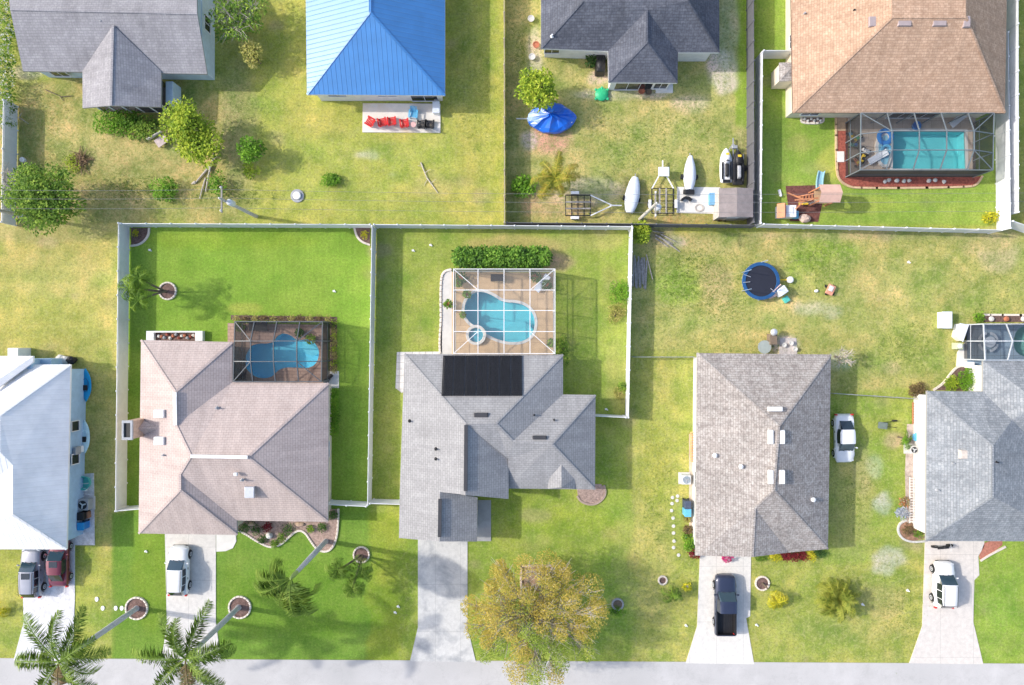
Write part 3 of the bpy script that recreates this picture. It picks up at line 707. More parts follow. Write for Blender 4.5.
# ------------------------------------------------------------ vehicles (nose towards +Y)
def car(name, label, px, py, rz, L, W, H, colour, style='suv', cat='car'):
    c = P(px, py, .8); root = T(name, label, cat, (c.x, c.y, 0), rz); w2 = W / 2
    belt = {'suv': 1.02, 'sedan': .92, 'pickup': 1.08}[style]; B = MB()
    st = [(-.5, .5, .55), (-.492, .72, .7), (-.475, .85, .84), (-.445, .93, .93), (-.38, .985, .985), (-.2, 1, 1.0), (.05, 1, 1.0), (.2, .995, .985), (.3, .985, .955), (.4, .95, .91), (.45, .89, .86), (.478, .79, .76), (.493, .64, .66), (.5, .42, .52)]
    if style == 'sedan': st[3] = (-.445, .93, .97); st[4] = (-.36, .98, 1.0)
    if style == 'pickup': st = [(-.5, .95, .97), (-.495, .985, 1.0), (-.3, 1, 1), (-.085, 1, 1.0), (.05, 1, 1.0), (.2, .995, .985), (.3, .985, .955), (.4, .965, .93), (.455, .92, .9), (.482, .85, .8), (.495, .72, .68), (.5, .5, .55)]
    rows = []
    for y, wf, zf in st:
        ww, zt = w2 * wf, belt * zf; zb = .3; md = (zb + zt) / 2
        half = [(ww * .8, zb), (ww * .97, zb + .1), (ww, md), (ww * .985, zt - .13), (ww * .92, zt - .03), (ww * .5, zt + .015 + (.03 if y > .15 else 0)), (0, zt + .025 + (.035 if y > .15 else 0))]
        rows.append([(x, y * L, z) for x, z in half] + [(-x, y * L, z) for x, z in reversed(half[:-1])])
    n = len(rows[0]); B.v = [p for r_ in rows for p in r_]
    for i in range(len(rows) - 1):
        for j in range(n - 1):
            if style == 'pickup' and i < 3 and 4 <= j <= 7: continue     # the open bed
            B.f.append((i * n + j, (i + 1) * n + j, (i + 1) * n + j + 1, i * n + j + 1)); B.mi.append(0)
        B.f.append((i * n, i * n + n - 1, (i + 1) * n + n - 1, (i + 1) * n)); B.mi.append(0)
    B.f.append(tuple(range(n))); B.f.append(tuple(reversed(range((len(rows) - 1) * n, len(rows) * n)))); B.mi += [0, 0]
    PM = paint('paint_' + name + str(int(px)), colour, .25 if max(colour) < .6 else 0); body = B.build('body', PM, root, smooth=True, merge=True, sharp=50)
    # glasshouse
    gs = {'suv': [(-.475, .05), (-.37, .97), (-.25, 1), (-.238, 1), (-.08, 1), (-.068, 1), (.07, .98), (.235, 0)],
          'sedan': [(-.37, 0), (-.2, 1), (-.15, 1), (-.13, 1), (-.02, 1), (0.0, 1), (.09, .99), (.25, 0)],
          'pickup': [(-.095, 0), (-.075, 1), (-.06, 1), (-.02, 1), (.02, 1), (.04, 1), (.125, .99), (.24, 0)]}[style]
    GR = []
    for gi, (y, k) in enumerate(gs):
        tp = (.78, .86, .96, .98, 1, 1, .97, .95)[gi] if style != 'pickup' else 1
        b2 = w2 * (.9 if k else .84) * tp; zt = belt + .0 + (H - belt) * k; r2 = (w2 * .74 if k else w2 * .78) * tp; zb = belt - .04
        half = [(b2, zb), (r2 + .05 * k, zt - .1 * k), (r2 - .06 * k, zt - .015 * k), (r2 * .5, zt + .01 * k), (0, zt + .02 * k)]
        GR.append([Vector((x, y * L, z)) for x, z in half] + [Vector((-x, y * L, z)) for x, z in reversed(half[:-1])])
    def strip(i, j0, j1, lift=0, shrink=0):
        mb = MB()
        for j in range(j0, j1): mb.add([GR[i][j], GR[i + 1][j], GR[i + 1][j + 1], GR[i][j + 1]], [(0, 1, 2, 3)])
        return mb
    rf = MB(); wn = len(GR) - 1
    for i in range(1, wn - 1):
        for j in range(1, 7): rf.add([GR[i][j], GR[i + 1][j], GR[i + 1][j + 1], GR[i][j + 1]], [(0, 1, 2, 3)])
    for i in range(wn):                                            # pillars
        if i in (0, wn - 1) or GR[i + 1][0].y - GR[i][0].y < .07:
            for j in (0, 7):
                if not (i in (0, wn - 1)): rf.add([GR[i][j], GR[i + 1][j], GR[i + 1][j + 1], GR[i][j + 1]], [(0, 1, 2, 3)])
                else: rf.add([GR[i][j], GR[i + 1][j], GR[i + 1][j + 1], GR[i][j + 1]], [(0, 1, 2, 3)])
    rf.build('roof', PM, root, smooth=True, merge=True, sharp=45)
    strip(wn - 1, 1, 7).build('windshield', GLASSB, root, smooth=True); strip(0, 1, 7).build('rear_window', GLASS, root, smooth=True)
    for i in range(1, wn - 1):
        if GR[i + 1][0].y - GR[i][0].y >= .07:
            for j in (0, 7): strip(i, j, j + 1).build('side_window', GLASS, root)
    for s in (-1, 1):
        for y in (-.305 * L, .315 * L):
            r = .36 if style != 'sedan' else .32; m_ = MB(); x0 = s * (w2 - .2)
            a = Matrix.Rotation(R(90), 3, 'Y')
            def wh(mb, prof, nn=20):
                vs = []; fs = []
                for (q, x) in prof:
                    for j in range(nn): t = 2 * math.pi * j / nn; vs.append((s * (w2 - .2 + x), y + q * math.cos(t), r + q * math.sin(t)))
                for i in range(len(prof) - 1):
                    for j in range(nn): fs.append((i * nn + j, i * nn + (j + 1) % nn, (i + 1) * nn + (j + 1) % nn, (i + 1) * nn + j))
                fs.append(tuple(range((len(prof) - 1) * nn, len(prof) * nn))); mb.add(vs, fs)
            wh(m_, [(r * .9, 0), (r, .03), (r, .2), (r * .9, .235), (r * .62, .24)]); wo = m_.build('wheel', RUBB, root, smooth=True)
            rm = MB(); wh(rm, [(r * .6, .243), (r * .52, .25), (r * .18, .232), (r * .12, .255)], 20); rm.build('rim', ALU, wo)
            ar = MB(); 
            for k in range(9):
                t0, t1 = math.pi * k / 9, math.pi * (k + 1) / 9
                ar.bar((s * (w2 - .005), y + (r + .07) * math.cos(t0), r + (r + .05) * math.sin(t0)), (s * (w2 - .005), y + (r + .07) * math.cos(t1), r + (r + .05) * math.sin(t1)), .05, .06)
            ar.build('wheel_arch', BLACK if style != 'sedan' else PM, root)
        hl = MB(); hl.cbox((s * w2 * .72, L * .45, belt * .76), .36, .2, .16, -s * .35, top=.8); hl.build('headlight', mat('lamp_glass', (.7, .72, .75), .2, .05, 3), root, bevel=.03)
        tl = MB(); tl.cbox((s * w2 * .84, -L * .488, belt * .76), .22, .12, .26, 0, top=.9); tl.build('tail_light', RED, root, bevel=.02)
        mr = MB(); my = gs[-1][0] * L - .28; mr.cbox((s * (w2 + .09), my, belt + .05), .2, .12, .14, s * .2, top=.85); mr.bar((s * w2 * .86, my, belt), (s * (w2 + .05), my, belt + .03), .05); mr.build('mirror', PM, root, bevel=.02)
    bp = MB(); bp.cbox((0, L * .487, .42), W * .7, .12, .2); bp.cbox((0, -L * .487, .42), W * .74, .12, .2); bp.build('bumper', BLACK if style != 'sedan' else PM, root, bevel=.03)
    wpr = MB(); yb = gs[-1][0] * L
    for x in (-.3, .25): wpr.bar((x * w2 - .1, yb + .02, belt + .03), (x * w2 + .45, yb - .18, belt + .14), .025)
    wpr.build('wiper', BLACK, root)
    if style == 'suv':
        rk = MB()
        for s in (-1, 1): rk.tube([(s * w2 * .66, -.4 * L, H - .02), (s * w2 * .66, -.38 * L, H + .05), (s * w2 * .66, .02 * L, H + .05), (s * w2 * .66, .05 * L, H - .02)], .022, 6)
        rk.build('roof_rail', BLACK, root)
    if style == 'pickup':
        b_ = MB(); y0, y1 = -.485 * L, -.105 * L; x = w2 * .8
        b_.box(-x, x, y0, y1, .55, .6); b_.box(-x - .06, -x, y0, y1, .55, belt - .02); b_.box(x, x + .06, y0, y1, .55, belt - .02); b_.box(-x, x, y1, y1 + .05, .55, belt); b_.box(-x, x, y0 - .03, y0, .55, belt - .03)
        for k in range(7): q = -x * .85 + k * x * .283; b_.box(q, q + .05, y0 + .02, y1 - .02, .6, .62)
        b_.build('bed_liner', BLACK, root)
        rl = MB()
        for s in (-1, 1): rl.box(s * w2 * .9 - .05, s * w2 * .9 + .05, y0, y1, belt - .02, belt + .03)
        rl.build('bed_rail', BLACK, root); tg = MB(); tg.box(-w2 * .86, w2 * .86, -.5 * L - .02, -.5 * L + .05, .5, belt + .0); tg.build('tailgate', PM, root, bevel=.02)
    if style != 'pickup':
        sr = MB(); y = (.0 if style == 'suv' else .03) * L; sr.box(-w2 * .42, w2 * .42, y - .35, y + .2, H + .0, H + .03)
        if colour[0] < .6: sr.build('sunroof', GLASS, root, bevel=.01)
    dh = MB()
    for s in (-1, 1):
        for y in (-.14, .06): dh.box(s * w2 - .02, s * w2 + .03, y * L - .1, y * L + .1, belt - .2, belt - .17)
    dh.build('door_handle', BLACK, root)
    return root
# ============================================================ pools (outlines first: the ground leaves holes for them)
def zl(pts, ox, oy, s): return [(x / s + ox, y / s + oy) for x, y in pts]
POOL_A = smooth_loop(zl([(360, 385), (385, 320), (440, 298), (500, 318), (550, 354), (630, 356), (685, 385), (712, 440), (700, 510), (650, 548), (560, 548), (480, 515), (430, 480), (375, 440)], 390, 230, 4.894))
POOL_B = smooth_loop(zl([(232, 340), (262, 300), (400, 298), (425, 245), (475, 226), (530, 245), (565, 280), (640, 266), (700, 305), (720, 365), (695, 440), (640, 468), (560, 462), (470, 462), (425, 490), (395, 525), (345, 537), (285, 530), (235, 495), (205, 450), (205, 395)], 215, 300, 6.852))
POOL_C = [(893, 131.5), (964, 132), (965, 169), (892, 169)]
SPA_C = smooth_loop([(877, 135), (890, 132), (890, 168), (878, 168), (873, 150)], 1)
POOL_D = smooth_loop([(1014, 329), (1030, 325), (1052, 326), (1058, 342), (1050, 358), (1030, 359), (1012, 352)])
def grow(px_loop, m_): return [tuple(v) for v in inset([P(*p) for p in px_loop], -m_)]
build_ground([grow(POOL_A, .25), grow(POOL_B, .25), grow(POOL_C, .25), grow(POOL_D, .25)])
def pool(label, loop, deckname, deck_px, deckmat, zdeck=.08, plaster=POOLP, coping=CONCL, depth=1.0, steps=None):
    wl = [P(*p) for p in loop]; wl2 = [(p.x, p.y) for p in wl]
    if area(wl2) < 0: wl2 = wl2[::-1]
    c = sum(wl, Vector()) / len(wl); root = TW('swimming_pool', label, 'pool', (c.x, c.y, 0)); n = len(wl2)
    b = MB(); b.add([(x, y, zdeck) for x, y in wl2] + [(x, y, -depth) for x, y in wl2], [((i + 1) % n, i, n + i, n + (i + 1) % n) for i in range(n)] + [tuple(range(n, 2 * n))]); b.build('basin', plaster, root)
    wm = MB(); wi = [tuple(v) for v in inset(wl2, .004)]; wm.add([(x, y, -.04) for x, y in wi], [tuple(range(n))]); wm.build('water', WATER, root)
    out = [tuple(v) for v in inset(wl2, -.26)]; cp = MB()
    cp.add([(x, y, zdeck + .035) for x, y in wl2] + [(x, y, zdeck + .035) for x, y in out] + [(x, y, zdeck - .06) for x, y in wl2] + [(x, y, zdeck - .03) for x, y in out],
           [(i, n + i, n + (i + 1) % n, (i + 1) % n) for i in range(n)] + [((i + 1) % n, 2 * n + (i + 1) % n, 2 * n + i, i) for i in range(n)] + [(n + i, 3 * n + i, 3 * n + (i + 1) % n, n + (i + 1) % n) for i in range(n)])
    cp.build('coping', coping, root)
    if steps:
        s = MB()
        for k, (x, y, r_) in enumerate(steps): q = P(x, y); s.cyl((q.x, q.y, -depth), r_, depth - .25 - .22 * k, 20)
        s.build('step', plaster, root)
    if deckname:
        slab(deckname, deck_px, zdeck, deckmat, kind='structure', holes=[[(p[0], p[1]) for p in wl2]])
    return root
def pavers(name, c1, c2, mort, bw=.6, bh=.6, off=0):
    m, t, b = newmat(name); pos = nd(t, 'ShaderNodeNewGeometry').outputs['Position']; br = nd(t, 'ShaderNodeTexBrick'); t.links.new(pos, br.inputs[0])
    br.inputs['Scale'].default_value = 1; br.inputs['Brick Width'].default_value = bw; br.inputs['Row Height'].default_value = bh; br.offset = off
    br.inputs['Mortar Size'].default_value = .02; br.inputs['Color1'].default_value = (*c1, 1); br.inputs['Color2'].default_value = (*c2, 1); br.inputs['Mortar'].default_value = (*mort, 1)
    c = mul(t, br.outputs[0], ramp(t, noise(t, pos, 1.2, 5), [(.3, g(.85)), (.7, g(1.12))])); c = mul(t, c, ramp(t, noise(t, pos, 14, 3), [(.3, g(.85)), (.7, g(1.12))]))
    t.links.new(c, b.inputs[0]); b.inputs['Roughness'].default_value = .9; return m
DECK_A = pavers('deck_beige', (.62, .43, .25), (.66, .47, .29), (.5, .34, .2), 1.6, 1.6, .5)
DECK_B = pavers('deck_brown', (.44, .29, .22), (.50, .34, .27), (.3, .2, .16), .5, .3, .5)
DECK_C = pavers('deck_stone', (.5, .41, .33), (.56, .46, .37), (.36, .29, .23), .9, .9, .5)
DECK_D = pavers('deck_blue_grey', (.26, .36, .46), (.3, .4, .5), (.2, .25, .3), 1.2, 1.2)
PAVE = pavers('white_pavers', (.62, .6, .58), (.7, .67, .64), (.36, .33, .3), .62, .62)

pool('kidney shaped blue pool under the white framed screen cage', POOL_A, 'pool_deck_beige', [(452, 272), (553, 273), (553, 357), (452, 357)], DECK_A, steps=[(519, 337, 1.5), (521, 339, 1.1), (523, 341, .7)])
pool('free form blue pool under the bronze screen cage of the pink roofed house', POOL_B, 'pool_deck_brown', [(228, 323), (327, 325), (327, 386), (228, 384)], DECK_B, plaster=mat('pool_plaster_blue', (.22, .68, .86), .7, .06, 1), coping=DECK_B, steps=[(312, 345, 1.0)])
pool('long rectangular turquoise pool behind the tan roofed house', POOL_C, 'pool_deck_stone', [(847, 108), (975, 110), (975, 177), (850, 177)], DECK_C, plaster=mat('pool_plaster_aqua', (.2, .66, .7), .7, .06, 1))
pool('green tinted pool at the right edge beside the blue grey roof', POOL_D, 'pool_deck_grey', [(966, 324), (1075, 325), (1075, 366), (967, 368)], DECK_D, plaster=mat('pool_plaster_green', (.3, .5, .45), .7, .1, 1), coping=DECK_D)
# spas
c = P(476.2, 335); root = TW('spa', 'round white rimmed spa on the edge of the kidney shaped pool', 'spa', (c.x, c.y, 0)); mb = MB()
mb.lathe((c.x, c.y, .02), [(.92, 0), (.95, .32), (.93, .42), (.70, .42), (.66, .36), (.66, .08), (0, .08)], 28); mb.build('rim', mat('spa_rim', (.72, .68, .62), .7, .08, 4), root, smooth=True)
f = MB(); f.lathe((c.x, c.y, .1), [(.655, 0.02), (0, .021)], 28); f.build('floor', mat('spa_floor', (.12, .38, .5), .7, .1, 2), root)
f = MB(); f.lathe((c.x, c.y, .36), [(.66, 0), (0, .001)], 28); f.build('water', WATER, root)
sp = [P(*p) for p in SPA_C]; c = sum(sp, Vector()) / len(sp); root = TW('spa', 'pale grey spa shelf at the left end of the rectangular pool', 'spa', (c.x, c.y, 0)); mb = MB(); mb.poly(sp, .02, .3); mb.build('wall', CONCL, root)
mb = MB(); mb.poly(inset(sp, .25), .2, .312); mb.build('water', mat('spa_water', (.25, .5, .62), .12, .1, 2, spec=.7, bmp=.05), root)

# ============================================================ screen cages
def cage(label, rows, cols, zs, fm, sm, W=.09, sides='WNE', diag=True, base=None, z0=.08):
    """rows: pixel y of the cross lines with zs their heights; cols: pixel x of the long beams (all measured on the roof)"""
    zr = zs[0]; X = [P(x, 300, zr).x for x in cols]; Y = [P(500, y, z).y for y, z in zip(rows, zs)]; root = TW('pool_cage', label, 'screen cage', ((X[0] + X[-1]) / 2, Y[-1], 0))
    hip = max(zs) - min(zs) > .3; ez = lambda xi, i: (zs[0] + (zs[-1] - zs[0]) * i / (len(Y) - 1)) if hip and xi in (0, len(X) - 1) else zs[i]
    for xi, x in enumerate(X):
        b = MB()
        for i in range(len(Y) - 1): b.bar((x, Y[i], ez(xi, i)), (x, Y[i + 1], ez(xi, i + 1)), W * .8, W * 1.3)
        b.build('roof_beam', fm, root)
    for i, y in enumerate(Y):
        b = MB()
        for k in range(len(X) - 1): b.bar((X[k], y, ez(k, i)), (X[k + 1], y, ez(k + 1, i)), W * .75, W * 1.1)
        b.build('cross_beam', fm, root)
    if diag:
        for (a, b_, c_, e) in ((0, 0, 1, 1), (-1, 0, -2, 1), (0, -1, 1, -2), (-1, -1, -2, -2)):
            b = MB(); b.bar((X[a], Y[b_], zs[b_]), (X[c_], Y[e], zs[e]), W * .7, W * .7); b.build('brace', fm, root)
    ps = [(x, Y[0], zs[0]) for x in X] + [(X[0], Y[i], ez(0, i)) for i in range(1, len(Y))] + [(X[-1], Y[i], ez(0, i)) for i in range(1, len(Y))]
    for p in ps: b = MB(); b.bar((p[0], p[1], z0), (p[0], p[1], p[2]), W, W); b.build('post', fm, root)
    s = MB()
    for i in range(len(Y) - 1):
        for k in range(len(X) - 1): s.add([(X[k], Y[i], ez(k, i)), (X[k + 1], Y[i], ez(k + 1, i)), (X[k + 1], Y[i + 1], ez(k + 1, i + 1)), (X[k], Y[i + 1], ez(k, i + 1))], [(0, 1, 2, 3)])
    s.build('roof_screen', sm, root)
    for sd in sides:
        s = MB(); b = MB()
        if sd == 'N': s.add([(X[0], Y[0], z0), (X[-1], Y[0], z0), (X[-1], Y[0], zs[0]), (X[0], Y[0], zs[0])], [(0, 1, 2, 3)]); b.bar((X[0], Y[0], 1.0), (X[-1], Y[0], 1.0), W * .6)
        elif sd == 'S': s.add([(X[0], Y[-1], z0), (X[-1], Y[-1], z0), (X[-1], Y[-1], zs[-1]), (X[0], Y[-1], zs[-1])], [(0, 1, 2, 3)]); b.bar((X[0], Y[-1], 1.0), (X[-1], Y[-1], 1.0), W * .6)
        else:
            x = X[0] if sd == 'W' else X[-1]
            for i in range(len(Y) - 1): s.add([(x, Y[i], z0), (x, Y[i + 1], z0), (x, Y[i + 1], ez(0, i + 1)), (x, Y[i], ez(0, i))], [(0, 1, 2, 3)])
            b.bar((x, Y[0], 1.0), (x, Y[-1], 1.0), W * .6)
        s.build('side_screen', SCRS if sm is not SCRL else SCRL, root); b.build('side_rail', fm, root)
    return root
cage('white aluminium screen cage with flat top over the kidney pool', [269, 290, 310.5, 331.5, 353.5], [453.5, 478, 504, 530, 555], [3.0] * 5, TRIM, SCRL, .075, 'WNE')
cage('bronze screen cage behind the pink shingle roof', [321.5, 341, 361.5, 381.5], [235, 254.5, 277, 300, 322.5], [2.6, 3.5, 3.5, 3.0], BRONZ, SCRD, .1, 'WNE')
cage('dark bronze screen cage over the rectangular pool of the tan roofed house', [113, 131, 150, 170], [861, 887, 914, 941, 968, 994], [2.9, 3.7, 3.7, 2.75], mat('bronze_light', (.16, .19, .21), .45, .1, 2), SCRD, .085, 'WSE')
cage('white framed screen cage at the right edge beside the blue grey roof', [324, 341, 360], [983.5, 1006, 1030, 1054, 1078], [2.7, 3.5, 2.9], mat('cage_pale', (.5, .53, .56), .5), SCRD, .09, 'WNE', diag=False)

# ============================================================ roads, drives, walks, pads
ROADM = mat('road_asphalt', (.49, .475, .465), .95, .1, .6, stain=((.43, .42, .41), .5), fine=18)
def slope_edge(x): return 658 + (x - 0) * .0052
t_ = ROADM.node_tree; vo = nd(t_, 'ShaderNodeTexVoronoi', feature='DISTANCE_TO_EDGE'); vo.inputs['Scale'].default_value = .22
pz = nd(t_, 'ShaderNodeNewGeometry').outputs['Position']; va = nd(t_, 'ShaderNodeVectorMath', operation='ADD'); t_.links.new(pz, va.inputs[0])
nn = nd(t_, 'ShaderNodeTexNoise'); nn.inputs['Scale'].default_value = 1.1; nn.inputs['Detail'].default_value = 6; t_.links.new(pz, nn.inputs['Vector']); sc_ = nd(t_, 'ShaderNodeVectorMath', operation='SCALE'); t_.links.new(nn.outputs['Color'], sc_.inputs[0]); sc_.inputs['Scale'].default_value = 2.5; t_.links.new(sc_.outputs[0], va.inputs[1]); t_.links.new(va.outputs[0], vo.inputs['Vector'])
bs_ = t_.nodes['Principled BSDF']; src = bs_.inputs['Base Color'].links[0].from_socket; t_.links.new(mul(t_, src, ramp(t_, vo.outputs['Distance'], [(0, g(.93)), (.006, g(.95)), (.012, g(1))])), bs_.inputs['Base Color'])
slab('street', [(-3000, slope_edge(-3000) + 16), (-200, 657), (1300, 665), (4000, slope_edge(4000) - 16), (4000, 735), (-3000, 720)], .035, ROADM, 'pale grey asphalt street along the front of the plots', 'street')
def drive(name, label, pts, m, joints=(), z=.05):
    o = slab(name, pts, z, m, label, 'driveway'); return o
def jointed(name, base, jx=3.0, jy=3.0, ox=0, oy=0, st=(.36, .36, .37), a=.56):
    m, t, b = newmat(name); pos = nd(t, 'ShaderNodeNewGeometry').outputs['Position']; mp = nd(t, 'ShaderNodeMapping'); t.links.new(pos, mp.inputs[0]); mp.inputs['Location'].default_value = (ox, oy, 0)
    br = nd(t, 'ShaderNodeTexBrick'); t.links.new(mp.outputs[0], br.inputs[0]); br.offset = 0; br.inputs['Scale'].default_value = 1
    br.inputs['Brick Width'].default_value = jx; br.inputs['Row Height'].default_value = jy; br.inputs['Mortar Size'].default_value = .018
    for k, v in (('Color1', base), ('Color2', tuple(q * .96 for q in base)), ('Mortar', tuple(q * .72 for q in base))): br.inputs[k].default_value = (*v, 1)
    n = noise(t, pos, .45, 6, .62, .4); c = mul(t, br.outputs[0], st, 'MIX', ramp(t, n, [(a, g(0)), (a + .2, g(.8))]))
    n2 = noise(t, pos, 2.5, 5, .7); c = mul(t, c, ramp(t, n2, [(.3, g(.88)), (.7, g(1.1))])); c = mul(t, c, ramp(t, noise(t, pos, 18, 3), [(.3, g(.9)), (.7, g(1.1))]))
    t.links.new(c, b.inputs[0]); b.inputs['Roughness'].default_value = .9; bump(t, b, n2, .1, .02); return m
drive('driveway', 'stained grey concrete driveway leading to the grey roof with solar panels', [(418, 538), (467.5, 538), (467.5, 627), (476, 662), (410, 661), (418, 627)], jointed('drive_stained', (.57, .56, .54), 2.35, 4.4, .1, .6, (.27, .28, .3), .46))
drive('driveway', 'pale concrete driveway of the pink roofed house', [(165, 528), (216, 528), (216, 622), (221, 660), (162, 660), (167, 622)], jointed('drive_pale', (.64, .61, .57), 4.7, 3.1, 2, .5, (.46, .45, .44), .55))
c_ = drive('driveway', 'white gravel driveway in front of the white metal roof', [(22, 545), (75, 545), (75, 600), (73, 660), (14, 660), (24, 622)], mat('white_gravel', (.68, .67, .68), .95, .22, 2.2, bmp=.6, fine=16, stain=((.5, .5, .52), .55)))
drive('driveway', 'clean light driveway with the dark pickup on it', [(700, 550), (751, 550), (750, 616), (746, 618), (754, 664), (685.5, 663), (697, 626)], jointed('drive_clean', (.68, .65, .6), 2.5, 5.2, .9, .1, (.55, .52, .49), .6))
drive('driveway', 'light driveway at the right with the white sport utility vehicle', [(925, 536), (984, 536), (984, 546), (978, 556), (979, 575), (974, 580), (973, 622), (983, 664), (909, 663), (922, 626)], jointed('drive_right', (.64, .59, .54), 3.1, 4.8, .3, .6, (.5, .46, .42), .58))
slab('walkway', [(218, 534), (236, 534), (236.5, 541), (233, 548), (226, 551), (216.5, 551.5), (216.5, 534)], .055, CONCL, 'curved concrete walk beside the pink roofed house driveway', 'walk')
slab('walkway', [(478, 500), (491, 500), (491, 541), (477, 541)], .06, CONCD, 'shaded grey entry walk beside the garage with the solar roofed house', 'walk')
slab('walkway', [(441.5, 278), (445, 271.5), (452, 270.5), (452, 354), (441, 354)], .05, CONC, 'grey concrete strip along the left side of the white cage', 'walk')
slab('walkway', [(397, 352), (441, 351.5), (441, 358), (406, 358), (406, 388), (402, 393), (395.5, 388)], .05, PAVE, 'white paver walk around the corner of the solar roofed house', 'walk')
slab('patio', [(363, 103.5), (440.5, 104), (440.5, 133), (362.5, 132.5)], .09, mat('patio_concrete', (.72, .68, .62), .9, .1, 1, stain=((.56, .46, .3), .52)), 'white patio slab behind the blue metal roof', 'patio')
slab('patio', [(677, 187), (720, 187.5), (720, 214), (676.5, 213)], .08, CONCL, 'pale concrete slab beside the grey shed', 'patio')
slab('utility_pad', [(82, 474), (94, 473), (95, 545), (70, 545), (70, 536), (82, 532)], .06, mat('pad_gravel', (.6, .58, .58), .95, .25, 2.5, bmp=.5, fine=16), 'white gravel pad beside the blue wall of the left house', 'gravel pad')
slab('walkway', [(915, 398), (924, 398), (924, 528), (912, 528)], .05, CONCL, 'narrow pale walk along the left wall of the blue grey house', 'walk')
slab('walkway', [(968, 338), (983, 338), (983, 366), (956, 366), (957, 352)], .06, CONCL, 'pale pad beside the cage at the right edge', 'walk')
slab('entry_pad', [(689, 434), (697.5, 434), (697.5, 556), (689, 556)], .045, mat('sandy_strip', (.55, .46, .36), .95, .2, 2), 'sandy strip along the left wall of the brown shingle house', 'gravel strip')
slab('back_pad', [(780, 338), (796, 338), (797, 354), (779, 354)], .05, mat('old_pavers', (.52, .47, .45), .9, .25, 3), 'small worn paver patch behind the brown shingle house', 'patio')
slab('walkway', [(995.5, 96), (999.5, 96), (1000, 222), (996, 222)], .05, CONCL, 'narrow white strip inside the right hand vinyl fence', 'walk')

# ============================================================ houses
ZE = 2.75
def ringxy(fp): xs = [p.x for p in fp]; ys = [p.y for p in fp]; return min(xs), max(xs), min(ys), max(ys)
# --- H1 weathered grey gable, top left
h = house('gable_house', 'weathered grey shingle gable house at the top left corner', (120, 40))
W1, r1 = roof(h, dict(A=(10, 9, 5.0), B=(197, 13, 5.0), Cc=(207, 74, 2.75), D=(23, 71, 2.75), E=(196, -66, 2.75), F=(2, -66, 2.75), G=(113, 25, 4.5), H=(113, 71, 2.76), I=(113, 72, 2.76)), ['A B Cc D', 'A F E B'], SH_OLD, caps=['A B'], cw=.35)
roof(h, dict(g=(113, 25, 4.6), a=(82.5, 71, 2.9), b=(82.5, 108, 2.8), c=(111, 105.5, 4.2), d=(161, 107, 2.8), e=(161, 71, 2.9)), ['g a b c', 'g c d e'], SH_OLD, caps=['g c'], cw=.25)
fp, _ = walls(h, [(23, 71), (207, 74), (207, -72), (18, -72)], 2.75, WALLP, over=.5, zt=2.8)
x0, x1, y0, y1 = ringxy(fp)
W2 = P(197, 13, 5.0)
g_ = MB(); xx = x1 - .06; g_.add([(xx, y0, 2.6), (xx, y1, 2.6), (xx, W2.y, 4.75), (xx - .1, y0, 2.6), (xx - .1, y1, 2.6), (xx - .1, W2.y, 4.75)], [(0, 1, 2), (5, 4, 3), (0, 2, 5, 3), (1, 4, 5, 2)])
g_.build('gable_wall', WALLP, h)
opening(h, 'E', x1, P(207, 24, 1.6).y, 1.6, 1.3, 1.1); opening(h, 'S', y0, P(60, 76, 1.5).x, 1.5, 1.4, 1.0)
lan = inset([P(82.5, 71, 2.8), P(161, 71, 2.8), P(161, 107, 2.8), P(82.5, 107, 2.8)], .45); mb = MB(); mb.poly(lan, 0, .12); mb.build('porch_floor', CONCD, h)
lx0, lx1, ly0, ly1 = ringxy(lan)
for q in range(6):
    mb = MB(); x = lx0 + (lx1 - lx0) * q / 5; mb.box(x - .06, x + .06, ly0 - .06, ly0 + .06, .1, 2.65); mb.build('porch_post', TRIM, h)
mb = MB(); mb.add([(lx0, ly0, .1), (lx1, ly0, .1), (lx1, ly0, 2.6), (lx0, ly0, 2.6)], [(0, 1, 2, 3)]); mb.add([(lx1, ly0, .1), (lx1, ly1, .1), (lx1, ly1, 2.6), (lx1, ly0, 2.6)], [(0, 1, 2, 3)]); mb.build('porch_screen', SCRS, h)
mb = MB(); mb.box(lx1 + .25, lx1 + .9, ly0 + .3, ly1, 0, 1.6); mb.build('storage_cabinet', WALLP, h, bevel=.03)
pipe(h, 102, 22, 4.4)
# --- H2 blue metal hip
h = house('metal_roof_house', 'house with the bright blue standing seam metal roof', (376, 60))
roof(h, dict(a=(307, 94.5, 2.9), b=(445, 95.5, 2.9), t=(370, 12, 5.8), u=(370, -80, 5.8), c=(445, -150, 2.9), d=(304, -150, 2.9)), ['a b t', 'b c u t', 'a t u d', 'd u c'], MT_BLUE, fm=WALLW, caps=['t a', 't b', 't u'], capm=MT_BLUE, cw=.25)
fp, _ = walls(h, [(307, 95), (445, 95), (445, -150), (305, -150)], 2.9, WALLW, .5)
x0, x1, y0, y1 = ringxy(fp)
for pxx in (331, 340.5, 381, 391): opening(h, 'S', y0, P(pxx, 99, 2.0).x, 1.75, .8, .9, panes=1)
opening(h, 'S', y0, P(424, 99, 1.1).x, 1.05, 2.4, 2.0, kind='sliding_door')
opening(h, 'W', x0, P(300, 40, 1.6).y, 1.6, 1.2, 1.1)
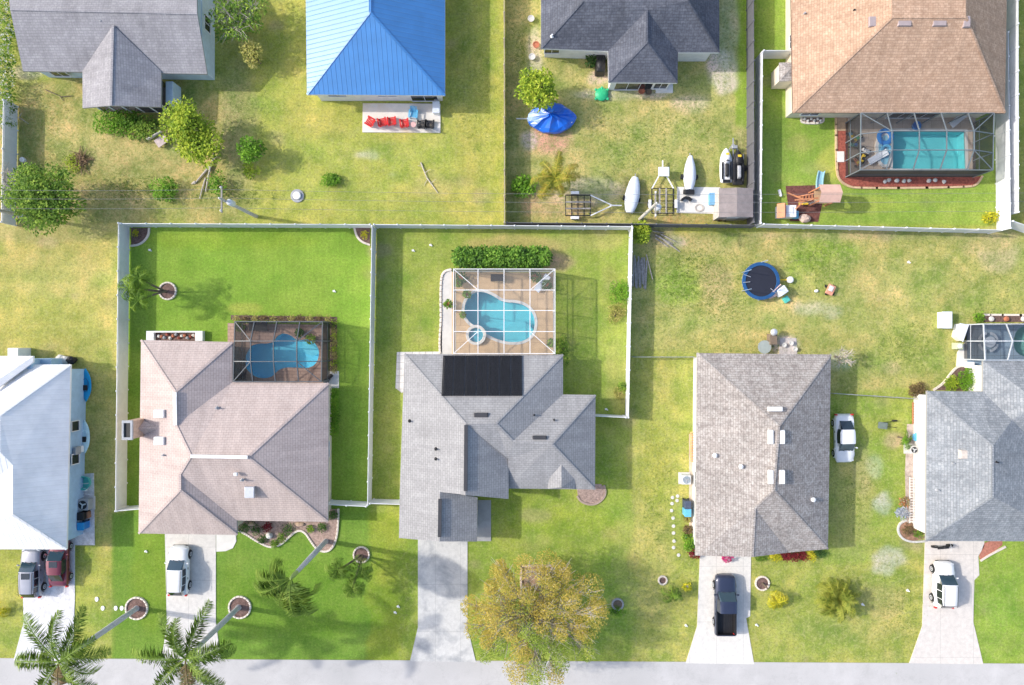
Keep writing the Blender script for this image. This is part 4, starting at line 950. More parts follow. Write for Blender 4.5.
# --- H3 charcoal hip
h = house('charcoal_roof_house', 'white walled house with the charcoal shingle hip roof', (632, 30))
roof(h, dict(a=(541, 48.5, 2.85), v=(608, 51, 2.85), e=(608.5, 82.5, 2.8), f=(677.5, 83, 2.8), w=(678, 52.5, 2.85), b=(719.5, 52.5, 2.85), G=(647, 10, 5.05), M=(647, 42, 4.55),
             L=(583, 1, 5.2), R=(688, 1, 5.3), n=(541, -70, 2.85), o=(719, -70, 2.85), L2=(588, -16, 5.25), R2=(686, -16, 5.3)),
     ['a v G L', 'v e M G', 'e f M', 'f w G M', 'w b R G', 'G R L', 'a L L2 n', 'b o R2 R', 'L R R2 L2', 'n L2 R2 o'], SH_DARK, fm=TRIM, caps=['G M', 'M e', 'M f', 'a L', 'b R'], cw=.22)
fp, _ = walls(h, [(541, 48.5), (608, 51), (608, 83), (678, 83), (678, 53), (719, 53), (719, -70), (541, -70)], 2.85, WALLW, .42)
yS = P(560, 50, 2.85).y + .42
opening(h, 'S', yS, P(552, 55, 1.8).x, 1.75, 1.3, 1.0); opening(h, 'S', yS, P(700, 58, 1.8).x, 1.7, 1.2, .9); opening(h, 'W', P(541, 20, 2.85).x + .42, P(541, 15, 1.6).y, 1.6, 1.2, 1.1)
yS = P(640, 83, 2.8).y + .42
opening(h, 'S', yS, P(634, 86, 1.2).x, 1.15, 3.4, 2.0, kind='sliding_door', panes=3); opening(h, 'S', yS, P(661, 86, 1.2).x, 1.3, 1.2, 1.7)
mb = MB(); q = P(664, 90); mb.cbox((q.x, q.y + .2, .08), 1.6, 1.0, .16); mb.build('step', CONCL, h)
pipe(h, 552, 36, 3.5, TRIM)
# --- H4 tan hip, top right
h = house('tan_roof_house', 'cream house with the tan shingle hip roof at the top right', (900, 50))
roof(h, dict(a=(793, 112.5, 2.9), b=(1005, 113, 2.9), t=(892, 17, 6.3), s=(966, 17, 6.3), d=(790, -70, 2.9), c=(1008, -70, 2.9), u=(892, -6, 6.3), q=(966, -6, 6.3)), ['a b s t', 'b c q s', 'a t u d', 'd u q c', 't s q u'], SH_TAN, fm=mat('brown_fascia', (.2, .13, .1), .6), caps=['a t', 'b s', 't s'], cw=.3)
fp, _ = walls(h, [(793, 112.5), (1005, 113), (1005, -72), (793, -72)], 2.9, WALLT, .5)
x0, x1, y0, y1 = ringxy(fp)
for (vx, vy, zz, a_, b_) in ((872, 22, 5.6, .6, .9), (904, 23, 6.0, 1.2, .6), (939, 23, 6.0, 1.2, .6), (966, 22, 6.0, .6, 1.0)): vent(h, vx, vy, zz + .02, a_, b_, mat('brown_vent', (.36, .3, .3), .6, .1), .16)
pipe(h, 853, 11, 4.9, BLACK); pipe(h, 804, 14, 3.3)
q = P(787, 81); mb = MB(); mb.box(x0 - 1.35, x0 + .02, q.y - .75, q.y + .75, 0, 2.1); mb.build('bay', WALLT, h, bevel=.03); mb = MB(); mb.add([(x0 - 1.45, q.y - .85, 2.1), (x0, q.y - .85, 2.3), (x0, q.y + .85, 2.3), (x0 - 1.45, q.y + .85, 2.1), (x0 - .7, q.y, 2.65), (x0, q.y, 2.65)], [(0, 1, 5, 4), (2, 3, 4, 5), (3, 0, 4)]); mb.build('bay_roof', SH_BRN, h)
opening(h, 'S', y0, P(812, 112, 1.6).x, 1.5, 1.6, 1.1); opening(h, 'S', y0, P(915, 112, 1.2).x, 1.15, 4.2, 2.0, kind='sliding_door', panes=4); opening(h, 'W', x0, P(793, 40, 1.6).y, 1.6, 1.2, 1.1)
# --- H5 white metal, left edge
h = house('white_roof_house', 'blue walled house with the white metal roof at the left edge', (-20, 460))
roof(h, dict(a=(70.5, 364.5, 3.1), r=(0, 415, 5.75), s=(0, 452, 5.8), t=(13, 465, 5.3), u=(13, 515, 5.3), b=(66.5, 549.5, 3.1), c=(-110, 549, 3.1), d=(-110, 364, 3.1), v=(-50, 515, 5.3), w=(-50, 415, 5.2), x=(33.5, 364.5, 3.1)),
     ['a b u t s r', 'a r w d x', 'b c v u', 'c d w v', 'r s t u v w'], MT_WHT, fm=TRIM, caps=['a r', 'b u'], cw=.25)
roof(h, dict(a=(33, 356, 3.6), b=(33, 362, 3.6), c=(-8, 392, 4.7), d=(-8, 384, 4.7), e=(-60, 356, 3.6), f=(-60, 384, 4.7)), ['a b c d', 'a d f e'], MT_WHT, fm=TRIM, name='roof')
fp, _ = walls(h, [(70.5, 364.5), (67, 549), (-110, 549), (-110, 364.5)], 3.1, WALLB, .5)
fp2 = inset([P(33, 356, 3.6), P(33, 372, 3.6), P(-60, 372, 3.6), P(-60, 356, 3.6)], .3); mb = MB(); mb.poly(fp2, 0, 3.4); mb.build('wall', WALLB, h)
x1 = max(p.x for p in fp)
mb = MB(); q = P(41, 363, 2.2); mb.box(q.x - .85, q.x + .9, q.y - .5, q.y + .4, 0, 2.2); mb.build('utility_closet', WALLB, h, bevel=.03)
for yy in (426, 459): opening(h, 'E', x1 + .02, P(73, yy, 1.7).y, 1.7, .85, 1.0, panes=1)
mb = MB(); mb.box(x1 - .02, x1 + .2, P(80, 448).y - .35, P(80, 448).y + .35, 1.1, 1.9); mb.build('meter_box', GREYP, h, bevel=.02)
q = P(13, 353.5, 1.7); mb = MB(); mb.box(q.x - .5, q.x + .45, q.y - .4, q.y + .5, 0, 1.7); mb.build('closet', TRIM, h, bevel=.02)
# --- H6 pink hip
h = house('pink_roof_house', 'house with the pinkish shingle hip roof and white ridge vents', (234, 440))
V6 = dict(a=(141, 340, 2.8), b=(232.5, 342, 2.8), v=(232.5, 382, 2.8), c=(328.5, 383, 2.8), d=(328, 522, 2.8), e=(237, 520.5, 2.8), f=(237, 535, 2.8), g=(138.5, 533.5, 2.8),
          N=(175.5, 392, 4.65), M=(176, 425, 4.65), O=(191, 456, 5.45), E=(248, 457, 5.45), Q=(180, 474, 4.85), S=(180, 490, 4.85))
roof(h, V6, ['a b N', 'b v M N', 'v c E O M', 'c d E', 'd e Q O E', 'e f S Q', 'f g S', 'g a N M O Q S'], SH_PINK, caps=['a N', 'b N', 'M O', 'c E', 'd E', 'O Q', 'S g', 'S f', 'Q S'], cw=.28)
W = {k: P(*v) for k, v in V6.items()}
for a, b in (('N', 'M'), ('O', 'E')):
    mb = MB(); up = Vector((0, 0, .09)); mb.bar(W[a] + up, W[b] + up, .28, .1); mb.build('ridge_vent', TRIM, h)
fp, _ = walls(h, [(141, 340), (232.5, 342), (232.5, 382), (328.5, 383), (328, 522), (237, 520.5), (237, 535), (138.5, 533.5)], 2.8, WALLT, .45)
x0 = min(p.x for p in fp)
q = P(128, 430, 4.9); mb = MB(); mb.box(q.x - .4, q.x + .42, q.y - .78, q.y + .78, 0, 4.9); ch = mb.build('chimney', mat('chimney_tan', (.6, .42, .3), .85), h, bevel=.03)
mb = MB()
for (a0, a1, b0, b1) in ((q.x - .46, q.x + .46, q.y - .84, q.y - .62), (q.x - .46, q.x + .46, q.y + .62, q.y + .84), (q.x - .46, q.x - .3, q.y - .62, q.y + .62), (q.x + .28, q.x + .46, q.y - .62, q.y + .62)): mb.box(a0, a1, b0, b1, 4.9, 5.06)
mb.build('chimney_cap', GREYP, ch); mb = MB(); mb.box(q.x - .3, q.x + .28, q.y - .62, q.y + .62, 4.9, 4.93); mb.build('flue', BLACK, ch)
mb = MB(); mb.add([(x0 - .3, q.y - .8, 2.9), (x0 + 1.9, q.y, 3.75), (x0 - .3, q.y + .8, 2.9), (x0 - .3, q.y, 4.1)], [(0, 1, 3), (1, 2, 3), (0, 3, 2)]); mb.build('cricket', SH_PINK, h)
for y_ in (413.5, 440.5): vent(h, 160.5, y_, 4.0, .95, .75, TRIM, .34)
vent(h, 250, 492, 4.35, .9, 1.05, ALU, .2, name='skylight'); vent(h, 236, 474, 5.05, .3, .3, TRIM, .2); pipe(h, 217, 408, 3.9); pipe(h, 242, 480, 4.8); pipe(h, 164, 455, 4.1)
mb = MB()
yS = P(236, 520.5, 2.8).y + .45
opening(h, 'S', yS, P(262, 521, 1.6).x, 1.5, 1.8, 1.2); opening(h, 'S', yS, P(305, 521, 1.6).x, 1.5, 1.8, 1.2)
opening(h, 'S', P(190, 534.5, 2.8).y + .45, P(190, 534, 1.2).x, 1.15, 4.4, 2.1, glass=TRIM, kind='garage_door', panes=4); opening(h, 'E', max(p.x for p in fp), P(328, 450, 1.6).y, 1.6, 1.4, 1.1)
yN = P(190, 341, 2.8).y - .45; opening(h, 'N', yN, P(185, 341, 1.6).x, 1.4, 1.8, 1.3)
# --- H7 grey with solar
h = house('solar_roof_house', 'grey shingle house with the black solar array on its roof', (490, 450))
V7 = dict(a=(404.5, 354, 2.8), b=(563, 354.5, 2.8), c=(563, 394.5, 2.8), d=(595.5, 395, 2.8), e=(595, 489.5, 2.8), f=(508.3, 488.5, 2.8), f0=(508.3, 461, 3.95), N=(466, 424, 5.35), R=(496, 423.5, 5.3), T=(513, 441, 4.75), U=(552, 444, 4.75),
          S=(465.5, 494, 5.35), G=(440, 496, 4.4), s0=(402, 400, 2.8), w=(399.5, 497, 2.8), h0=(465.5, 494, 5.3))
roof(h, dict(a=(404.5, 354, 2.8), b=(563, 354.5, 2.8), c=(563, 394.5, 2.8), d=(595.5, 395, 2.8), e=(595, 489.5, 2.8), f=(508.3, 488.5, 2.8), N=(466, 424, 5.35), R=(496, 423.5, 5.3), T=(513, 441, 4.75), U=(552, 444, 4.75), Y=(508.3, 459, 3.85)),
     ['a b R N', 'b c T R', 'c d U T', 'd e U', 'N R T Y', 'T U e f Y'], SH_GREY, caps=['a N', 'b R', 'R T', 'U d', 'U e', 'T U'], cw=.25)
roof(h, dict(a=(404.5, 354, 2.8), w=(399.7, 494, 2.8), v=(440, 492, 4.42), S=(465.5, 495, 5.38), N=(466, 424, 5.38), x=(508.5, 499, 3.55), y=(508.5, 458, 3.55)), ['a w v S N', 'N S x y'], SH_GREY, caps=[])
roof(h, dict(w=(399.7, 494, 2.81), g=(399, 538, 2.8), k=(439.5, 541.5, 4.4), K=(440, 492, 4.41), l=(477, 541.5, 2.95), m=(477.5, 497.5, 2.95)), ['w g k K', 'K k l m'], SH_GREY, name='garage_roof')
mb = MB()
W = P(466, 425, 5.45); W_ = P(465.5, 491, 5.45); mb.bar(W, W_, .3, .12); W = P(440, 499, 4.5); W_ = P(439.5, 537, 4.5); mb.bar(W, W_, .3, .12); mb.build('ridge_vent', DARKM, h)
roof(h, dict(a=(548, 488.8, 2.92), b=(575, 489, 2.92), k=(561.5, 487.5, 3.7), t=(561.3, 463, 3.9), c=(575, 478, 3.25), d=(548, 475, 3.25)), ['a k t d', 'k b c t'], SH_GREY, name='entry_gable_roof', thick=.16)
fp, _ = walls(h, [(404.5, 354), (563, 354.5), (563, 394.5), (595.5, 395), (595, 489.5), (508.5, 488.5), (508.5, 497), (477, 497), (477, 541), (399.3, 538)], 2.8, WALLW, .4)
# gable triangles facing the street
def gable_s(root, a, k, b, m):
    a, k, b = P(*a), P(*k), P(*b); dn = Vector((0, .42, -.2)); mb = MB(); a, k, b = a + dn, k + dn, b + dn; zb = 2.5
    vs = [(a.x + .35, a.y, zb), (b.x - .35, a.y, zb), (b.x - .35, a.y, max(zb, b.z - .1)), (k.x, a.y, k.z), (a.x + .35, a.y, max(zb, a.z - .1))]
    mb.add(vs + [(x, y + .1, z) for x, y, z in vs], [(0, 1, 2, 3, 4), (9, 8, 7, 6, 5)] + [(i, 5 + i, 5 + (i + 1) % 5, (i + 1) % 5) for i in range(5)]); mb.build('gable_wall', m, root)
gable_s(h, (399, 540, 2.8), (439.5, 541.5, 4.4), (477, 541.5, 2.95), WALLW)
gable_s(h, (440, 497.5, 4.2), (465.5, 497.5, 5.38), (508.5, 498, 3.55), WALLW)
q0, q1 = P(443, 356, 2.9), P(522.5, 395, 4.3); sol = MB(); n = 7; ww = (q1.x - q0.x) / n
def zroof(y_): # height of the north slope at world y
    a_, b_ = P(480, 354, 2.8), P(480, 424, 5.35); return a_.z + (b_.z - a_.z) * (a_.y - y_) / (a_.y - b_.y)
SOL = mat('solar_collector', (.01, .011, .015), .6, .3, 2, spec=.3, bmp=.05)
ya, yb = P(443, 356, 2.95).y, P(443, 395, 4.25).y
for i in range(n):
    mb = MB(); xa, xb = q0.x + ww * i + .025, q0.x + ww * (i + 1) - .025
    kk = 9
    for j in range(kk): # ribbed collector mats
        s0, s1 = xa + (xb - xa) * j / kk, xa + (xb - xa) * (j + .8) / kk
        mb.bar(((s0 + s1) / 2, ya, zroof(ya) + .1), ((s0 + s1) / 2, yb, zroof(yb) + .1), s1 - s0, .05)
    mb.bar((xa, ya, zroof(ya) + .1), (xb, ya, zroof(ya) + .1), .1, .1); mb.bar((xa, yb, zroof(yb) + .1), (xb, yb, zroof(yb) + .1), .1, .1)
    mb.build('solar_panel', SOL, h)
vent(h, 481, 415, 5.05, 1.25, .4, DARKM, .12, name='skylight'); vent(h, 539.5, 437.5, 4.6, 1.25, .35, DARKM, .12, name='skylight')
for (a_, b_, z_) in ((436, 449, 4.3), (436, 459, 4.3), (409.5, 421, 3.2), (534, 415, 3.9), (554, 420, 3.8)): pipe(h, a_, b_, z_, BLACK)
opening(h, 'S', P(438, 540, 2.8).y + .4, P(438, 538, 1.2).x, 1.15, 4.6, 2.1, glass=TRIM, kind='garage_door', panes=4)
yS = P(550, 489, 2.8).y + .4; opening(h, 'S', yS, P(545, 488, 1.6).x, 1.5, 1.6, 1.2); opening(h, 'S', yS, P(525, 488, 1.6).x, 1.5, .9, 1.2)
opening(h, 'E', P(477, 515, 2.8).x - .4, P(477, 512, 1.2).y, 1.1, 1.0, 2.1, kind='door', panes=1)
opening(h, 'N', P(500, 354, 2.8).y - .4, P(505, 354, 1.2).x, 1.1, 4.0, 2.0, kind='sliding_door', panes=4)
mb = MB(); q = P(404, 430); mb.box(q.x - .1, q.x + .1, P(0, 535).y, P(0, 500).y, 0, 2.6)
# --- H8 brown
h = house('brown_roof_house', 'house with the mottled brown shingle roof and white roof vents', (763, 455))
roof(h, dict(a=(697, 353, 2.8), b=(831, 354.5, 2.8), c=(828, 549, 2.8), x=(789, 552.5, 2.8), d=(752.5, 557, 4.0), e=(695.5, 555.5, 2.8), N=(779, 426, 5.3), S=(774, 490, 5.3), T=(755, 508, 4.6), y=(789, 552.6, 2.79)),
     ['a b N', 'b c S N', 'c x T S', 'x d T', 'a N S T d e'], SH_BRN, caps=['a N', 'b N', 'c S', 'S T', 'T d', 'N S'], cw=.26)
fp, _ = walls(h, [(697, 353), (831, 354.5), (828, 549), (789, 552), (789, 556), (695.5, 555.5)], 2.8, WALLW, .42)
gable_s(h, (695.5, 556, 2.8), (752.5, 557, 4.0), (789, 553, 2.8), WALLW)
vent(h, 775, 409, 5.0, 1.3, .4, TRIM, .18); 
for xx_ in (770.5, 782):
    for yy_ in (437, 477): vent(h, xx_, yy_, 5.15, .45, 1.25, TRIM, .16)
for (a_, b_, z_) in ((740, 466, 4.2), (714, 455, 3.4), (812, 499, 3.5)):
    c = P(a_, b_, z_); mb = MB(); mb.lathe((c.x, c.y, z_), [(.12, 0), (.12, .15), (.2, .2), (.2, .34), (.0, .42)], 12); mb.build('turbine_vent', TRIM, h)
opening(h, 'S', P(720, 556, 2.8).y + .42, P(724, 554, 1.2).x, 1.1, 4.6, 2.1, glass=TRIM, kind='garage_door', panes=4)
opening(h, 'S', P(800, 551, 2.8).y + .42, P(806, 551, 1.6).x, 1.5, 1.6, 1.2); opening(h, 'W', min(p.x for p in fp), P(697, 480, 1.6).y, 1.6, 1.4, 1.1); opening(h, 'N', max(p.y for p in fp), P(787, 353, 1.2).x, 1.1, 2.4, 2.0, kind='sliding_door')
# --- H9 blue grey
h = house('blue_grey_roof_house', 'house with the blue grey shingle roof at the right edge', (975, 460))
roof(h, dict(a=(927, 391, 2.8), b=(983, 391.5, 2.8), c=(983, 361, 2.8), d=(1080, 361, 2.8), e=(1080, 541.5, 2.8), f=(926, 541, 2.8), N=(993, 446, 5.2), S=(993, 497, 5.2), V=(1012, 420, 3.95), M=(1040, 403, 4.8), E=(1062, 470, 2.95)),
     ['a b V N', 'b c M V', 'c d M', 'a N S f', 'f S e', 'N V E', 'V M E', 'N E S', 'S E e', 'd e E', 'd E M'], SH_BLU, caps=['S f', 'N S', 'a N'], cw=.24)
fp, _ = walls(h, [(927, 391), (983, 391.5), (983, 361), (1080, 361), (1080, 541), (926, 541)], 2.8, WALLW, .45)
vent(h, 963, 454, 4.0, .8, .8, mat('beige_vent', (.6, .52, .45), .7), .3); pipe(h, 952, 463, 3.7); pipe(h, 996, 462, 5.1, BLACK); pipe(h, 937, 490, 3.2)
opening(h, 'S', P(950, 541, 2.8).y + .45, P(957, 540, 1.2).x, 1.1, 4.6, 2.1, glass=TRIM, kind='garage_door', panes=4)

# ============================================================ fences
DF = mat('dark_fence', (.13, .13, .145), .7, .15, 3)
LAT = mat('tan_fence', (.5, .42, .32), .85, .2, 3)
fence('vinyl_fence', 'white vinyl fence along the left side of the pink roofed house plot', [(118.5, 223), (115.5, 511)])
fence('vinyl_fence', 'white vinyl fence along the back of the pink roofed house lawn', [(121, 223.5), (370, 224.5)])
fence('vinyl_fence', 'white vinyl fence dividing the pink and the solar roofed houses back lawns', [(372, 226), (367.5, 505)])
fence('vinyl_fence', 'short white vinyl fence left of the pink roofed house', [(117, 511), (140, 509)])
fence('vinyl_fence', 'short white vinyl fence right of the pink roofed house', [(327, 504.5), (366, 506.5)])
fence('vinyl_fence', 'short white vinyl fence left of the solar roofed house', [(370, 503.5), (403, 504.5)])
fence('vinyl_fence', 'white vinyl fence along the back behind the kidney pool', [(374, 224.5), (632, 226.5)])
fence('vinyl_fence', 'white vinyl fence right of the solar roofed house lawn', [(632.5, 228), (628.5, 417.5)])
fence('vinyl_fence', 'short white vinyl fence right of the solar roofed house', [(626, 417.5), (592, 416)])
fence('vinyl_fence', 'white vinyl fence left of the tan roofed house lawn', [(761, 223), (762.5, 52)])
fence('vinyl_fence', 'short white vinyl fence joining the tan roofed house', [(764, 50.5), (795, 50.5)])
fence('vinyl_fence', 'white vinyl fence below the playset lawn', [(764, 224), (1002, 230)])
fence('vinyl_fence', 'white vinyl fence at the right of the tan roofed house', [(1010.5, 228), (1008, 32)], h=1.83)
fence('vinyl_fence', 'outermost white vinyl fence at the right edge', [(1018.5, 212), (1018, 0), (1017.5, -40)], h=1.83)
fence('vinyl_fence', 'white vinyl fence running off the right edge', [(1013, 221), (1045, 232), (1150, 233)], h=1.83)
fence('vinyl_fence', 'white vinyl fence at the left edge beside the flowering hedge', [(3.5, 100), (1.5, 222)], h=1.83)
fence('dark_fence', 'tall dark grey fence between the boats and the tan roofed house', [(753.5, -40), (754, 222)], m=DF, h=1.9, sp=1.9)
fence('dark_fence', 'dark fence behind the boat trailers', [(507, 222.5), (756, 225)], m=DF, h=1.6, sp=2.2)
fence('tan_fence', 'weathered tan fence left of the charcoal roofed house plot', [(504, -40), (504.5, 222)], m=LAT, h=1.75, sp=2.4)
fence('chain_link_fence', 'chain link fence left of the brown shingle house', [(634, 357), (694, 357)], h=1.2, kind='chain', sp=2.4)
fence('chain_link_fence', 'chain link fence right of the brown shingle house', [(834, 393.5), (927, 399.5)], h=1.2, kind='chain', sp=2.4)
# ============================================================ vehicles
car('silver_suv', 'silver car at the far left of the gravel driveway', 31, 573, R(0), 4.6, 1.85, 1.55, (.34, .35, .4), 'suv')
car('red_car', 'dark red car beside the silver one on the gravel driveway', 58, 563, R(0), 4.5, 1.8, 1.5, (.17, .03, .05), 'sedan')
car('white_suv', 'white car parked on the pink roofed house driveway', 178, 571, R(-1), 4.6, 1.85, 1.6, (.76, .77, .78), 'suv')
car('pickup_truck', 'dark blue pickup truck on the clean light driveway', 725.5, 605, R(0), 5.5, 1.95, 1.85, (.035, .045, .085), 'pickup', 'pickup truck')
car('white_hatchback', 'white car parked on the grass right of the brown roof', 845, 438.5, R(181), 4.5, 1.78, 1.5, (.78, .79, .8), 'sedan')
car('white_suv', 'white boxy car on the right hand driveway', 944.5, 585, R(-1), 4.3, 1.85, 1.75, (.78, .78, .78), 'suv')

# ============================================================ palms and trees
palm('royal_palm', 'tall palm leaning over the gravel driveway at the lower left', 137, 608, 9.6, 12, 4.5, .85, PALMG, 'tall palms with white trunks', .23, 1.05, (-.05, .8), seed=3, crownshaft=True, nleaf=60, lean=(-.1, 0))
palm('royal_palm', 'tall palm whose crown hangs over the pink roofed house driveway', 239, 607, 9.3, 12, 4.4, .85, PALMG, 'tall palms with white trunks', .23, 1.0, (-.05, .8), seed=4, crownshaft=True, nleaf=60)
palm('royal_palm', 'tall palm rising from the wavy bed with its leaves blown to one side', 326, 541, 8.2, 13, 4.6, .95, PALMG, 'tall palms with white trunks', .22, 1.5, (.1, .7), az=(R(175), R(310)), seed=5, crownshaft=True, nleaf=60, lean=(-.2, -.2))
for q in range(3): 
    pass
tree_ring('curb ring with a tall palm beside the gravel driveway', 137, 608, 1.0); tree_ring('curb ring with a tall palm beside the pink roofed house driveway', 240, 607, 1.0)
tree_ring('curb ring at the small palm near the wavy bed', 361.5, 554.5, .72); tree_ring('curb ring at the three stemmed palm on the back lawn', 168, 291, .78)
for i, (dx, dy, lx, ly) in enumerate(((0, 0, -.5, .9), (.15, -.1, -.7, -1.1), (-.1, .1, -1.7, .1))):
    palm('christmas_palm', ['upper', 'lower', 'outer'][i] + ' stem of the three stemmed palm on the back lawn', 167 + dx * 5, 291.5 + dy * 5, 3.8 - .3 * i, 9, 1.7, .55, LG, 'stems of the three stemmed palm', .09, 1.7, (.2, 1.1), seed=20 + i, nleaf=16, lean=(lx, ly))
for i, (lx, ly) in enumerate(((-1.3, -.3), (.6, -.4), (-.3, -2.0))):
    palm('christmas_palm', ['left', 'right', 'lower'][i] + ' stem of the dark small palm below the wavy bed', 361 + i, 555 + i * .5, 3.3 - .25 * i, 9, 1.6, .55, PALMG, 'stems of the small dark palm', .09, 1.6, (.2, 1.1), seed=30 + i, nleaf=16, lean=(lx, ly))
palm('coconut_palm', 'yellowing coconut palm inside the boat yard fence', 553, 187, 3.6, 15, 3.0, .55, PALMY, None, .16, 1.3, (.0, 1.1), seed=8, nleaf=34)
palm('small_palm', 'small green palm between two round pots', 670, 591, 1.1, 9, 1.2, .45, LG, None, .09, 1.2, (.2, 1.1), seed=9, nleaf=12)
palm('yellow_palm', 'small bright yellow palm beside the dark curb ring', 774, 598, 1.0, 8, 1.3, .6, LYEL, None, .08, 1.4, (.1, .9), seed=10, nleaf=14)
palm('small_palm', 'small green and yellow palm on the grass above the white car', 898, 437, .8, 6, 1.2, .4, LBRIGHT, None, .07, 1.3, (.1, .8), az=(R(-80), R(40)), seed=11, nleaf=12)
palm('clumping_palm', 'feathery olive clumping palm on the right front lawn', 833, 596, .7, 34, 2.3, .55, leafmat('palm_olive', [(.16, .22, .03), (.28, .34, .05), (.46, .46, .08), (.3, .36, .06)], .9), None, .2, 1.0, (.35, 1.3), seed=12, nleaf=26)
palm('small_palm', 'low yellow palm at the left edge of the gravel driveway', 4, 609, .6, 6, 1.2, .4, LYEL, None, .07, 1.3, (.1, .8), seed=13, nleaf=12)
tree('broad_tree', 'big golden and olive tree overhanging the street', 535, 617, 6.7, 7.4, LOLIVE, 40000, .13, seed=3, blobs=64, trunk=.3, bare=1, ry=5.9, zc=4.6, m2=LGOLD, flat=.62, base=(536, 604), cr=(.08, .19))
tree('round_tree', 'large round dark green tree under the wires at the left', 44, 197, 3.4, 5.2, LG, 6500, .26, seed=5, blobs=22, trunk=.18, zc=3.2, flat=.6, cr=(.26, .42))
tree('lime_tree', 'lime green tree beside the grey porch', 184, 124, 2.1, 4.4, LLIME, 2200, .27, seed=6, blobs=12, zc=2.9, flat=.6, cr=(.32, .5))
tree('lime_tree', 'lime green tree below the one beside the grey porch', 200, 142, 2.3, 3.8, LLIME, 2300, .27, seed=7, blobs=12, zc=2.5, flat=.6, cr=(.3, .48))
tree('round_tree', 'lime and green round tree above the blue tarp', 538, 90, 2.0, 4.0, LLIME, 2600, .26, seed=8, blobs=13, zc=2.6, flat=.6, cr=(.3, .48))
tree('open_tree', 'sparse half bare tree at the corner of the weathered grey house', 237, 14, 2.9, 4.2, LG, 1500, .26, seed=9, blobs=16, bare=1, zc=3, flat=.5, cr=(.18, .34))
tree('small_tree', 'yellowish small round tree below the half bare tree', 252, 54, 1.25, 2.6, leafmat('leaf_ochre', [(.25, .28, .06), (.42, .42, .1), (.55, .5, .16), (.6, .55, .2)]), 1100, .2, seed=10, blobs=8, zc=1.8, flat=.6, cr=(.34, .5))
tree('small_tree', 'green small tree left of the blue roofed house lawn', 252, 150, 1.3, 2.8, LBRIGHT, 900, .24, seed=11, blobs=8, zc=1.8, flat=.6, cr=(.34, .5))
tree('bare_tree', 'pale leafless tree right of the brown shingle house', 843, 357, 1.3, 2.2, LDRY, 120, .12, seed=12, blobs=9, bare=1, zc=1.6, trunk=.07)
tree('bare_tree', 'leafless twiggy tree by the left edge fence', 16, 180, 1.9, 2.4, LBRN, 60, .12, seed=13, blobs=8, bare=1, zc=1.7, trunk=.07)
S = shrub
S('shrub', 'leafy shrub row under the grey porch, its left clump', 118, 121, 2.4, 1.3, LBRIGHT, 1300, .22, ry=1.2); S('shrub', 'leafy shrub row under the grey porch, its right clump', 142, 128, 1.8, 1.2, LG, 900, .22, ry=1.2)
S('shrub', 'bright small shrub standing below the lime trees under the wires', 164, 189, 1.3, 1.2, LBRIGHT, 700, .2); S('shrub', 'thin upright shrub between the fallen logs and the pole', 217, 183, .8, 1.4, LBRIGHT, 350, .2, ry=1.3)
S('shrub', 'small green shrub alone on the blue roofed house lawn', 331, 180, 1.0, .8, LBRIGHT, 600, .17, ry=.6); S('shrub', 'low yellow green shrub at the brush pile', 72, 163, .9, .6, LLIME, 250, .18); S('shrub', 'small shrub under the left half bare tree trunk', 250, 170, .9, .9, LLIME, 300, .18)
S('shrub', 'round green shrub inside the tan fence beside the coconut palm', 523, 186, 1.1, 1.3, LBRIGHT, 600, .24); S('shrub', 'yellow green shrub outside the corner of the dark fence', 641, 232, 1.2, 1.6, LLIME, 900, .2)
S('shrub', 'yellow green shrub in the lawn corner right of the long pool', 991, 217, .75, .7, LYEL, 220, .22); S('shrub', 'bright green shrub against the right fence of the solar roofed house', 620.5, 292, 1.0, 1.1, LBRIGHT, 700, .17, ry=1.2)
S('shrub', 'dry yellow shrub below the bright one against the fence', 617, 313, .9, .6, LDRY, 450, .15, ry=.9); S('shrub', 'small dry shrub further down the same fence', 620, 393, .6, .5, LDRY, 250, .15); S('shrub', 'dull green shrub near the end of the same fence', 623, 387, .5, .7, LG, 220, .15)
S('shrub', 'green shrub right of the white cage corner', 562, 352, .75, 1.0, LG, 420, .18, ry=1.6); S('shrub', 'larger round green shrub in the corner bed at the right house', 969, 379, 1.05, 1.3, LBRIGHT, 1300, .15); S('shrub', 'smaller round green shrub in the corner bed at the right house', 952, 383, .75, 1.0, LLIME, 800, .14)
S('shrub', 'round brown shrub at the end of the chain link fence', 918.5, 390, .85, 1.0, LBRN, 1000, .14); S('shrub', 'green shrub above the cage bed at the right edge', 979, 317, .6, .8, LBRIGHT, 300, .15)
S('shrub', 'glossy green shrub at the left corner of the clean light driveway', 690, 545, .62, .9, LBRIGHT, 420, .16); S('flower_bush', 'red leaved bush at the left corner of the clean light driveway', 695.5, 553, .8, .7, LRED, 450, .15, 'flower bush', ry=.5)
S('shrub', 'small weedy shrub beside the round curb ring near the big tree', 617, 611, .8, .3, LBRIGHT, 260, .14, ry=.5); S('shrub', 'green clump beside the house corner right of the clean light driveway', 763, 558, .8, .5, LG, 240, .15, ry=.4)
for i, (x, y, mt, l_) in enumerate(((776, 557, LYEL, 'yellow bush first in the row below the brown roof'), (786, 556.5, LRED, 'dark red bush next to the yellow one below the brown roof'), (795, 556, LRED, 'middle dark red bush below the brown roof'), (804, 556, LRED, 'last dark red bush below the brown roof'), (811, 556, LYEL, 'yellow bush at the right end of the row below the brown roof'), (820, 553, LDARK, 'dark green bush at the right corner of the brown roof'))):
    S('flower_bush', l_, x, y, .55, .7, mt, 330, .15, 'flower bush', 'bushes in the bed below the brown roof', ry=.42, stem=False)
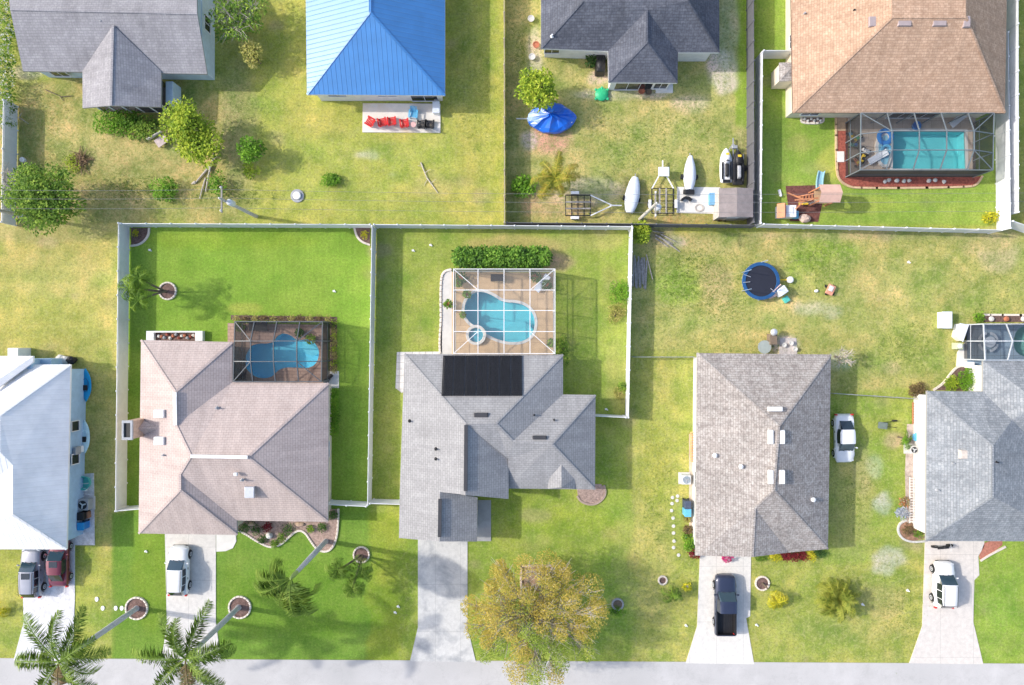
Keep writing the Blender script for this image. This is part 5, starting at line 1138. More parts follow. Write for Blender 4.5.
# weeds: nobody could count them
rr = random.Random(4); mb = MB()
for (x, y, rx, ry, n) in ((682, 285, 24, 22, 260), (822, 262, 36, 24, 300), (695, 262, 40, 14, 250), (905, 345, 34, 28, 400), (130, 190, 40, 16, 400), (230, 195, 40, 14, 350), (60, 170, 40, 26, 200), (630, 150, 50, 40, 300), (720, 300, 40, 30, 300), (780, 355, 100, 14, 150), (480, 100, 22, 90, 250), (700, 130, 40, 30, 150), (860, 500, 24, 80, 350), (900, 600, 20, 50, 200), (660, 520, 20, 100, 300), (985, 300, 30, 60, 200), (60, 480, 50, 100, 200), (520, 60, 10, 50, 200), (240, 120, 40, 60, 300), (60, 110, 50, 40, 120)):
    for _ in range(int(n * 1.7)):
        u, v = rr.gauss(0, .5), rr.gauss(0, .5); q = P(x + u * rx, y + v * ry); s = rr.uniform(.08, .2)
        for _k in range(3): mb.leaf((q.x + rr.uniform(-.1, .1), q.y + rr.uniform(-.1, .1), .01 + rr.uniform(0, .04)), s * .6, s * .3, rr.uniform(0, 6.28), rr.uniform(.1, 1.0), rr)
tag(mb.build('weeds', leafmat('weed_leaf', [(.1, .16, .03), (.17, .25, .04), (.24, .33, .05), (.34, .4, .08)], 1.5)), 'low weeds scattered over the rough grass', 'weeds', kind='stuff')
# hedge behind the cage A
root = TW('hedge', 'long clipped dark green hedge behind the white cage', 'hedge', P(503, 256)); mb = MB(); rr = random.Random(3)
for i in range(15):
    q = P(459 + i * 6.1, 257, .9); foliage(mb, (q.x, q.y, .85), .62, .95 + .1 * math.sin(i * 2.1), .75, 330, .26, rr, shell=.5)
mb.build('foliage', leafmat('hedge_green', [(.03, .08, .015), (.09, .2, .03), (.18, .36, .04), (.32, .52, .08)]), root); mb = MB()
for i in range(15): q = P(459 + i * 6.1, 257, .1); mb.tube([(q.x, q.y, -.02), (q.x, q.y, .8)], .04, 5)
mb.build('stem', BARK, root)
root = TW('hedge', 'narrow green hedge along the right wall of the pink roofed house', 'hedge', P(334, 412)); mb = MB()
for i in range(9): q = P(334.5, 392 + i * 5, .4); foliage(mb, (q.x, q.y, .4), .38, .35, .4, 110, .16, rr, shell=.4)
mb.build('foliage', LBRIGHT, root)
root = TW('flowering_hedge', 'white flowering vine hedge along the left edge', 'hedge', P(6, 75)); mb = MB(); m2_ = MB()
for i in range(17):
    q = P(5 + (i % 3) * 1.2, -5 + i * 8, 1.0); foliage(mb, (q.x, q.y, 1.0), .55, .6, .9, 170, .2, rr, shell=.4); foliage(m2_, (q.x + .1, q.y, 1.3), .6, .55, .75, 30, .2, rr, shell=.7, top=.6)
mb.build('foliage', LG, root); m2_.build('foliage', BLOSW, root)  # second foliage mesh holds the white blossoms of the vine
# rows of little shrubs round cage B
sh0 = None
for i in range(11):
    q = P(236 + i * 9.2, 318.5, .3); r_ = S('edging_shrub', 'little bronze and yellow shrub in the row above the bronze cage', 236 + i * 9.2, 318.5, .4, .55, [LDRY, LBRN][i % 2], 120, .12, 'shrub', 'little shrubs in the row above the bronze cage', stem=False)
for i in range(8):
    S('edging_shrub', 'little yellow green shrub in the column right of the bronze cage', 334, 323 + i * 6.6, .36, .5, [LLIME, LDRY][i % 2], 110, .12, 'shrub', 'little shrubs in the column right of the bronze cage', stem=False)
slab('mulch_strip', [(231, 315), (337, 317), (337, 372), (330, 372), (330, 321.5), (231, 320)], .03, MULCH, 'brown mulch strip round the bronze cage', 'mulch')

# ============================================================ beds
bed('corner_bed', 'curbed mulch bed in the upper left corner of the pink roofed house lawn', [(131.5, 228), (149, 228), (148.5, 234), (145, 240), (139, 244), (131.5, 245.5)], MULCH, [(149.5, 228), (149, 235), (145, 241), (139, 245), (131, 246)])
S('shrub', 'small yellow shrub in the upper left corner bed', 135, 233, .35, .5, LYEL, 120, .12)
bed('corner_bed', 'curbed mulch bed at the upper right end of the pink roofed house lawn', [(355, 228), (370, 228), (370, 244), (362, 242), (357, 236)], MULCH, [(354.5, 228), (356.5, 236), (361.5, 242), (370, 245)])
S('shrub', 'small yellow shrub in the upper right corner bed', 364.5, 235, .4, .5, LYEL, 140, .12)
wv = [(237, 529.5), (245, 533), (254, 539), (262, 543.5), (270, 547), (277, 546), (283, 543), (289, 537), (296, 531), (301, 530), (306, 533), (311, 541), (317, 549), (325, 552), (332, 549), (337, 538), (338.5, 520), (338.5, 509)]
wr = bed('wavy_bed', 'wavy mulch bed with scalloped pink curb below the pink roof', [(238, 521)] + wv + [(329, 509), (329, 521)], MULCHP, None)
curb_line(wv, .17, .14, CURBW, 2, True).build('curb', CURBW, wr)
rr = random.Random(9)
for i, (x, y, r_, mt, nm) in enumerate(((244, 528, .6, LDARK, 'dark shrub at the left tip'), (256, 530, .7, LDARK, 'dark shrub left of the white stone'), (267, 527, .5, LRED, 'reddish shrub above the white stone'), (281, 538, .5, LG, 'green shrub right of the white stone'), (288, 529, .65, LDARK, 'wide green shrub'), (262, 539, .45, LDARK, 'dark low shrub at the front curb'), (274, 544, .4, LG, 'small green shrub at the front curb'), (310, 529, .35, LG, 'lone green shrub'), (322, 527, .45, LDARK, 'green shrub near the palm trunk'), (333, 515, .4, LDARK, 'dark shrub in the narrow end'))):
    S('bed_shrub', nm + ' in the wavy bed', x, y, r_, .5, mt, 230, .13, 'shrub', 'shrubs in the wavy bed', stem=False)
q = P(270, 535); mb = MB(); mb.blob((q.x, q.y, .2), .32, .3, .26, 3, .12); tag(mb.build('white_rock', STONE, None, (q.x, q.y, 0)), 'round white rock among the shrubs of the wavy bed', 'rock')
for (x, y, l_) in ((252, 524, 'flat tan rock at the left end of the wavy bed'), (300, 524, 'small pale rock under the pink eave')): q = P(x, y); mb = MB(); mb.blob((q.x, q.y, .12), .42, .2, .16, int(x), .2); tag(mb.build('bed_rock', mat('tan_rock', (.5, .36, .26), .9, .2, 4), None, (q.x, q.y, 0)), l_, 'rock')
# planter box north of the pink house
root = TW('planter_box', 'white walled planter box with red and dark stones behind the pink roof', 'planter', P(178, 336)); mb = MB()
a, b = P(149, 331), P(205, 341)
mb.box(a.x, b.x, a.y - .15, a.y, 0, .5); mb.box(a.x, a.x + .7, b.y, a.y - .15, 0, .5); mb.box(b.x - .7, b.x, b.y, a.y - .15, 0, .5); mb.build('wall', TRIM, root, bevel=.02)
mb = MB(); mb.box(a.x + .7, b.x - .7, b.y, a.y - .15, 0, .12); mb.build('soil', MULCH, root)
for i in range(14): mb = MB(); xx = a.x + 1.0 + i * .27; mb.blob((xx, (a.y + b.y) / 2 + rr.uniform(-.2, .2), .2), .16, .15, .12, i, .2); mb.build('stone', [STONE, TERRA, GREYP, MULCHR][i % 4], root)
bed('round_bed', 'round pinkish mulch bed at the lower right corner of the solar roofed house', [(577, 488), (592, 484), (601, 484), (606, 490), (604, 498), (597, 503), (586, 504), (578, 499)], MULCHP, [(577, 496), (581, 502), (591, 505), (600, 502), (606, 494), (604, 485)], cm=mat('stone_curb', (.42, .32, .26), .9))
bed('red_mulch_bed', 'red mulch bed with tan curb round the dark bronze cage', [(836, 114), (847, 114), (848, 177), (975, 177), (981, 176), (977, 184), (969, 186.5), (854, 187), (843, 183), (837, 172)], MULCHR, [(835.5, 114), (836, 172), (839.5, 181), (847, 186), (856, 188.5), (968, 187.5), (977, 184.5), (982, 176)], cm=mat('tan_curb', (.6, .42, .26), .85))
for i, (x, y) in enumerate(((896, 181), (903, 181.5), (908, 181), (928, 181), (934, 180.5), (943, 182), (884, 182), (888, 180.5))):
    q = P(x, y); mb = MB(); mb.blob((q.x, q.y, .14), .2, .18, .16, i, .2, rings=5, n=8); tag(mb.build('white_stone', STONE, None, (q.x, q.y, 0)), 'small white stone in the red mulch below the long pool', 'stone', 'white stones in the red mulch')
q = P(840, 157); mb = MB(); mb.cbox((q.x, q.y, .09), .7, 1.0, .08); tag(mb.build('step_stone', CONCL, None, (q.x, q.y, 0), bevel=.02), 'square white paving stone in the red mulch left of the dark cage', 'paving stone')
slab('path_tan', [(837, 113), (846.5, 113), (846.5, 131), (837, 131)], .07, mat('tan_pad', (.42, .3, .2), .9), 'short tan path beside the dark bronze cage', 'walk')
bed('flower_bed', 'small stone edged bed under the left end of the tan roof', [(802, 118), (822, 118), (822, 123), (802, 123)], mat('bed_soil', (.25, .15, .12), .95, .4), [(801, 118), (801, 123.5), (823, 123.5), (823, 118)])
rr = random.Random(6)
for i in range(6): q = P(804 + i * 3.2, 119.5 + (i % 2) * 1.5); mb = MB(); mb.blob((q.x, q.y, .15), .14, .14, .12, i, .2, rings=5, n=8); tag(mb.build('bed_stone', STONE, None, (q.x, q.y, 0)), 'little pale stone in the bed under the tan roof', 'stone', 'pale stones in the small bed')
bed('corner_shrub_bed', 'dark curved mulch bed in the corner of the right house', [(934, 390), (943, 384), (953, 371), (958, 366.5), (982, 366.5), (982, 391)], MULCH, [(933, 390), (943, 383.5), (952, 371), (958, 366), (966, 366)])
bed('cage_bed', 'dark mulch strip with stones above the white framed cage at the right edge', [(984, 315.5), (1080, 316), (1080, 322), (984, 322)], MULCH, [(984, 314.8), (1080, 315.3)])
for i, (x, mt, l_) in enumerate(((990, STONE, 'white stone in the strip above the right edge cage'), (1005, TERRA, 'terracotta pot in the strip above the right edge cage'), (1022, STONE, 'round white stone at the right end of the strip above the cage'))): q = P(x, 319); mb = MB(); mb.lathe((q.x, q.y, .04), [(.18, 0), (.26, .15), (.2, .26), (0, .3)], 10); tag(mb.build('ornament', mt, None, (q.x, q.y, 0)), l_, 'garden ornament')
bed('brick_bed', 'brick red bed beside the right hand driveway', [(984, 543), (990, 541), (1002, 541), (1002, 545), (994, 551), (985, 556), (980, 560), (979, 556)], mat('brick_chips', (.42, .17, .12), .95, .3, 5, bmp=.4), [(1005, 546.5), (995, 551.5), (986, 556.5), (980, 560.5)])
bed('round_bed', 'stone edged round bed at the lower left corner of the blue grey roof', [(899, 524), (905, 521), (924, 527), (924, 538), (912, 541), (903, 538), (898, 531)], mat('bed_soil2', (.3, .17, .11), .95, .4), [(924, 541), (912, 542), (902, 539), (897, 531), (899, 523), (906, 520)], cm=STONE)
bed('walk_edge', 'scalloped edging along the left side of the white cage strip', [(440.5, 284), (442, 284), (442, 352), (440.5, 352)], MULCH, [(451, 269.5), (444.5, 271), (441, 277), (440.5, 300), (441, 320), (439.5, 340), (440, 353)], scal=True, cat='edging')
tree_ring('dark ring bed at the right side of the clean light driveway', 762, 583, .62, group=None); tree_ring('small ring around a young tree stake right of the big tree', 617.5, 604, .5, m=GREYP, fill=BARK, group=None)
tree_ring('small ring bed left of the small green palm', 662.5, 580, .38, m=CURBW, group=None)
q = P(762, 583); mb = MB(); mb.tube([(q.x, q.y, 0), (q.x + .1, q.y - .1, 1.1)], [.1, .07], 8); tag(mb.build('cut_stump', BARK, None, (q.x, q.y, 0)), 'thin cut trunk standing in the dark ring bed', 'stump')

# ============================================================ small helpers for objects
def single(name, label, cat, mb, m, px, py, group=None, bevel=0, smooth=False, kind=None):
    q = P(px, py); return tag(mb.build(name, m, None, (q.x, q.y, 0), bevel=bevel, smooth=smooth), label, cat, group, kind)
def at(px, py, z=0): q = P(px, py, z); return q
def stick(mb, a, b, r, n=6): mb.tube([a, ((a[0] + b[0]) / 2, (a[1] + b[1]) / 2, (a[2] + b[2]) / 2 + .03), b], [r, r * .8, r * .5], n)

# ---- utility poles and wires
def pole(label, base, h, top_extra, lean=(0, 0), arm=True, az=0):
    c = P(*base); root = TW('utility_pole', label, 'utility pole', (c.x, c.y, 0), 'wooden utility poles'); mb = MB(); mb.tube([(c.x, c.y, -.1), (c.x + lean[0], c.y + lean[1], h)], [.17, .11], 12)
    mb.build('pole', mat('pole_wood', (.48, .46, .42), .9, .2, 4), root, smooth=True); tx, ty = c.x + lean[0], c.y + lean[1]
    if arm:
        mb = MB(); mb.bar((tx, ty - 1.1, h - .35), (tx, ty + 1.1, h - .35), .11, .13); mb.build('crossarm', WOODG, root)
        for d_ in (-1, 0, 1): mb = MB(); mb.lathe((tx, ty + d_ * .95, h - .28 + (.3 if d_ == 0 else 0)), [(.05, 0), (.09, .05), (.05, .1), (.09, .15), (.0, .24)], 10); mb.build('insulator', STONE, root)
        mb = MB(); mb.lathe((tx + .38, ty - .1, h - 1.7), [(.24, 0), (.27, .05), (.27, .75), (.2, .85), (0, .9)], 14); mb.build('transformer', mat('transformer_paint', (.6, .62, .64), .5, .06, 3), root, smooth=True)
    return Vector((tx, ty, h))
p1 = pole('utility pole with a transformer near the fallen logs', (256.5, 216.5), 8.0, 0)
p2 = pole('utility pole with a transformer above the boat trailers', (640, 219), 7.2, 0)
p3 = pole('utility pole at the left edge under the round dark tree', (23, 216.5), 8.0, 0)
p4 = Vector((62, p2.y + 1.5, 8.0)); q = P(1200, 215)
p4 = pole('utility pole far beyond the right edge', (1180, 217), 8.0, 0)
for k, dy in enumerate((-.75, 0, .75)):
    mb = MB()
    for a, b in ((p3, p1), (p1, p2), (p2, p4)):
        pts = []
        for i in range(13):
            s = i / 12; q = a.lerp(b, s); pts.append((q.x, q.y + dy, q.z - .05 + (.25 if dy == 0 else 0) - .9 * 4 * s * (1 - s) * .5))
        mb.tube(pts, .012, 5, cap=False)
    o = mb.build('power_line', mat('wire', (.2, .2, .2), .6), None, (p1.x, p1.y, 0)); tag(o, ['lowest in the picture', 'middle', 'uppermost in the picture'][k] + ' of the three overhead wires', 'overhead wire', 'overhead wires between the poles')

# ---- dead wood
def logs(name, label, segs, m=DEADW, cat='dead branch'):
    mb = MB(); 
    for (x0, y0, z0, x1, y1, z1, r) in segs:
        a, b = P(x0, y0), P(x1, y1); a.z, b.z = z0, z1; stick(mb, a, b, r)
    single(name, label, cat, mb, m, segs[0][0], segs[0][1])
logs('fallen_log', 'forked pale fallen log below the lime trees', [(218, 147, .3, 212, 165, .12, .13), (212, 165, .15, 195, 184, .1, .12), (212, 164, .2, 206, 192, .1, .11), (206, 178, .1, 200, 199, .1, .08), (196, 182, .1, 192, 184, .05, .14), (214, 160, .2, 222, 156, .5, .05)])
logs('fallen_branch', 'bleached twiggy branch on the blue roofed house lawn', [(421, 163, .1, 427, 178, .12, .07), (427, 178, .1, 438, 193, .05, .06), (425, 173, .1, 431, 170, .3, .03), (428, 179, .1, 424, 186, .05, .03), (431, 184, .1, 436, 180, .3, .03), (423, 167, .1, 418, 166, .2, .03)])
logs('fallen_branch', 'grey brush heap outside the dark fence corner', [(652, 231, .1, 664, 233, .1, .06), (655, 235, .1, 672, 244, .1, .1), (658, 236, .15, 680, 252, .05, .09), (660, 234, .1, 676, 242, .1, .07), (655, 238, .1, 668, 247, .1, .08)], WOODG)
logs('fallen_branch', 'thin dark twig on the dry lawn at the top left', [(46, 90, .05, 62, 97, .05, .05), (62, 97, .05, 74, 96, .05, .04), (60, 96, .05, 64, 101, .05, .03)], BARK)
logs('fallen_branch', 'pale thin branch by the flowering hedge', [(14, 116, .1, 22, 119, .1, .05), (22, 119, .1, 29, 124, .05, .04), (20, 118, .1, 24, 114, .3, .03)])
root = TW('brush_pile', 'small brown brush pile on the dry lawn', 'brush pile', P(81, 160)); mb = MB(); rr = random.Random(2)
for i in range(26):
    a = rr.uniform(0, 6.28); q = P(81 + rr.gauss(0, 3.5), 161 + rr.gauss(0, 3.5)); l = rr.uniform(.4, 1.1); stick(mb, (q.x - math.cos(a) * l, q.y - math.sin(a) * l, .08), (q.x + math.cos(a) * l, q.y + math.sin(a) * l, rr.uniform(.1, .5)), .035)
mb.build('branches', mat('brush_wood', (.28, .18, .11), .95, .3), root); mb = MB(); q = P(81, 161); foliage(mb, (q.x, q.y, .25), .9, .8, .25, 160, .16, rr); mb.build('dead_leaves', LBRN, root)
root = TW('plank_pile', 'stack of weathered grey boards outside the white fence', 'plank pile', P(641, 275))
for i in range(8):
    q = P(633.5 + i * 1.75, 271 + (i * 37 % 5)); mb = MB(); mb.cbox((q.x, q.y, .1 + .05 * (i % 2)), .16, 2.9 - .2 * (i % 3), .05, R((i * 53 % 7) - 3)); mb.build('board', WOODG, root)
q = P(649, 267); mb = MB(); mb.cbox((q.x, q.y, .2), .08, 2.4, .05, R(14)); mb.build('board', mat('pale_board', (.5, .42, .35), .9), root)
for i, (x, y, l_) in enumerate(((24.5, 160.5, 'white plastic jug above the round dark tree'), (23, 217, 'white plastic jug at the foot of the left edge pole'))):
    q = P(x, y); mb = MB(); mb.lathe((q.x, q.y, 0), [(.2, 0), (.24, .1), (.24, .35), (.08, .45), (.08, .52), (0, .53)], 10); single('jug', l_, 'jug', mb, TRIM, x, y, smooth=True)
q = P(161.5, 141, .4); root = TW('wooden_bench', 'small weathered bench beside the lime trees', 'bench', (q.x, q.y, 0)); mb = MB(); mb.cbox((q.x, q.y, .45), 1.1, .8, .06, R(35)); mb.build('seat', mat('bench_wood', (.55, .45, .42), .9), root); mb = MB(); mb.cbox((q.x - .55, q.y + .45, .62), 1.5, .08, .35, R(30)); mb.build('backrest', mat('bench_wood2', (.68, .62, .56), .9), root)
for a in (-1, 1):
    for b in (-1, 1): mb = MB(); mb.cbox((q.x + a * .38 - b * .15, q.y + b * .25 + a * .2, .21), .07, .07, .42, R(35)); mb.build('leg', WOODG, root)
q = P(297.5, 196); root = TW('septic_lid', 'round grey and white well cover on the blue roofed house lawn', 'well cover', (q.x, q.y, 0)); mb = MB(); mb.lathe((q.x, q.y, 0), [(.62, 0), (.62, .12), (.45, .14), (.45, .1), (0, .1)], 20); mb.build('rim', GREYP, root); mb = MB(); mb.lathe((q.x, q.y, .1), [(.38, 0), (.36, .2), (0, .26)], 16); mb.build('lid', TRIM, root)

# ---- garden chairs
def adirondack(label, m, group, px, py, rz):
    root = T('garden_chair', label, 'garden chair', tuple(P(px, py)), rz, group); mb = MB()
    for i in range(5): mb.cbox((0, -.24 + i * .12, .36 + .02 * i), .56, .105, .03)
    mb.build('seat', m, root, bevel=.006); mb = MB()
    for i in range(5): a = (i - 2); mb.bar((a * .1, -.3, .3), (a * .135, -.62, 1.0 - .03 * a * a), .1, .03)
    mb.build('backrest', m, root, bevel=.006)
    for s in (-1, 1):
        mb = MB(); mb.cbox((s * .36, -.05, .58), .14, .75, .03); mb.build('armrest', m, root, bevel=.006)
        for y in (-.3, .28): mb = MB(); mb.box(s * .31 - .03, s * .31 + .03, y - .05, y + .05, 0, .57); mb.build('leg', m, root)
    return root
for i, (x, y, rz, mt, l_) in enumerate(((370.5, 123, 60, RED, 'red garden chair turned sideways, leftmost on the white patio'), (383, 123, 12, RED, 'second red garden chair from the left on the white patio'), (392.5, 122, 5, RED, 'third red garden chair from the left on the white patio'), (405, 124, 8, RED, 'red garden chair standing apart, nearest the blue chair'), (414, 116, 175, SKYB, 'blue garden chair above the row on the white patio'), (422.5, 125, 2, BLACK, 'black garden chair next to the blue one'), (430.5, 125, -3, BLACK, 'black garden chair at the right end of the white patio'))):
    adirondack(l_, mt, 'garden chairs on the white patio', x, y, R(rz))
q = P(414, 126); root = TW('side_table', 'small pinkish side table between the red and black chairs', 'side table', (q.x, q.y, 0)); mb = MB(); mb.lathe((q.x, q.y, .42), [(.26, 0), (.26, .04)], 14); mb.build('tabletop', mat('pink_table', (.75, .45, .42), .7), root); mb = MB(); mb.cyl((q.x, q.y, 0), .05, .42, 8); mb.build('leg', TRIM, root)
q = P(437, 110); root = TW('freezer_box', 'white storage chest at the right end of the white patio', 'storage chest', (q.x, q.y, 0)); mb = MB(); mb.cbox((q.x, q.y, .42), .6, 1.0, .66); mb.build('body', TRIM, root, bevel=.03); mb = MB(); mb.cbox((q.x, q.y, .79), .66, 1.06, .08); mb.build('lid', CLOTHW, root, bevel=.02)
q = P(437, 103.5); mb = MB(); mb.lathe((q.x, q.y, .09), [(.22, 0), (.26, .5), (.1, .7), (0, .72)], 10); single('planter_pot', 'dark pot behind the white storage chest', 'pot', mb, GREYP, 437, 103.5, smooth=True)

# ---- boat yard
q = P(552, 118, .6); root = TW('covered_boat', 'boat on a trailer under a bright blue tarp', 'boat', (q.x, q.y, 0)); cx_, cy_ = q.x, q.y
def hullring(L, Wd, n=20):
    out = []
    for i in range(n):
        a = 2 * math.pi * i / n; x, y = math.cos(a), math.sin(a); out.append((x * L / 2 * (1 if abs(y) < .9 else 1), y * Wd / 2 * (1 - .35 * max(0, x) ** 3 - .1 * max(0, -x) ** 3)))
    return out
mb = MB(); rr = random.Random(3); HR = hullring(4.5, 2.75, 26); rows = []
for k, (s, z) in enumerate(((1.02, .35), (1.0, .7), (.82, .98), (.5, 1.25), (.2, 1.5))):
    rows.append([(cx_ + x * s + .15 * (1 - s) * 0 + rr.uniform(-.05, .05), cy_ + y * s * (1 if s > .6 else .7) + rr.uniform(-.05, .05), z + rr.uniform(-.05, .05) - (.12 * math.sin(i * 1.9) if k > 0 else 0)) for i, (x, y) in enumerate(HR)])
mb.v = [p for r_ in rows for p in r_] + [(cx_ - .3, cy_ + .1, 1.55)]; n = 26
for k in range(4):
    for i in range(n):
        mb.f.append((k * n + i, k * n + (i + 1) % n, (k + 1) * n + (i + 1) % n, (k + 1) * n + i)); a = (i + .5) / n * 360
        mb.mi.append(1 if (150 < a < 200) or (k < 1 and (a < 18 or a > 342)) else 0)
for i in range(n): mb.f.append((4 * n + i, 4 * n + (i + 1) % n, 5 * n)); mb.mi.append(0)
mb.build('tarp', [TARP, TARPL], root); mb = MB(); mb.poly([(cx_ + x * .93, cy_ + y * .9) for x, y in HR], .3, .75); mb.build('hull', TRIM, root)
mb = MB(); mb.bar((cx_ - 3.3, cy_, .4), (cx_ + 1.5, cy_, .35), .1); mb.bar((cx_ - .2, cy_ - 1, .35), (cx_ - .2, cy_ + 1, .35), .1); mb.build('trailer_frame', ALU, root)
for s in (-1, 1): mb = MB(); mb.tube([(cx_ - .2, cy_ + s * 1.0, .3), (cx_ - .2, cy_ + s * 1.2, .3)], .3, 16); mb.build('wheel', RUBB, root)
q = P(601.5, 95); root = TW('sandbox', 'round green plastic sandbox with a domed lid', 'sandbox', (q.x, q.y, 0)); mb = MB(); mb.lathe((q.x, q.y, 0), [(.55, 0), (.62, .2), (.6, .24)], 20); mb.build('tub', GREENP, root, smooth=True); mb = MB(); mb.lathe((q.x, q.y, .24), [(.6, 0), (.62, .03), (.45, .16), (.2, .22), (0, .23)], 20, sx=1, sy=.92); mb.blob((q.x, q.y + .55, .3), .14, .16, .1, 1, .05)
for s in (-1, 1):
    for t_ in (-.42, .42): mb.blob((q.x + s * .55, q.y + t_, .22), .14, .14, .07, 1, .05)
mb.build('lid', GREENP, root, smooth=True)
q = P(599.5, 68); root = TW('covered_grill', 'black covered grill against the charcoal roofed house', 'grill', (q.x, q.y, 0)); mb = MB(); mb.cbox((q.x, q.y, .55), .95, 1.7, 1.1, top=.88); mb.build('cover', BLACK, root, bevel=.12); mb = MB(); mb.blob((q.x, q.y - .1, 1.05), .42, .6, .25, 2, .06); mb.build('hood', BLACK, root, smooth=True)
S('shrub', 'grey green potted plant beside the covered grill', 592, 60, .6, 1.2, LDARK, 260, .2)
for i, (x, y, mt, l_) in enumerate(((531, 20, STONE, 'pale rubble heap at the upper left corner of the charcoal roof'), (536, 46, TERRA, 'reddish pot at the corner of the charcoal roof'), (532, 58, STONE, 'white stone in the grass left of the charcoal roof'), (641, 92, TERRA, 'terracotta pot under the back window of the charcoal roof'), (648, 93, BARK, 'dark pot under the back window of the charcoal roof'))):
    q = P(x, y); mb = MB(); mb.lathe((q.x, q.y, 0), [(.2, 0), (.3, .3), (.32, .34), (.26, .34), (.24, .28), (0, .27)], 12); single('garden_pot', l_, 'pot', mb, mt, x, y)
# trailers
def trailer(label, px, py, rz, L, Wd, frame, tongue, m_f=GALV, cross=5, dark=BLACK):
    root = T('boat_trailer', label, 'trailer', tuple(P(px, py)), rz); mb = MB()
    for s in (-1, 1): mb.bar((s * Wd / 2, -L / 2, .5), (s * Wd / 2, L / 2, .5), .09, .12)
    for i in range(cross): y = -L / 2 + L * i / (cross - 1); mb.bar((-Wd / 2, y, .46), (Wd / 2, y, .46), .07, .08)
    mb.build('frame', dark, root); mb = MB()
    for s in (-.3, .3): mb.bar((s, -L / 2, .6), (s, L / 2, .6), .14, .06)
    mb.build('bunk', WOODG, root); mb = MB()
    for s in (-1, 1): mb.bar((s * Wd / 2, L / 2, .5), (0, L / 2 + tongue * .7, .5), .1, .1)
    mb.bar((0, L / 2 + tongue * .62, .5), (0, L / 2 + tongue, .48), .1); mb.build('tongue', m_f, root)
    for s in (-1, 1):
        mb = MB(); mb.tube([(s * (Wd / 2 + .1), -.3, .3), (s * (Wd / 2 + .32), -.3, .3)], .3, 18); wo = mb.build('wheel', RUBB, root); mb = MB(); mb.tube([(s * (Wd / 2 + .3), -.3, .3), (s * (Wd / 2 + .33), -.3, .3)], .16, 12); mb.build('rim', ALU, wo)
        mb = MB(); mb.cbox((s * (Wd / 2 + .21), -.3, .66), .28, .8, .05, top=.9); mb.build('fender', m_f, root, bevel=.02)
    return root
trailer('empty black trailer with a white A shaped tongue pointing right', 577.5, 206.5, R(-90), 2.3, 1.9, 0, 2.9, TRIM)
t_ = trailer('empty trailer with a white winch plate beside the concrete slab', 661.5, 202, R(0), 2.3, 2.0, 0, 2.6, TRIM, 5)
mb = MB(); mb.cbox((0, 2.6, .95), 1.0, .85, .12); mb.bar((0, 2.6, .5), (0, 2.6, .95), .1); mb.build('winch_plate', CLOTHW, t_, bevel=.03)
def covered(name, label, px, py, rz, L, Wd, H, cat, nose=.25):
    root = T(name, label, cat, tuple(P(px, py, .5).xy) + (0,), rz); mb = MB(); rr = random.Random(int(px)); n = 14; st = 13; vs = []
    for i in range(st):
        s = i / (st - 1); ww = Wd / 2 * (math.sin(math.pi * min(1, (s * .88 + .06))) ** .5) * (1 - nose * s); hh = H * (.55 + .45 * math.sin(math.pi * min(1, s * .9 + .15)))
        for j in range(n):
            a = math.pi * j / (n - 1); vs.append((math.cos(a) * ww * (1 + rr.uniform(-.03, .03)), -L / 2 + L * s, .35 + max(0, math.sin(a)) ** .7 * hh + rr.uniform(-.02, .02)))
    mb.v = vs
    for i in range(st - 1):
        for j in range(n - 1): mb.f.append((i * n + j, i * n + j + 1, (i + 1) * n + j + 1, (i + 1) * n + j)); mb.mi.append(0)
    mb.f += [tuple(range(n)), tuple(reversed(range((st - 1) * n, st * n)))]; mb.mi += [0, 0]
    mb.build('cover', CLOTHW, root, smooth=True, sharp=50); mb = MB()
    mb.bar((0, -L * .4, .2), (0, L * .62, .2), .08)
    for s in (-1, 1): mb.bar((s * Wd * .3, -L * .45, .22), (s * Wd * .3, L * .3, .22), .08)
    mb.build('trailer_frame', GALV, root)
    for s in (-1, 1): mb = MB(); mb.tube([(s * Wd * .46, -L * .1, .24), (s * (Wd * .46 + .16), -L * .1, .24)], .24, 14); mb.build('wheel', RUBB, root)
    return root
covered('covered_boat', 'narrow boat under a smooth white cover left of the trailers', 632.5, 195, R(-9), 3.35, 1.4, .65, 'boat', .1)
t_ = covered('covered_watercraft', 'watercraft under a white cover above the concrete slab', 690, 173, R(-2), 3.1, 1.3, .75, 'watercraft', .35)
mb = MB(); mb.cbox((0, -1.75, .45), 1.1, .5, .35, top=.8); mb.build('stern', BLACK, t_, bevel=.06)
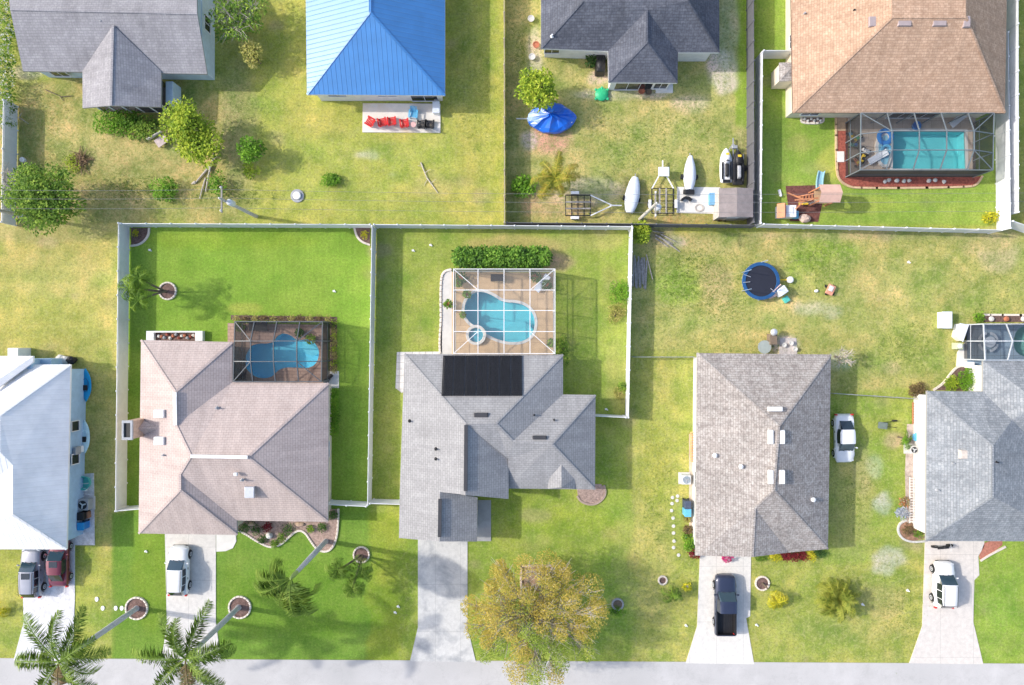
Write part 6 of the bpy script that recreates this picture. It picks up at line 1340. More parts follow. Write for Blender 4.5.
def jetski(label, px, py, rz, m1, m2_, m3):
    root = T('jet_ski', label, 'watercraft', tuple(P(px, py, .6).xy) + (0,), rz, 'two uncovered watercraft on one trailer'); mb = MB(); n = 12; vs = []; prof = [(-1.55, .42, .3), (-1.5, .52, .38), (-1.0, .58, .42), (0, .6, .5), (.7, .55, .55), (1.2, .38, .5), (1.5, .2, .42), (1.62, .04, .38)]
    for (y, ww, hh) in prof:
        for j in range(n): a = 2 * math.pi * j / n; vs.append((math.cos(a) * ww, y, .62 + math.sin(a) * (hh if math.sin(a) < 0 else hh * .45) * .7))
    mb.v = vs
    for i in range(len(prof) - 1):
        for j in range(n): mb.f.append((i * n + j, i * n + (j + 1) % n, (i + 1) * n + (j + 1) % n, (i + 1) * n + j)); mb.mi.append(0)
    mb.f += [tuple(range(n)), tuple(reversed(range((len(prof) - 1) * n, len(prof) * n)))]; mb.mi += [0, 0]; mb.build('hull', m1, root, smooth=True)
    mb = MB(); mb.cbox((0, -.45, .98), .36, 1.3, .28, top=.8); mb.build('seat', m2_, root, bevel=.08); mb = MB(); mb.blob((0, .75, .9), .34, .6, .2, 2, .04); mb.build('hood', m1, root, smooth=True); mb = MB(); mb.cbox((0, 1.0, 1.06), .3, .22, .07, 0, -.2); mb.build('hood_panel', m3, root, smooth=True)
    mb = MB(); mb.tube([(-.4, .22, 1.16), (-.15, .35, 1.18), (.15, .35, 1.18), (.4, .22, 1.16)], .03, 6); mb.bar((0, .35, 1.18), (0, .55, .95), .08); mb.build('handlebar', BLACK, root)
    mb = MB()
    for s in (-1, 1): mb.cbox((s * .38, -.5, .84), .18, 1.6, .05)
    mb.build('footwell', BLACK, root, bevel=.02); mb = MB(); mb.cbox((0, -1.45, .8), .7, .3, .06); mb.build('deck_mat', BLACK, root, bevel=.02)
    return root
jetski('white jet ski with black trim on the double trailer', 726, 166, R(0), TRIM, BLACK, YELP); jetski('black jet ski with grey seat on the double trailer', 738, 168, R(0), BLACK, GREYP, YELP)
q = P(732, 168); root = TW('double_trailer', 'galvanised trailer under the two jet skis', 'trailer', (q.x, q.y, 0)); mb = MB(); mb.bar((q.x - .9, q.y + .2, .32), (q.x + .9, q.y + .2, .32), .1); 
for s in (-.95, -.3, .3, .95): mb.bar((q.x + s, q.y - 1.4, .34), (q.x + s, q.y + 1.2, .34), .08)
mb.bar((q.x, q.y - 1, .32), (q.x, q.y + 2.7, .32), .1); mb.bar((q.x - .9, q.y + .9, .32), (q.x, q.y + 2.2, .32), .08); mb.bar((q.x + .9, q.y + .9, .32), (q.x, q.y + 2.2, .32), .08); mb.build('frame', GALV, root)
mb = MB(); mb.cbox((q.x, q.y + 1.75, .7), .5, .3, .3); mb.bar((q.x, q.y + 1.75, .3), (q.x, q.y + 1.75, .7), .08); mb.build('winch', GALV, root, bevel=.04)
for s in (-1, 1): mb = MB(); mb.tube([(q.x + s * 1.0, q.y - .1, .28), (q.x + s * 1.2, q.y - .1, .28)], .28, 14); mb.build('wheel', RUBB, root)
q = P(685.5, 201); root = TW('curved_bench', 'dark curved object lying on the pale slab', 'bench', (q.x, q.y, 0)); mb = MB()
for i in range(8):
    a0, a1 = R(20 + i * 17), R(20 + (i + 1) * 17); mb.bar((q.x + math.cos(a0) * .48, q.y - .2 + math.sin(a0) * .45, .3), (q.x + math.cos(a1) * .48, q.y - .2 + math.sin(a1) * .45, .3), .2, .4)
mb.build('seat', BLACK, root)
q = P(699, 208); mb = MB()
for k in range(3): mb.tube([(q.x + math.cos(R(i * 20)) * (.3 + .05 * k), q.y + math.sin(R(i * 20)) * (.26 + .04 * k), .1 + k * .02) for i in range(19)], .025, 6)
single('garden_hose', 'coiled pale hose on the concrete slab', 'hose', mb, mat('hose', (.5, .46, .42), .5), 699, 208)
q = P(711, 200); root = TW('cooler', 'blue storage bin on the concrete slab next to the shed', 'cooler', (q.x, q.y, 0)); mb = MB(); mb.cbox((q.x, q.y, .28), .55, 1.05, .4); mb.build('body', SKYB, root, bevel=.03); mb = MB(); mb.cbox((q.x, q.y, .51), .6, 1.1, .07); mb.build('lid', mat('bin_lid', (.16, .36, .56), .5), root, bevel=.02)
# shed
a, b = P(719.5, 188, 2.3), P(753.5, 217, 2.3); root = TW('shed', 'low pitched brown grey shed in the corner of the dark fences', 'shed', ((a.x + b.x) / 2, (a.y + b.y) / 2, 0)); mx_ = P(737, 200, 2.5).x
mb = MB(); mb.box(a.x + .1, b.x - .1, b.y + .1, a.y - .1, 0, 2.15); mb.build('wall', mat('shed_wall', (.5, .47, .43), .85), root)
mb = MB(); SR = mat('shed_roof', (.27, .23, .22), .8, .2, 1.5, stain=((.38, .22, .17), .58))
for (xa, za, xb, zb) in ((a.x, 2.2, mx_, 2.5), (mx_, 2.5, b.x, 2.2)):
    mb.add([(xa, b.y, za), (xb, b.y, zb), (xb, a.y, zb), (xa, a.y, za), (xa, b.y, za - .08), (xb, b.y, zb - .08), (xb, a.y, zb - .08), (xa, a.y, za - .08)], [(0, 1, 2, 3), (7, 6, 5, 4), (0, 4, 5, 1), (1, 5, 6, 2), (2, 6, 7, 3), (3, 7, 4, 0)])
mb.build('roof', SR, root); mb = MB(); mb.box(a.x + .9, a.x + 2.0, b.y + .06, b.y + .1, .05, 1.95); mb.build('door', mat('shed_door', (.6, .58, .55), .8), root)
q = P(721.5, 218); root = TW('red_mower', 'small red mower below the shed', 'mower', (q.x, q.y, 0)); mb = MB(); mb.cbox((q.x, q.y, .3), .75, .5, .25, top=.8); mb.build('deck', RED, root, bevel=.05); mb = MB(); mb.lathe((q.x, q.y, .42), [(.2, 0), (.18, .18), (0, .2)], 12); mb.build('engine', BLACK, root)
for s in (-1, 1):
    for t_ in (-1, 1): mb = MB(); mb.tube([(q.x + s * .3, q.y + t_ * .26, .12), (q.x + s * .3, q.y + t_ * .33, .12)], .12, 10); mb.build('wheel', RUBB, root)
mb = MB(); mb.tube([(q.x + .35, q.y - .2, .35), (q.x + .9, q.y - .2, .9), (q.x + .9, q.y + .2, .9), (q.x + .35, q.y + .2, .35)], .02, 6); mb.build('handle', BLACK, root)

# ---- playset lawn
slab('play_mulch', [(785.5, 186), (822, 185), (822, 205), (818, 222), (790, 221)], .03, mat('play_mulch', (.15, .06, .05), .95, .4, 5, bmp=.5), 'dark red mulch square under the playset', 'mulch')
c = P(812, 197); root = TW('playset', 'cedar playset with swings, tower and pale blue slide', 'playset', (c.x, c.y, 0))
def pp(x, y, z): return P(x, y, z)
mb = MB(); zb = 2.1; A_, B_ = pp(793.5, 199, zb), pp(818, 198, zb); A_ = P(795, 200, zb)
mb.bar(A_, B_, .12, .12)
for (t_, d_) in ((A_, -1), ):
    for s in (-1, 1): mb.bar((t_.x + .9, t_.y, zb), (t_.x - .0 + .2, t_.y + s * 1.1, 0), .1)
mb.bar(A_, (A_.x + .9, A_.y, zb), .1); mb.build('swing_frame', WOODO, root)
for xx, mt in ((801, YELP), (806, YELP), (812, GREYP)):
    q = P(xx, 199, .5); mb = MB(); mb.cbox((q.x, A_.y, .5), .42, .2, .05); mb.build('swing_seat', mt, root, bevel=.01); mb = MB(); mb.bar((q.x - .2, A_.y, .5), (q.x - .15, A_.y, zb), .02); mb.bar((q.x + .2, A_.y, .5), (q.x + .15, A_.y, zb), .02); mb.build('swing_chain', ALU, root)
q = P(824, 196, 1.5); tx, ty = q.x, q.y
for sx in (-.75, .75):
    for sy in (-.6, .6): mb = MB(); mb.box(tx + sx - .06, tx + sx + .06, ty + sy - .06, ty + sy + .06, 0, 2.7); mb.build('tower_post', WOODO, root)
mb = MB(); mb.box(tx - .8, tx + .8, ty - .65, ty + .65, 1.25, 1.32); mb.build('deck', WOODT, root); q = P(832, 196, 2.9)
mb = MB(); mb.add([(tx - .95, ty - .8, 2.6), (tx + .95, ty - .8, 2.6), (tx + .95, ty, 3.1), (tx - .95, ty, 3.1), (tx + .95, ty + .8, 2.6), (tx - .95, ty + .8, 2.6)], [(0, 1, 2, 3), (3, 2, 4, 5)]); mb.add([(tx - .95, ty - .8, 2.57), (tx + .95, ty - .8, 2.57), (tx + .95, ty, 3.07), (tx - .95, ty, 3.07), (tx + .95, ty + .8, 2.57), (tx - .95, ty + .8, 2.57)], [(3, 2, 1, 0), (5, 4, 2, 3)]); mb.build('canopy', mat('pink_canopy', (.62, .4, .32), .8, .08), root)
mb = MB()
for s in (-1, 1): mb.bar((tx - .85, ty + s * .27, 1.3), (tx - 1.7, ty + s * .27, 0), .09)
for i in range(5): k = (i + .5) / 5; mb.bar((tx - .85 - k * .85, ty - .27, 1.3 * (1 - k)), (tx - .85 - k * .85, ty + .27, 1.3 * (1 - k)), .07)
mb.build('ladder', WOODO, root); mb = MB()
s0, s1 = Vector((tx - .35, ty + .65, 1.3)), P(821, 171.5, .25); 
for k in range(6):
    a_, b_ = s0.lerp(s1, k / 6), s0.lerp(s1, (k + 1) / 6); sag = lambda t: -.18 * math.sin(math.pi * t); a_.z += sag(k / 6); b_.z += sag((k + 1) / 6); mb.bar(a_, b_, .55, .06)
    for s in (-1, 1): o_ = Vector((s * .28, 0, .1)); mb.bar(a_ + o_, b_ + o_, .05, .2)
mb.build('slide', mat('pale_slide', (.3, .5, .58), .35, .05), root)
c = P(783.5, 213); root = TW('playhouse', 'toy house with orange roof and white and teal walls beside the playset', 'playhouse', (c.x, c.y, 0)); mb = MB(); mb.box(c.x - .8, c.x + .8, c.y - .55, c.y + .55, 0, 1.0); mb.build('wall', TRIM, root, bevel=.04)
mb = MB(); mb.add([(c.x - 1.0, c.y - .65, 1.0), (c.x - 1.0, c.y + .65, 1.0), (c.x - .45, c.y + .65, 1.45), (c.x - .45, c.y - .65, 1.45), (c.x - .2, c.y + .65, 1.05), (c.x - .2, c.y - .65, 1.05)], [(0, 1, 2, 3), (3, 2, 4, 5)]); mb.build('roof', ORANGE, root); mb = MB(); mb.cbox((c.x + .95, c.y - .25, .35), .5, .7, .4); mb.build('counter', SKYB, root, bevel=.04); mb = MB(); mb.box(c.x - .15, c.x + .5, c.y - .3, c.y + .4, 1.0, 1.06); mb.build('table', CLOTHW, root, bevel=.02)
q = P(803, 219); mb = MB(); mb.blob((q.x, q.y, .3), .55, .38, .3, 5, .15); single('play_boulder', 'beige play boulder at the lower edge of the mulch', 'boulder', mb, mat('beige_rock', (.6, .45, .38), .9, .15), 803, 219)
q = P(779.5, 193); mb = MB(); mb.cbox((q.x, q.y, .1), .25, .6, .14, R(15)); mb.cbox((q.x + .05, q.y - .3, .2), .15, .15, .2); single('lawn_toy', 'small white toy on the lawn left of the playset', 'toy', mb, TRIM, 779.5, 193, bevel=.03)
# furniture inside cage C
q = P(869, 164, .8); root = TW('patio_table', 'blue topped round table beside the spa shelf', 'patio table', (q.x, q.y, 0))
mb = MB()
def lounger(label, px, py, rz, m, cat='sun lounger'):
    root = T('sun_lounger', label, cat, tuple(P(px, py, .2).xy) + (.1,), rz); mb = MB(); mb.cbox((0, -.25, .32), .6, 1.3, .06); mb.build('seat', m, root, bevel=.02); mb = MB(); mb.cbox((0, .62, .5), .6, .65, .06, 0, R(35)); mb.build('backrest', m, root, bevel=.02)
    for s in (-.27, .27):
        for y in (-.8, .35): mb = MB(); mb.box(s - .025, s + .025, y - .025, y + .025, 0, .3); mb.build('leg', ALU, root)
    return root
bpy.data.objects.remove(root)
lounger('white sun lounger inside the dark cage near the house', 957, 120, R(-50), CLOTHW); lounger('grey white sun lounger beside the spa shelf', 876, 158, R(-60), CLOTHW)
lounger('white sun lounger in the upper right corner of the kidney pool deck', 542, 283.5, R(-38), CLOTHW)
for i, (x, y, r_, l_) in enumerate(((883, 138, .8, 'large blue pool float beside the long pool'), (884, 151, .55, 'small blue pool float below the large one'), (914, 127, .42, 'round blue bucket above the long pool'))):
    q = P(x, y); mb = MB()
    for k in range(1): mb.lathe((q.x, q.y, .34 if i < 2 else .1), [(r_ * .45, .04), (r_ * .5, .14), (r_ * .75, .2), (r_ * .95, .14), (r_, .05), (r_ * .75, 0), (r_ * .45, .04)] if i < 2 else [(.3, 0), (.4, .4), (.35, .4), (.28, .1), (0, .1)], 20, cap=False)
    single('pool_float' if i < 2 else 'bucket', l_, 'pool float' if i < 2 else 'bucket', mb, SKYB if i == 1 else BLUEP, x, y, smooth=True)
def tricycle(label, px, py, rz, m1, m2_):
    root = T('ride_on_toy', label, 'toy', tuple(P(px, py).xy) + (.09,), rz, 'toys at the left end of the dark cage'); mb = MB(); mb.cbox((0, 0, .3), .35, .8, .2, top=.8); mb.build('body', m1, root, bevel=.06); mb = MB(); mb.cbox((0, -.1, .48), .3, .3, .2, top=.7); mb.build('seat', m2_, root, bevel=.04)
    for s in (-1, 1):
        for y in (-.3, .32): mb = MB(); mb.tube([(s * .18, y, .15), (s * .26, y, .15)], .15, 12); mb.build('wheel', BLACK, root)
    mb = MB(); mb.tube([(-.2, .28, .6), (.2, .28, .6)], .02, 6); mb.bar((0, .28, .35), (0, .28, .6), .04); mb.build('handlebar', BLACK, root)
for i, (x, y, rz, a_, b_, l_) in enumerate(((849.5, 137, 20, SKYB, YELP, 'blue and yellow ride on toy at the top left of the dark cage'), (856, 139, -50, YELP, GREENP, 'yellow ride on toy beside the blue one'), (852, 146, 80, TEAL, BLUEP, 'teal ride on toy below the yellow one'), (855, 163, 30, ORANGE, YELP, 'orange ride on toy in the lower left of the dark cage'), (861, 159, -20, YELP, BLACK, 'yellow and black ride on toy in the lower left of the dark cage'), (864, 152, 60, TRIM, GREYP, 'white ride on toy in the middle of the left deck'))): tricycle(l_, x, y, R(rz), a_, b_)
# cage A and B furniture
def ptable(label, px, py, sx, sy, m, rz=0, z=.08):
    root = T('deck_table', label, 'table', tuple(P(px, py, .4).xy) + (z,), R(rz)); mb = MB(); mb.cbox((0, 0, .7), sx, sy, .05); mb.build('tabletop', m, root, bevel=.02)
    for a in (-1, 1):
        for b in (-1, 1): mb = MB(); mb.box(a * sx * .43 - .03, a * sx * .43 + .03, b * sy * .42 - .03, b * sy * .42 + .03, 0, .68); mb.build('leg', m, root)
ptable('dark rectangular table at the back of the kidney pool deck', 497.5, 278, 1.25, .65, BLACK); ptable('dark rectangular table in the bronze cage', 259.5, 326, 1.7, .9, BLACK)
def potplant(label, px, py, r, m, pm=TERRA, z=.08, h=.9, group=None):
    c = P(px, py, .5); root = TW('potted_plant', label, 'potted plant', (c.x, c.y, z), group); mb = MB(); mb.lathe((c.x, c.y, z), [(r * .4, 0), (r * .55, r * .7), (r * .6, r * .75), (r * .5, r * .75), (0, r * .68)], 12); mb.build('pot', pm, root); mb = MB(); foliage(mb, (c.x, c.y, z + r * .8 + h * .3), r, r, h * .4, 130, .2, random.Random(int(px * 3 + py))); mb.build('foliage', m, root)
potplant('potted plant in the upper left corner of the kidney pool deck', 461, 277.5, .5, LDARK); potplant('smaller potted plant below the upper left one', 458, 283, .35, LG); potplant('potted plant in the upper right of the kidney pool deck', 535.5, 276.5, .5, LDARK); potplant('dark potted plant beside the white sun lounger', 547, 285, .4, LDARK)
potplant('small potted plant at the left shore of the kidney pool', 467, 294, .32, LG); potplant('little plant beside the spa', 463, 315, .22, LG); potplant('plant in a pot on the concrete strip left of the white cage', 448, 304, .35, LG, z=.05)
potplant('plant in the lower right corner of the kidney pool deck', 551, 343, .28, LG); potplant('dark potted plant above the free form pool', 299.5, 333, .35, LDARK, BLACK)
q = P(299, 336); 
for i, (x, y, l_) in enumerate(((240, 327, 'palm like potted plant in the upper left of the bronze cage'), (311, 339, 'small potted plant near the right shore of the free form pool'))): potplant(l_, x, y, .4, LG)
slab('landing', [(326, 371), (339, 371), (339, 388), (326, 388)], .07, CONCL, 'small pale landing at the lower right corner of the bronze cage', 'walk')
q = P(329, 378, .5); root = TW('pool_pump', 'dark pool pump unit on the small landing', 'pool pump', (q.x, q.y, 0)); mb = MB(); mb.tube([(q.x - .3, q.y - .3, .35), (q.x + .25, q.y + .3, .35)], .17, 12); mb.build('motor', BLACK, root, smooth=True); mb = MB(); mb.lathe((q.x - .3, q.y - .3, .07), [(.22, 0), (.22, .6), (.1, .7), (0, .72)], 12); mb.build('filter', BRONZ, root, smooth=True)

# ---- left house side
def kayak(label, px, py, rz, L, Wd, m, mc, cat='kayak'):
    root = T('kayak', label, cat, tuple(P(px, py, .3).xy) + (0,), rz); mb = MB(); n = 12; vs = []; st = 13
    for i in range(st):
        s = i / (st - 1) * 2 - 1; ww = max(.02, Wd / 2 * (1 - abs(s) ** 2.4)); 
        for j in range(n): a = 2 * math.pi * j / n; vs.append((math.cos(a) * ww, s * L / 2, .25 + .1 * s * s + math.sin(a) * (.2 if math.sin(a) < 0 else .12) * (1 - .6 * abs(s) ** 3)))
    mb.v = vs
    for i in range(st - 1):
        for j in range(n): mb.f.append((i * n + j, i * n + (j + 1) % n, (i + 1) * n + (j + 1) % n, (i + 1) * n + j)); mb.mi.append(0)
    mb.build('hull', m, root, smooth=True); mb = MB()
    for k in range(16):
        a0, a1 = 2 * math.pi * k / 16, 2 * math.pi * (k + 1) / 16; mb.bar((math.cos(a0) * Wd * .28, math.sin(a0) * L * .2, .38), (math.cos(a1) * Wd * .28, math.sin(a1) * L * .2, .38), .05)
    mb.build('cockpit_rim', mc, root); mb = MB(); mb.lathe((0, 0, .3), [(Wd * .27, .04), (0, .05)], 16, sy=L * .19 / (Wd * .27)); mb.build('cockpit', mc, root); mb = MB(); mb.cbox((0, -.25, .42), Wd * .4, .5, .1); mb.build('seat', BLACK if mc is not TRIM else GREYP, root, bevel=.03)
kayak('bright blue kayak lying along the blue wall', 86, 385, R(1), 3.1, .95, mat('kayak_blue', (.01, .28, .55), .35, .08, 3), mat('kayak_cockpit', (.01, .12, .3), .5)); kayak('pale blue kayak lying along the blue wall below the bright one', 85, 436.5, R(1), 3.1, .85, mat('kayak_pale', (.5, .72, .78), .35, .08, 3), mat('kayak_pale2', (.6, .78, .82), .5))
q = P(83, 449, .6); mb = MB(); mb.cbox((q.x - .3, q.y, .4), .5, .6, .8); single('white_cabinet', 'small white box against the blue wall above the teal tub', 'box', mb, TRIM, 83, 449, bevel=.03)
def acunit(label, px, py, pad=True, s=.9, m=GREYP, fan=BLACK, group=None):
    q = P(px, py, .7); root = TW('air_conditioner', label, 'air conditioner', (q.x, q.y, 0), group); h_ = .85; mb = MB(); mb.cbox((q.x, q.y, h_ / 2 + .06), s, s, h_); mb.build('casing', m, root, bevel=.04); mb = MB(); mb.lathe((q.x, q.y, h_ + .065), [(s * .4, 0), (s * .4, .02), (s * .36, .02), (s * .36, .005), (0, .005)], 24); mb.build('fan_guard', fan, root)
    mb = MB()
    for k in range(3): a = R(120 * k + 20); mb.cbox((q.x + math.cos(a) * s * .17, q.y + math.sin(a) * s * .17, h_ + .085), s * .32, .12, .012, a)
    mb.lathe((q.x, q.y, h_ + .08), [(.08, 0), (.07, .04), (0, .05)], 10); mb.build('fan', ALU, root); mb = MB(); mb.cbox((q.x, q.y, .05), s + .25, s + .25, .1); mb.build('base_pad', CONC, root)
acunit('grey air conditioner on the gravel pad beside the blue wall', 84, 504.5, s=1.0)
acunit('white air conditioner left of the brown shingle house', 686, 479.5, s=.85, m=mat('ac_light', (.62, .64, .66), .6), fan=mat('ac_fan', (.3, .36, .42), .5)); acunit('pale air conditioner along the left wall of the blue grey house', 913, 449.5, s=.7, m=mat('ac_pale', (.6, .58, .55), .6))
def bin_(label, px, py, m, ml, rz=0, h=1.0):
    q = P(px, py, h); root = T('wheeled_bin', label, 'wheeled bin', (q.x, q.y, 0), R(rz)); mb = MB(); mb.cbox((0, 0, h / 2), .56, .66, h); mb.build('body', m, root, bevel=.04); mb = MB(); mb.cbox((0, 0, h + .03), .62, .74, .07, top=.93); mb.build('lid', ml, root, bevel=.03)
    for s in (-.24, .24): m_ = MB(); m_.tube([(s - .03, .34, .12), (s + .03, .34, .12)], .12, 12); m_.build('wheel', RUBB, root)
bin_('black wheeled bin beside the grey air conditioner', 80.5, 516.5, BLACK, BLACK); bin_('blue wheeled bin below the black one on the gravel pad', 80.5, 526.5, BLUEP, mat('bin_blue_lid', (.02, .28, .6), .5)); q = P(85.5, 515, .4); mb = MB(); mb.cbox((q.x + .1, q.y, .3), .45, .6, .55, R(5)); single('rusty_box', 'brown box beside the black wheeled bin', 'box', mb, mat('rust_box', (.3, .16, .1), .9, .3), 86, 515, bevel=.03)
bin_('dark wheeled bin left of the brown shingle house', 688, 505, mat('bin_navy', (.05, .07, .12), .6), mat('bin_navy2', (.06, .08, .13), .6)); bin_('light blue wheeled bin below the dark one', 688, 513, SKYB, SKYB)
q = P(87, 482); root = TW('plastic_tub', 'teal plastic tub on the gravel pad', 'tub', (q.x, q.y, 0)); mb = MB(); mb.lathe((q.x, q.y, .05), [(.45, 0), (.55, .45), (.58, .5), (.52, .5), (.44, .12), (0, .12)], 20, sy=1.15); mb.build('tub', TEAL, root, smooth=True); mb = MB(); mb.tube([(q.x - .5, q.y, .5), (q.x - .3, q.y, .75), (q.x + .3, q.y, .75), (q.x + .5, q.y, .5)], .02, 6); mb.build('handle', ALU, root)
q = P(86, 489); mb = MB(); mb.cbox((q.x, q.y, .2), .35, .3, .3); mb.bar((q.x - .4, q.y - .35, .1), (q.x + .5, q.y - .45, .3), .06); single('hose_box', 'white and grey hose box below the teal tub', 'hose box', mb, TRIM, 86, 489, bevel=.02)
for i, (x, y, l_) in enumerate(((67, 360, 'pale rock behind the corner of the white metal roof'), (73, 360, 'dark rounded rock beside the pale one behind the white roof'), (63, 359, 'small grey rock left of the pale one behind the white roof'))):
    q = P(x, y); mb = MB(); mb.blob((q.x, q.y, .3), .5, .4, .4, i, .15); single('rock', l_, 'rock', mb, [STONE, GREYP, STONE][i] if i != 1 else BLACK, x, y)
for i, (x, y) in enumerate(((97, 599), (103, 608), (116, 608), (122, 608))):
    q = P(x, y); mb = MB(); mb.lathe((q.x, q.y, 0), [(.16, 0), (.18, .06), (0, .08)], 9, sy=1.3); single('valve_cover', 'little white cover in the lawn left of the palm ring', 'valve cover', mb, TRIM, x, y, 'white covers left of the palm ring')
for (x, y, l_) in ((150, 250, 'white valve cover near the upper left corner bed'), (334, 291, 'white valve cover on the lawn right of the bronze cage'), (430.5, 245, 'white lamp on the lawn behind the kidney pool'), (413, 250.5, 'green and white cover on the lawn behind the kidney pool'), (146, 551, 'small white cover left of the pink roofed house driveway'), (398, 606, 'white pipe stub left of the stained driveway'), (395, 612, 'second white pipe stub left of the stained driveway'), (862, 604, 'white ball lamp beside the clumping palm'), (907, 590, 'small cover on the lawn left of the right hand driveway'), (685.5, 625, 'small white lamp left of the clean light driveway'), (756, 624.5, 'small white lamp right of the clean light driveway'), (908, 262, 'white cover on the rough grass above the right edge cage'), (606, 409, 'white faucet beside the solar roofed house corner')):
    q = P(x, y); mb = MB(); mb.cbox((q.x, q.y, .06), .2, .16, .1, R(x * 7 % 40)); mb.lathe((q.x + .13, q.y - .08, 0), [(.06, 0), (.06, .14), (0, .18)], 8); single('lawn_fixture', l_, 'lawn fixture', mb, TRIM, x, y)

# ---- beneath the golden tree
c = P(533, 578); root = TW('brick_planter', 'rectangular stone edged planter under the golden tree', 'planter', (c.x, c.y, 0)); mb = MB(); a, b = P(521, 565.5), P(552, 596)
for i in range(20):
    s = i / 19; 
    for (x, y) in ((a.x + (b.x - a.x) * s, a.y), (a.x, a.y + (b.y - a.y) * s)): mb.cbox((x, y, .09), .2, .2, .2, rr.uniform(-.2, .2))
    if i < 14: mb.cbox((b.x, a.y + (b.y - a.y) * s, .09), .2, .2, .2, rr.uniform(-.2, .2))
mb.build('edging', mat('planter_stone', (.55, .42, .34), .9), root, bevel=.02); slab('soil', [(522, 566.5), (551, 566.5), (551, 590), (522, 595)], .04, mat('planter_soil', (.3, .2, .13), .95, .35, 4), parent=root)
tree_ring('stone ring inside the planter under the golden tree', 545.5, 573, .6, m=mat('ring_stone', (.4, .33, .28), .9), fill=MULCH, group=None)
q = P(523, 589, .5); root = TW('garden_lantern', 'white framed black garden lantern under the golden tree', 'lantern', (q.x, q.y, 0)); mb = MB(); mb.cyl((q.x, q.y, 0), .06, .5, 8); mb.build('post', BLACK, root); mb = MB(); mb.lathe((q.x, q.y, .5), [(.16, 0), (.22, .35), (.4, .38), (.3, .42), (.08, .55), (0, .6)], 6); mb.build('lamp', TRIM, root); mb = MB(); mb.lathe((q.x, q.y, .94), [(.26, 0), (.0, .2)], 6); mb.build('cap', BLACK, root)

# ---- trampoline
c = P(761, 281, .8); root = TW('trampoline', 'round trampoline with blue pad and black mat', 'trampoline', (c.x, c.y, 0)); r_ = 1.72
mb = MB(); mb.lathe((c.x, c.y, .82), [(r_ * .83, 0), (r_ * .84, .05), (r_, .04), (r_ * 1.02, -.03)], 40, cap=False); mb.build('pad', mat('trampoline_pad', (.02, .085, .22), .45, .15, 3), root, smooth=True)
mb = MB(); mb.lathe((c.x, c.y, .8), [(r_ * .84, 0), (0, -.02)], 40); mb.build('jumping_mat', mat('trampoline_mat', (.02, .022, .035), .6, .1, 2), root); mb = MB(); mb.tube([(c.x + math.cos(R(i * 10)) * r_, c.y + math.sin(R(i * 10)) * r_, .78) for i in range(37)], .04, 6, cap=False); mb.build('frame', GALV, root)
for i in range(6):
    a = R(i * 60 + 30); x, y = c.x + math.cos(a) * r_, c.y + math.sin(a) * r_; mb = MB(); mb.tube([(x, y, 0), (x, y, 2.5 if i in (1, 2, 3, 5) else .8)], .03, 6); mb.build('net_pole', mat('net_pole', (.3, .4, .55), .5), root)
for i, a in enumerate((160, 185, 320)): 
    a = R(a); mb = MB(); mb.tube([(c.x + math.cos(a) * r_ * .98, c.y + math.sin(a) * r_ * .98, .95), (c.x + math.cos(a) * r_ * .62, c.y + math.sin(a) * r_ * .62, .98)], .03, 6); mb.build('net_strut', ALU, root)
q = P(779, 291.5); root = TW('climbing_toy', 'white and pink plastic climber with teal step against the trampoline', 'play climber', (q.x, q.y, 0)); mb = MB(); mb.cbox((q.x, q.y, .55), .95, .8, .9, R(35), top=.85); mb.build('tower', CLOTHW, root, bevel=.05); mb = MB(); mb.cbox((q.x - .75, q.y - .35, .35), .75, .5, .1, R(25), R(15)); mb.bar((q.x - 1.1, q.y - .3, .8), (q.x - .2, q.y + .6, .95), .07); mb.build('rail', mat('pink_plastic', (.7, .5, .45), .6), root)
mb = MB(); mb.cbox((q.x + .6, q.y - .75, .15), .55, .55, .3, R(35)); mb.build('step', TEAL, root, bevel=.04)
q = P(789, 280); root = TW('toy_hoop', 'white disc toy with a yellow handle right of the trampoline', 'toy', (q.x, q.y, 0)); mb = MB(); mb.lathe((q.x, q.y, .1), [(.3, 0), (.3, .25), (.2, .3), (0, .3)], 14); mb.build('disc', TRIM, root); mb = MB(); mb.bar((q.x - 1.1, q.y, .2), (q.x - .2, q.y, .25), .1); mb.build('handle', YELP, root)
q = P(829, 290); root = TW('small_wagon', 'terracotta coloured toy wagon on the rough grass', 'toy wagon', (q.x, q.y, 0)); mb = MB(); mb.cbox((q.x, q.y, .3), .7, .95, .2, R(-25)); mb.build('tray', mat('salmon', (.65, .3, .2), .6), root, bevel=.05); mb = MB(); mb.cbox((q.x, q.y + .1, .43), .4, .5, .1, R(-25)); mb.build('cushion', STONE, root, bevel=.03)
for s in (-1, 1):
    for t_ in (-1, 1): mb = MB(); mb.tube([(q.x + s * .33, q.y + t_ * .35, .14), (q.x + s * .4, q.y + t_ * .35, .14)], .14, 10); mb.build('wheel', RUBB, root)
q = P(816, 291); mb = MB(); mb.blob((q.x, q.y, .1), .2, .14, .1, 1, .2); single('ball', 'small white scrap on the grass left of the toy wagon', 'litter', mb, TRIM, 816, 291)
q = P(764.5, 347, .7); root = TW('glass_table', 'round grey glass table behind the brown shingle house', 'patio table', (q.x, q.y, 0)); mb = MB(); mb.lathe((q.x, q.y, .7), [(.62, 0), (.62, .03), (0, .03)], 24); mb.build('tabletop', mat('grey_glass', (.34, .38, .36), .15, .08), root)
for i in range(4): a = R(i * 90 + 45); mb = MB(); mb.tube([(q.x + math.cos(a) * .45, q.y + math.sin(a) * .45, 0), (q.x + math.cos(a) * .3, q.y + math.sin(a) * .3, .7)], .02, 6); mb.build('leg', ALU, root)
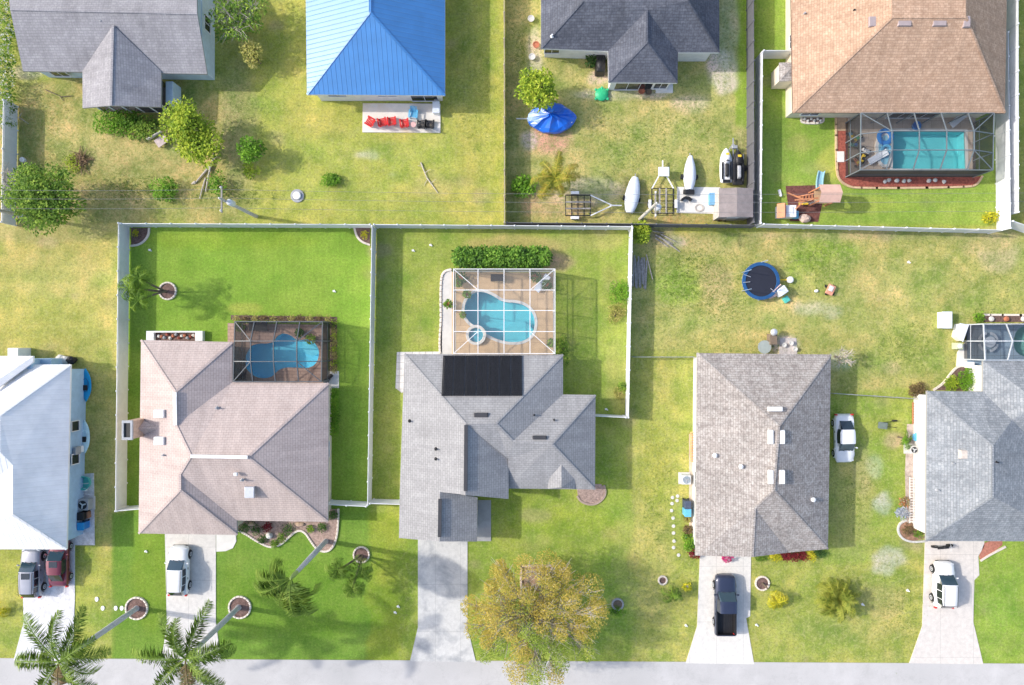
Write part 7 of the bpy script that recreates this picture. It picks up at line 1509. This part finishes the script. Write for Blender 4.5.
q = P(773, 336, .7); root = TW('kettle_grill', 'grill with a shining lid above the round glass table', 'grill', (q.x, q.y, 0)); mb = MB(); mb.cbox((q.x, q.y - .3, .45), .7, 1.0, .8); mb.build('cabinet', mat('grill_brown', (.2, .15, .11), .8), root, bevel=.03); mb = MB(); mb.blob((q.x, q.y + .35, .95), .36, .36, .25, 1, .02); mb.build('lid', mat('grill_lid', (.7, .7, .72), .25, .05, metal=.5), root, smooth=True)
for i, (x, y, l_) in enumerate(((783, 345, 'white flower pot on the worn paver patch, left'), (790, 343, 'white flower pot on the worn paver patch, right'), (794, 349, 'small white pot at the lower corner of the worn paver patch'))): q = P(x, y); mb = MB(); mb.lathe((q.x, q.y, .05), [(.15, 0), (.22, .3), (.18, .3), (0, .25)], 10); single('garden_pot', l_, 'pot', mb, STONE, x, y)
# ---- left side of the brown house
root = TW('wood_trellis', 'orange wooden pallet trellis against the left wall of the brown shingle house', 'trellis', P(692, 445)); mb = MB(); a, b = P(690, 432), P(696, 461)
for x in (a.x, b.x): mb.bar((x, a.y, .25), (x, b.y, .25), .1, .1)
for i in range(12): y = a.y + (b.y - a.y) * i / 11; mb.bar((a.x, y, .32), (b.x, y, .32), .1, .04)
mb.build('frame', mat('orange_wood', (.72, .42, .2), .8), root)
for i, (x, y, r2, mt, pm, l_) in enumerate(((688, 530, .32, LBRN, BARK, 'brown potted plant left of the brown shingle house'), (687.5, 519, .25, LDRY, TERRA, 'dry potted plant below the light blue bin'), (686, 538, .3, TEAL, TEAL, 'teal pot left of the brown shingle house'), (690, 537, .25, LG, TERRA, 'green potted plant beside the teal pot'), (688, 543, .22, LDRY, GREYP, 'small grey pot above the glossy shrub'))): potplant(l_, x, y, r2, mt if mt is not TEAL else LG, pm, z=.04, h=.5)
potplant('yellow and white potted flower right of the small green palm', 687.5, 587, .38, LYEL, STONE, z=0, h=.5); potplant('pink flowering pot on the clean light driveway', 727, 557.5, .45, leafmat('leaf_pink', [(.35, .02, .1), (.6, .05, .2), (.7, .1, .3), (.15, .2, .08)]), STONE, z=.06, h=.5)
for i, (x, y) in enumerate(((672.5, 497.5), (677, 500.5), (677.5, 496), (672, 503.5), (671.5, 510.5), (673, 518), (673.5, 526), (673.5, 533), (674, 541), (673.5, 547.5), (678.5, 555))):
    q = P(x, y); mb = MB(); mb.lathe((q.x, q.y, 0), [(.16, 0), (.17, .03), (.15, .05), (0, .05)], 10); single('stepping_stone', 'round white stepping stone in the row left of the brown shingle house', 'stepping stone', mb, STONE, x, y, 'round stepping stones left of the brown house')
# ---- left side of the blue grey house
root = TW('ladder', 'orange wooden ladder lying along the wall above the blue parasol', 'ladder', P(914, 415)); mb = MB(); a, b = P(912, 402), P(916.5, 424)
for x in (a.x, b.x): mb.bar((x, a.y, .12), (x, b.y, .12), .08, .08)
for i in range(8): y = a.y + (b.y - a.y) * (i + .5) / 8; mb.bar((a.x, y, .12), (b.x, y, .12), .06, .04)
mb.build('frame', WOODO, root)
q = P(916, 437, .5); mb = MB(); 
for k in range(4): mb.cbox((q.x, q.y, .5 + .01 * k), .75, .2, .06, R(45 * k))
mb.bar((q.x, q.y, 0), (q.x, q.y, .5), .08); single('whirligig', 'blue star shaped stool above the dark pot', 'stool', mb, SKYB, 916, 437)
q = P(909, 437); slab('side_bed', [(907, 424), (918, 424), (919, 520), (906, 522), (905, 470)], .06, mat('stone_bed', (.45, .37, .32), .95, .3, 3, bmp=.4), 'stone chip strip along the left side of the blue grey house', 'gravel strip')
root = TW('picket_rack', 'pale slatted rack along the left wall of the blue grey house', 'rack', P(911, 495)); mb = MB(); a, b = P(907.5, 476), P(915, 522)
for x in (a.x, b.x, (a.x + b.x) / 2): mb.bar((x, a.y, .35), (x, b.y, .35), .07, .07)
for i in range(17): y = a.y + (b.y - a.y) * (i + .5) / 17; mb.bar((a.x, y, .4), (b.x, y, .4), .1, .04)
mb.build('slats', mat('pale_slats', (.66, .6, .56), .85), root)
for s in (0, 1): 
    mb = MB(); y = (a.y, b.y)[s]; mb.bar((a.x, y, 0), (a.x, y, .35), .07); mb.bar((b.x, y, 0), (b.x, y, .35), .07); mb.build('leg', WOODG, root)
potplant('blue and white potted flowers at the lower end of the slatted rack', 902, 513, .6, leafmat('leaf_bluewhite', [(.12, .18, .3), (.4, .45, .55), (.6, .6, .62), (.1, .16, .05)]), GREYP, z=0, h=.5); potplant('orange potted flowers above the blue and white ones', 905, 502, .4, leafmat('leaf_orange', [(.5, .12, .05), (.6, .25, .12), (.2, .2, .06), (.5, .4, .3)]), TERRA, z=0, h=.5)
S('shrub', 'brown and green shrub in the stone edged round bed', 908, 530, .6, .5, LBRN, 260, .14); S('shrub', 'green shrub in the stone edged round bed near the wall', 919, 533, .5, .5, LG, 220, .14)
# wheelbarrow like thing on the grass
q = P(885, 424); root = TW('wheelbarrow', 'dark wheelbarrow lying on the grass right of the white car', 'wheelbarrow', (q.x, q.y, 0)); mb = MB(); mb.cbox((q.x - .4, q.y - .1, .3), .75, .55, .25, R(-8), top=1.15); mb.build('tray', mat('barrow', (.16, .2, .17), .6), root, bevel=.04); mb = MB()
for s in (-1, 1): mb.tube([(q.x - .6, q.y + s * .15, .2), (q.x + .9, q.y + s * .3, .35)], .025, 6)
mb.build('handle', BLACK, root); mb = MB(); mb.tube([(q.x + .75, q.y + .32, .25), (q.x + .75, q.y + .4, .25)], .25, 14); mb.build('wheel', RUBB, root)
# motorcycle by the garage
q = P(940, 545); root = T('motorcycle', 'dark motorcycle in front of the right hand garage', 'motorcycle', (q.x, q.y, 0), R(-85)); 
for y in (-.7, .7): mb = MB(); mb.tube([(-.06, y, .3), (.06, y, .3)], .3, 16); mb.build('wheel', RUBB, root)
mb = MB(); mb.cbox((0, .1, .75), .3, .6, .25, top=.7); mb.build('fuel_tank', BLACK, root, bevel=.05); mb = MB(); mb.cbox((0, -.4, .75), .26, .6, .12); mb.build('seat', RUBB, root, bevel=.04); mb = MB(); mb.bar((0, -.7, .3), (0, .1, .5), .12, .3); mb.bar((0, .7, .3), (0, .45, .95), .08); mb.build('frame', GALV, root); mb = MB(); mb.tube([(-.38, .35, 1.0), (0, .45, .98), (.38, .35, 1.0)], .02, 6); mb.build('handlebar', ALU, root)
# right cage surroundings
q = P(947, 320, .8); root = TW('equipment_box', 'white equipment box standing alone left of the right edge cage', 'equipment box', (q.x, q.y, 0)); mb = MB(); mb.cbox((q.x, q.y, .4), .85, 1.5, .8); mb.build('body', TRIM, root, bevel=.03); mb = MB(); mb.cbox((q.x, q.y, .83), .92, 1.56, .06); mb.build('lid', CLOTHW, root, bevel=.02)
q = P(964, 331); root = TW('storage_bench', 'white angular storage box at the left corner of the right edge cage', 'storage box', (q.x, q.y, 0)); pts_ = [P(957, 337, .9), P(960, 323, .9), P(969, 325, .9), P(963, 342, .9)]; mb = MB(); mb.poly(inset(pts_, .06), 0, .85); mb.build('body', TRIM, root); mb = MB(); mb.poly(pts_, .852, .92); mb.build('lid', CLOTHW, root, bevel=.015)
q = P(958, 346, .5); root = TW('pool_heater', 'small green and white pool heater below the white canopy', 'pool heater', (q.x, q.y, 0)); mb = MB(); mb.cbox((q.x, q.y, .4), .6, .6, .75); mb.build('body', mat('heater', (.5, .55, .35), .6), root, bevel=.04); mb = MB(); mb.lathe((q.x, q.y, .78), [(.22, 0), (.2, .05), (0, .06)], 14); mb.build('fan_guard', TRIM, root)
q = P(970, 365, .5); mb = MB(); mb.cbox((q.x, q.y, .35), .5, .5, .7); mb.cbox((q.x, q.y, .72), .56, .56, .05); single('white_box', 'small white box at the lower left corner of the right edge cage', 'box', mb, TRIM, 970, 365, bevel=.03)
root = T('round_table', 'round metal table with curved benches inside the right edge cage', 'table', tuple(P(988, 342, .5).xy) + (.08,)); mb = MB(); mb.lathe((0, 0, .7), [(.5, 0), (.5, .04), (0, .04)], 20); mb.build('tabletop', mat('pale_metal', (.5, .55, .6), .5), root); mb = MB(); mb.cyl((0, 0, 0), .06, .7, 8); mb.build('leg', ALU, root)
for k in range(4):
    mb = MB()
    for i in range(5): a0, a1 = R(k * 90 + 12 + i * 13), R(k * 90 + 25 + i * 13); mb.bar((math.cos(a0) * .85, math.sin(a0) * .85, .45), (math.cos(a1) * .85, math.sin(a1) * .85, .45), .25, .05)
    mb.build('bench', mat('pale_metal', (.5, .55, .6), .5), root)
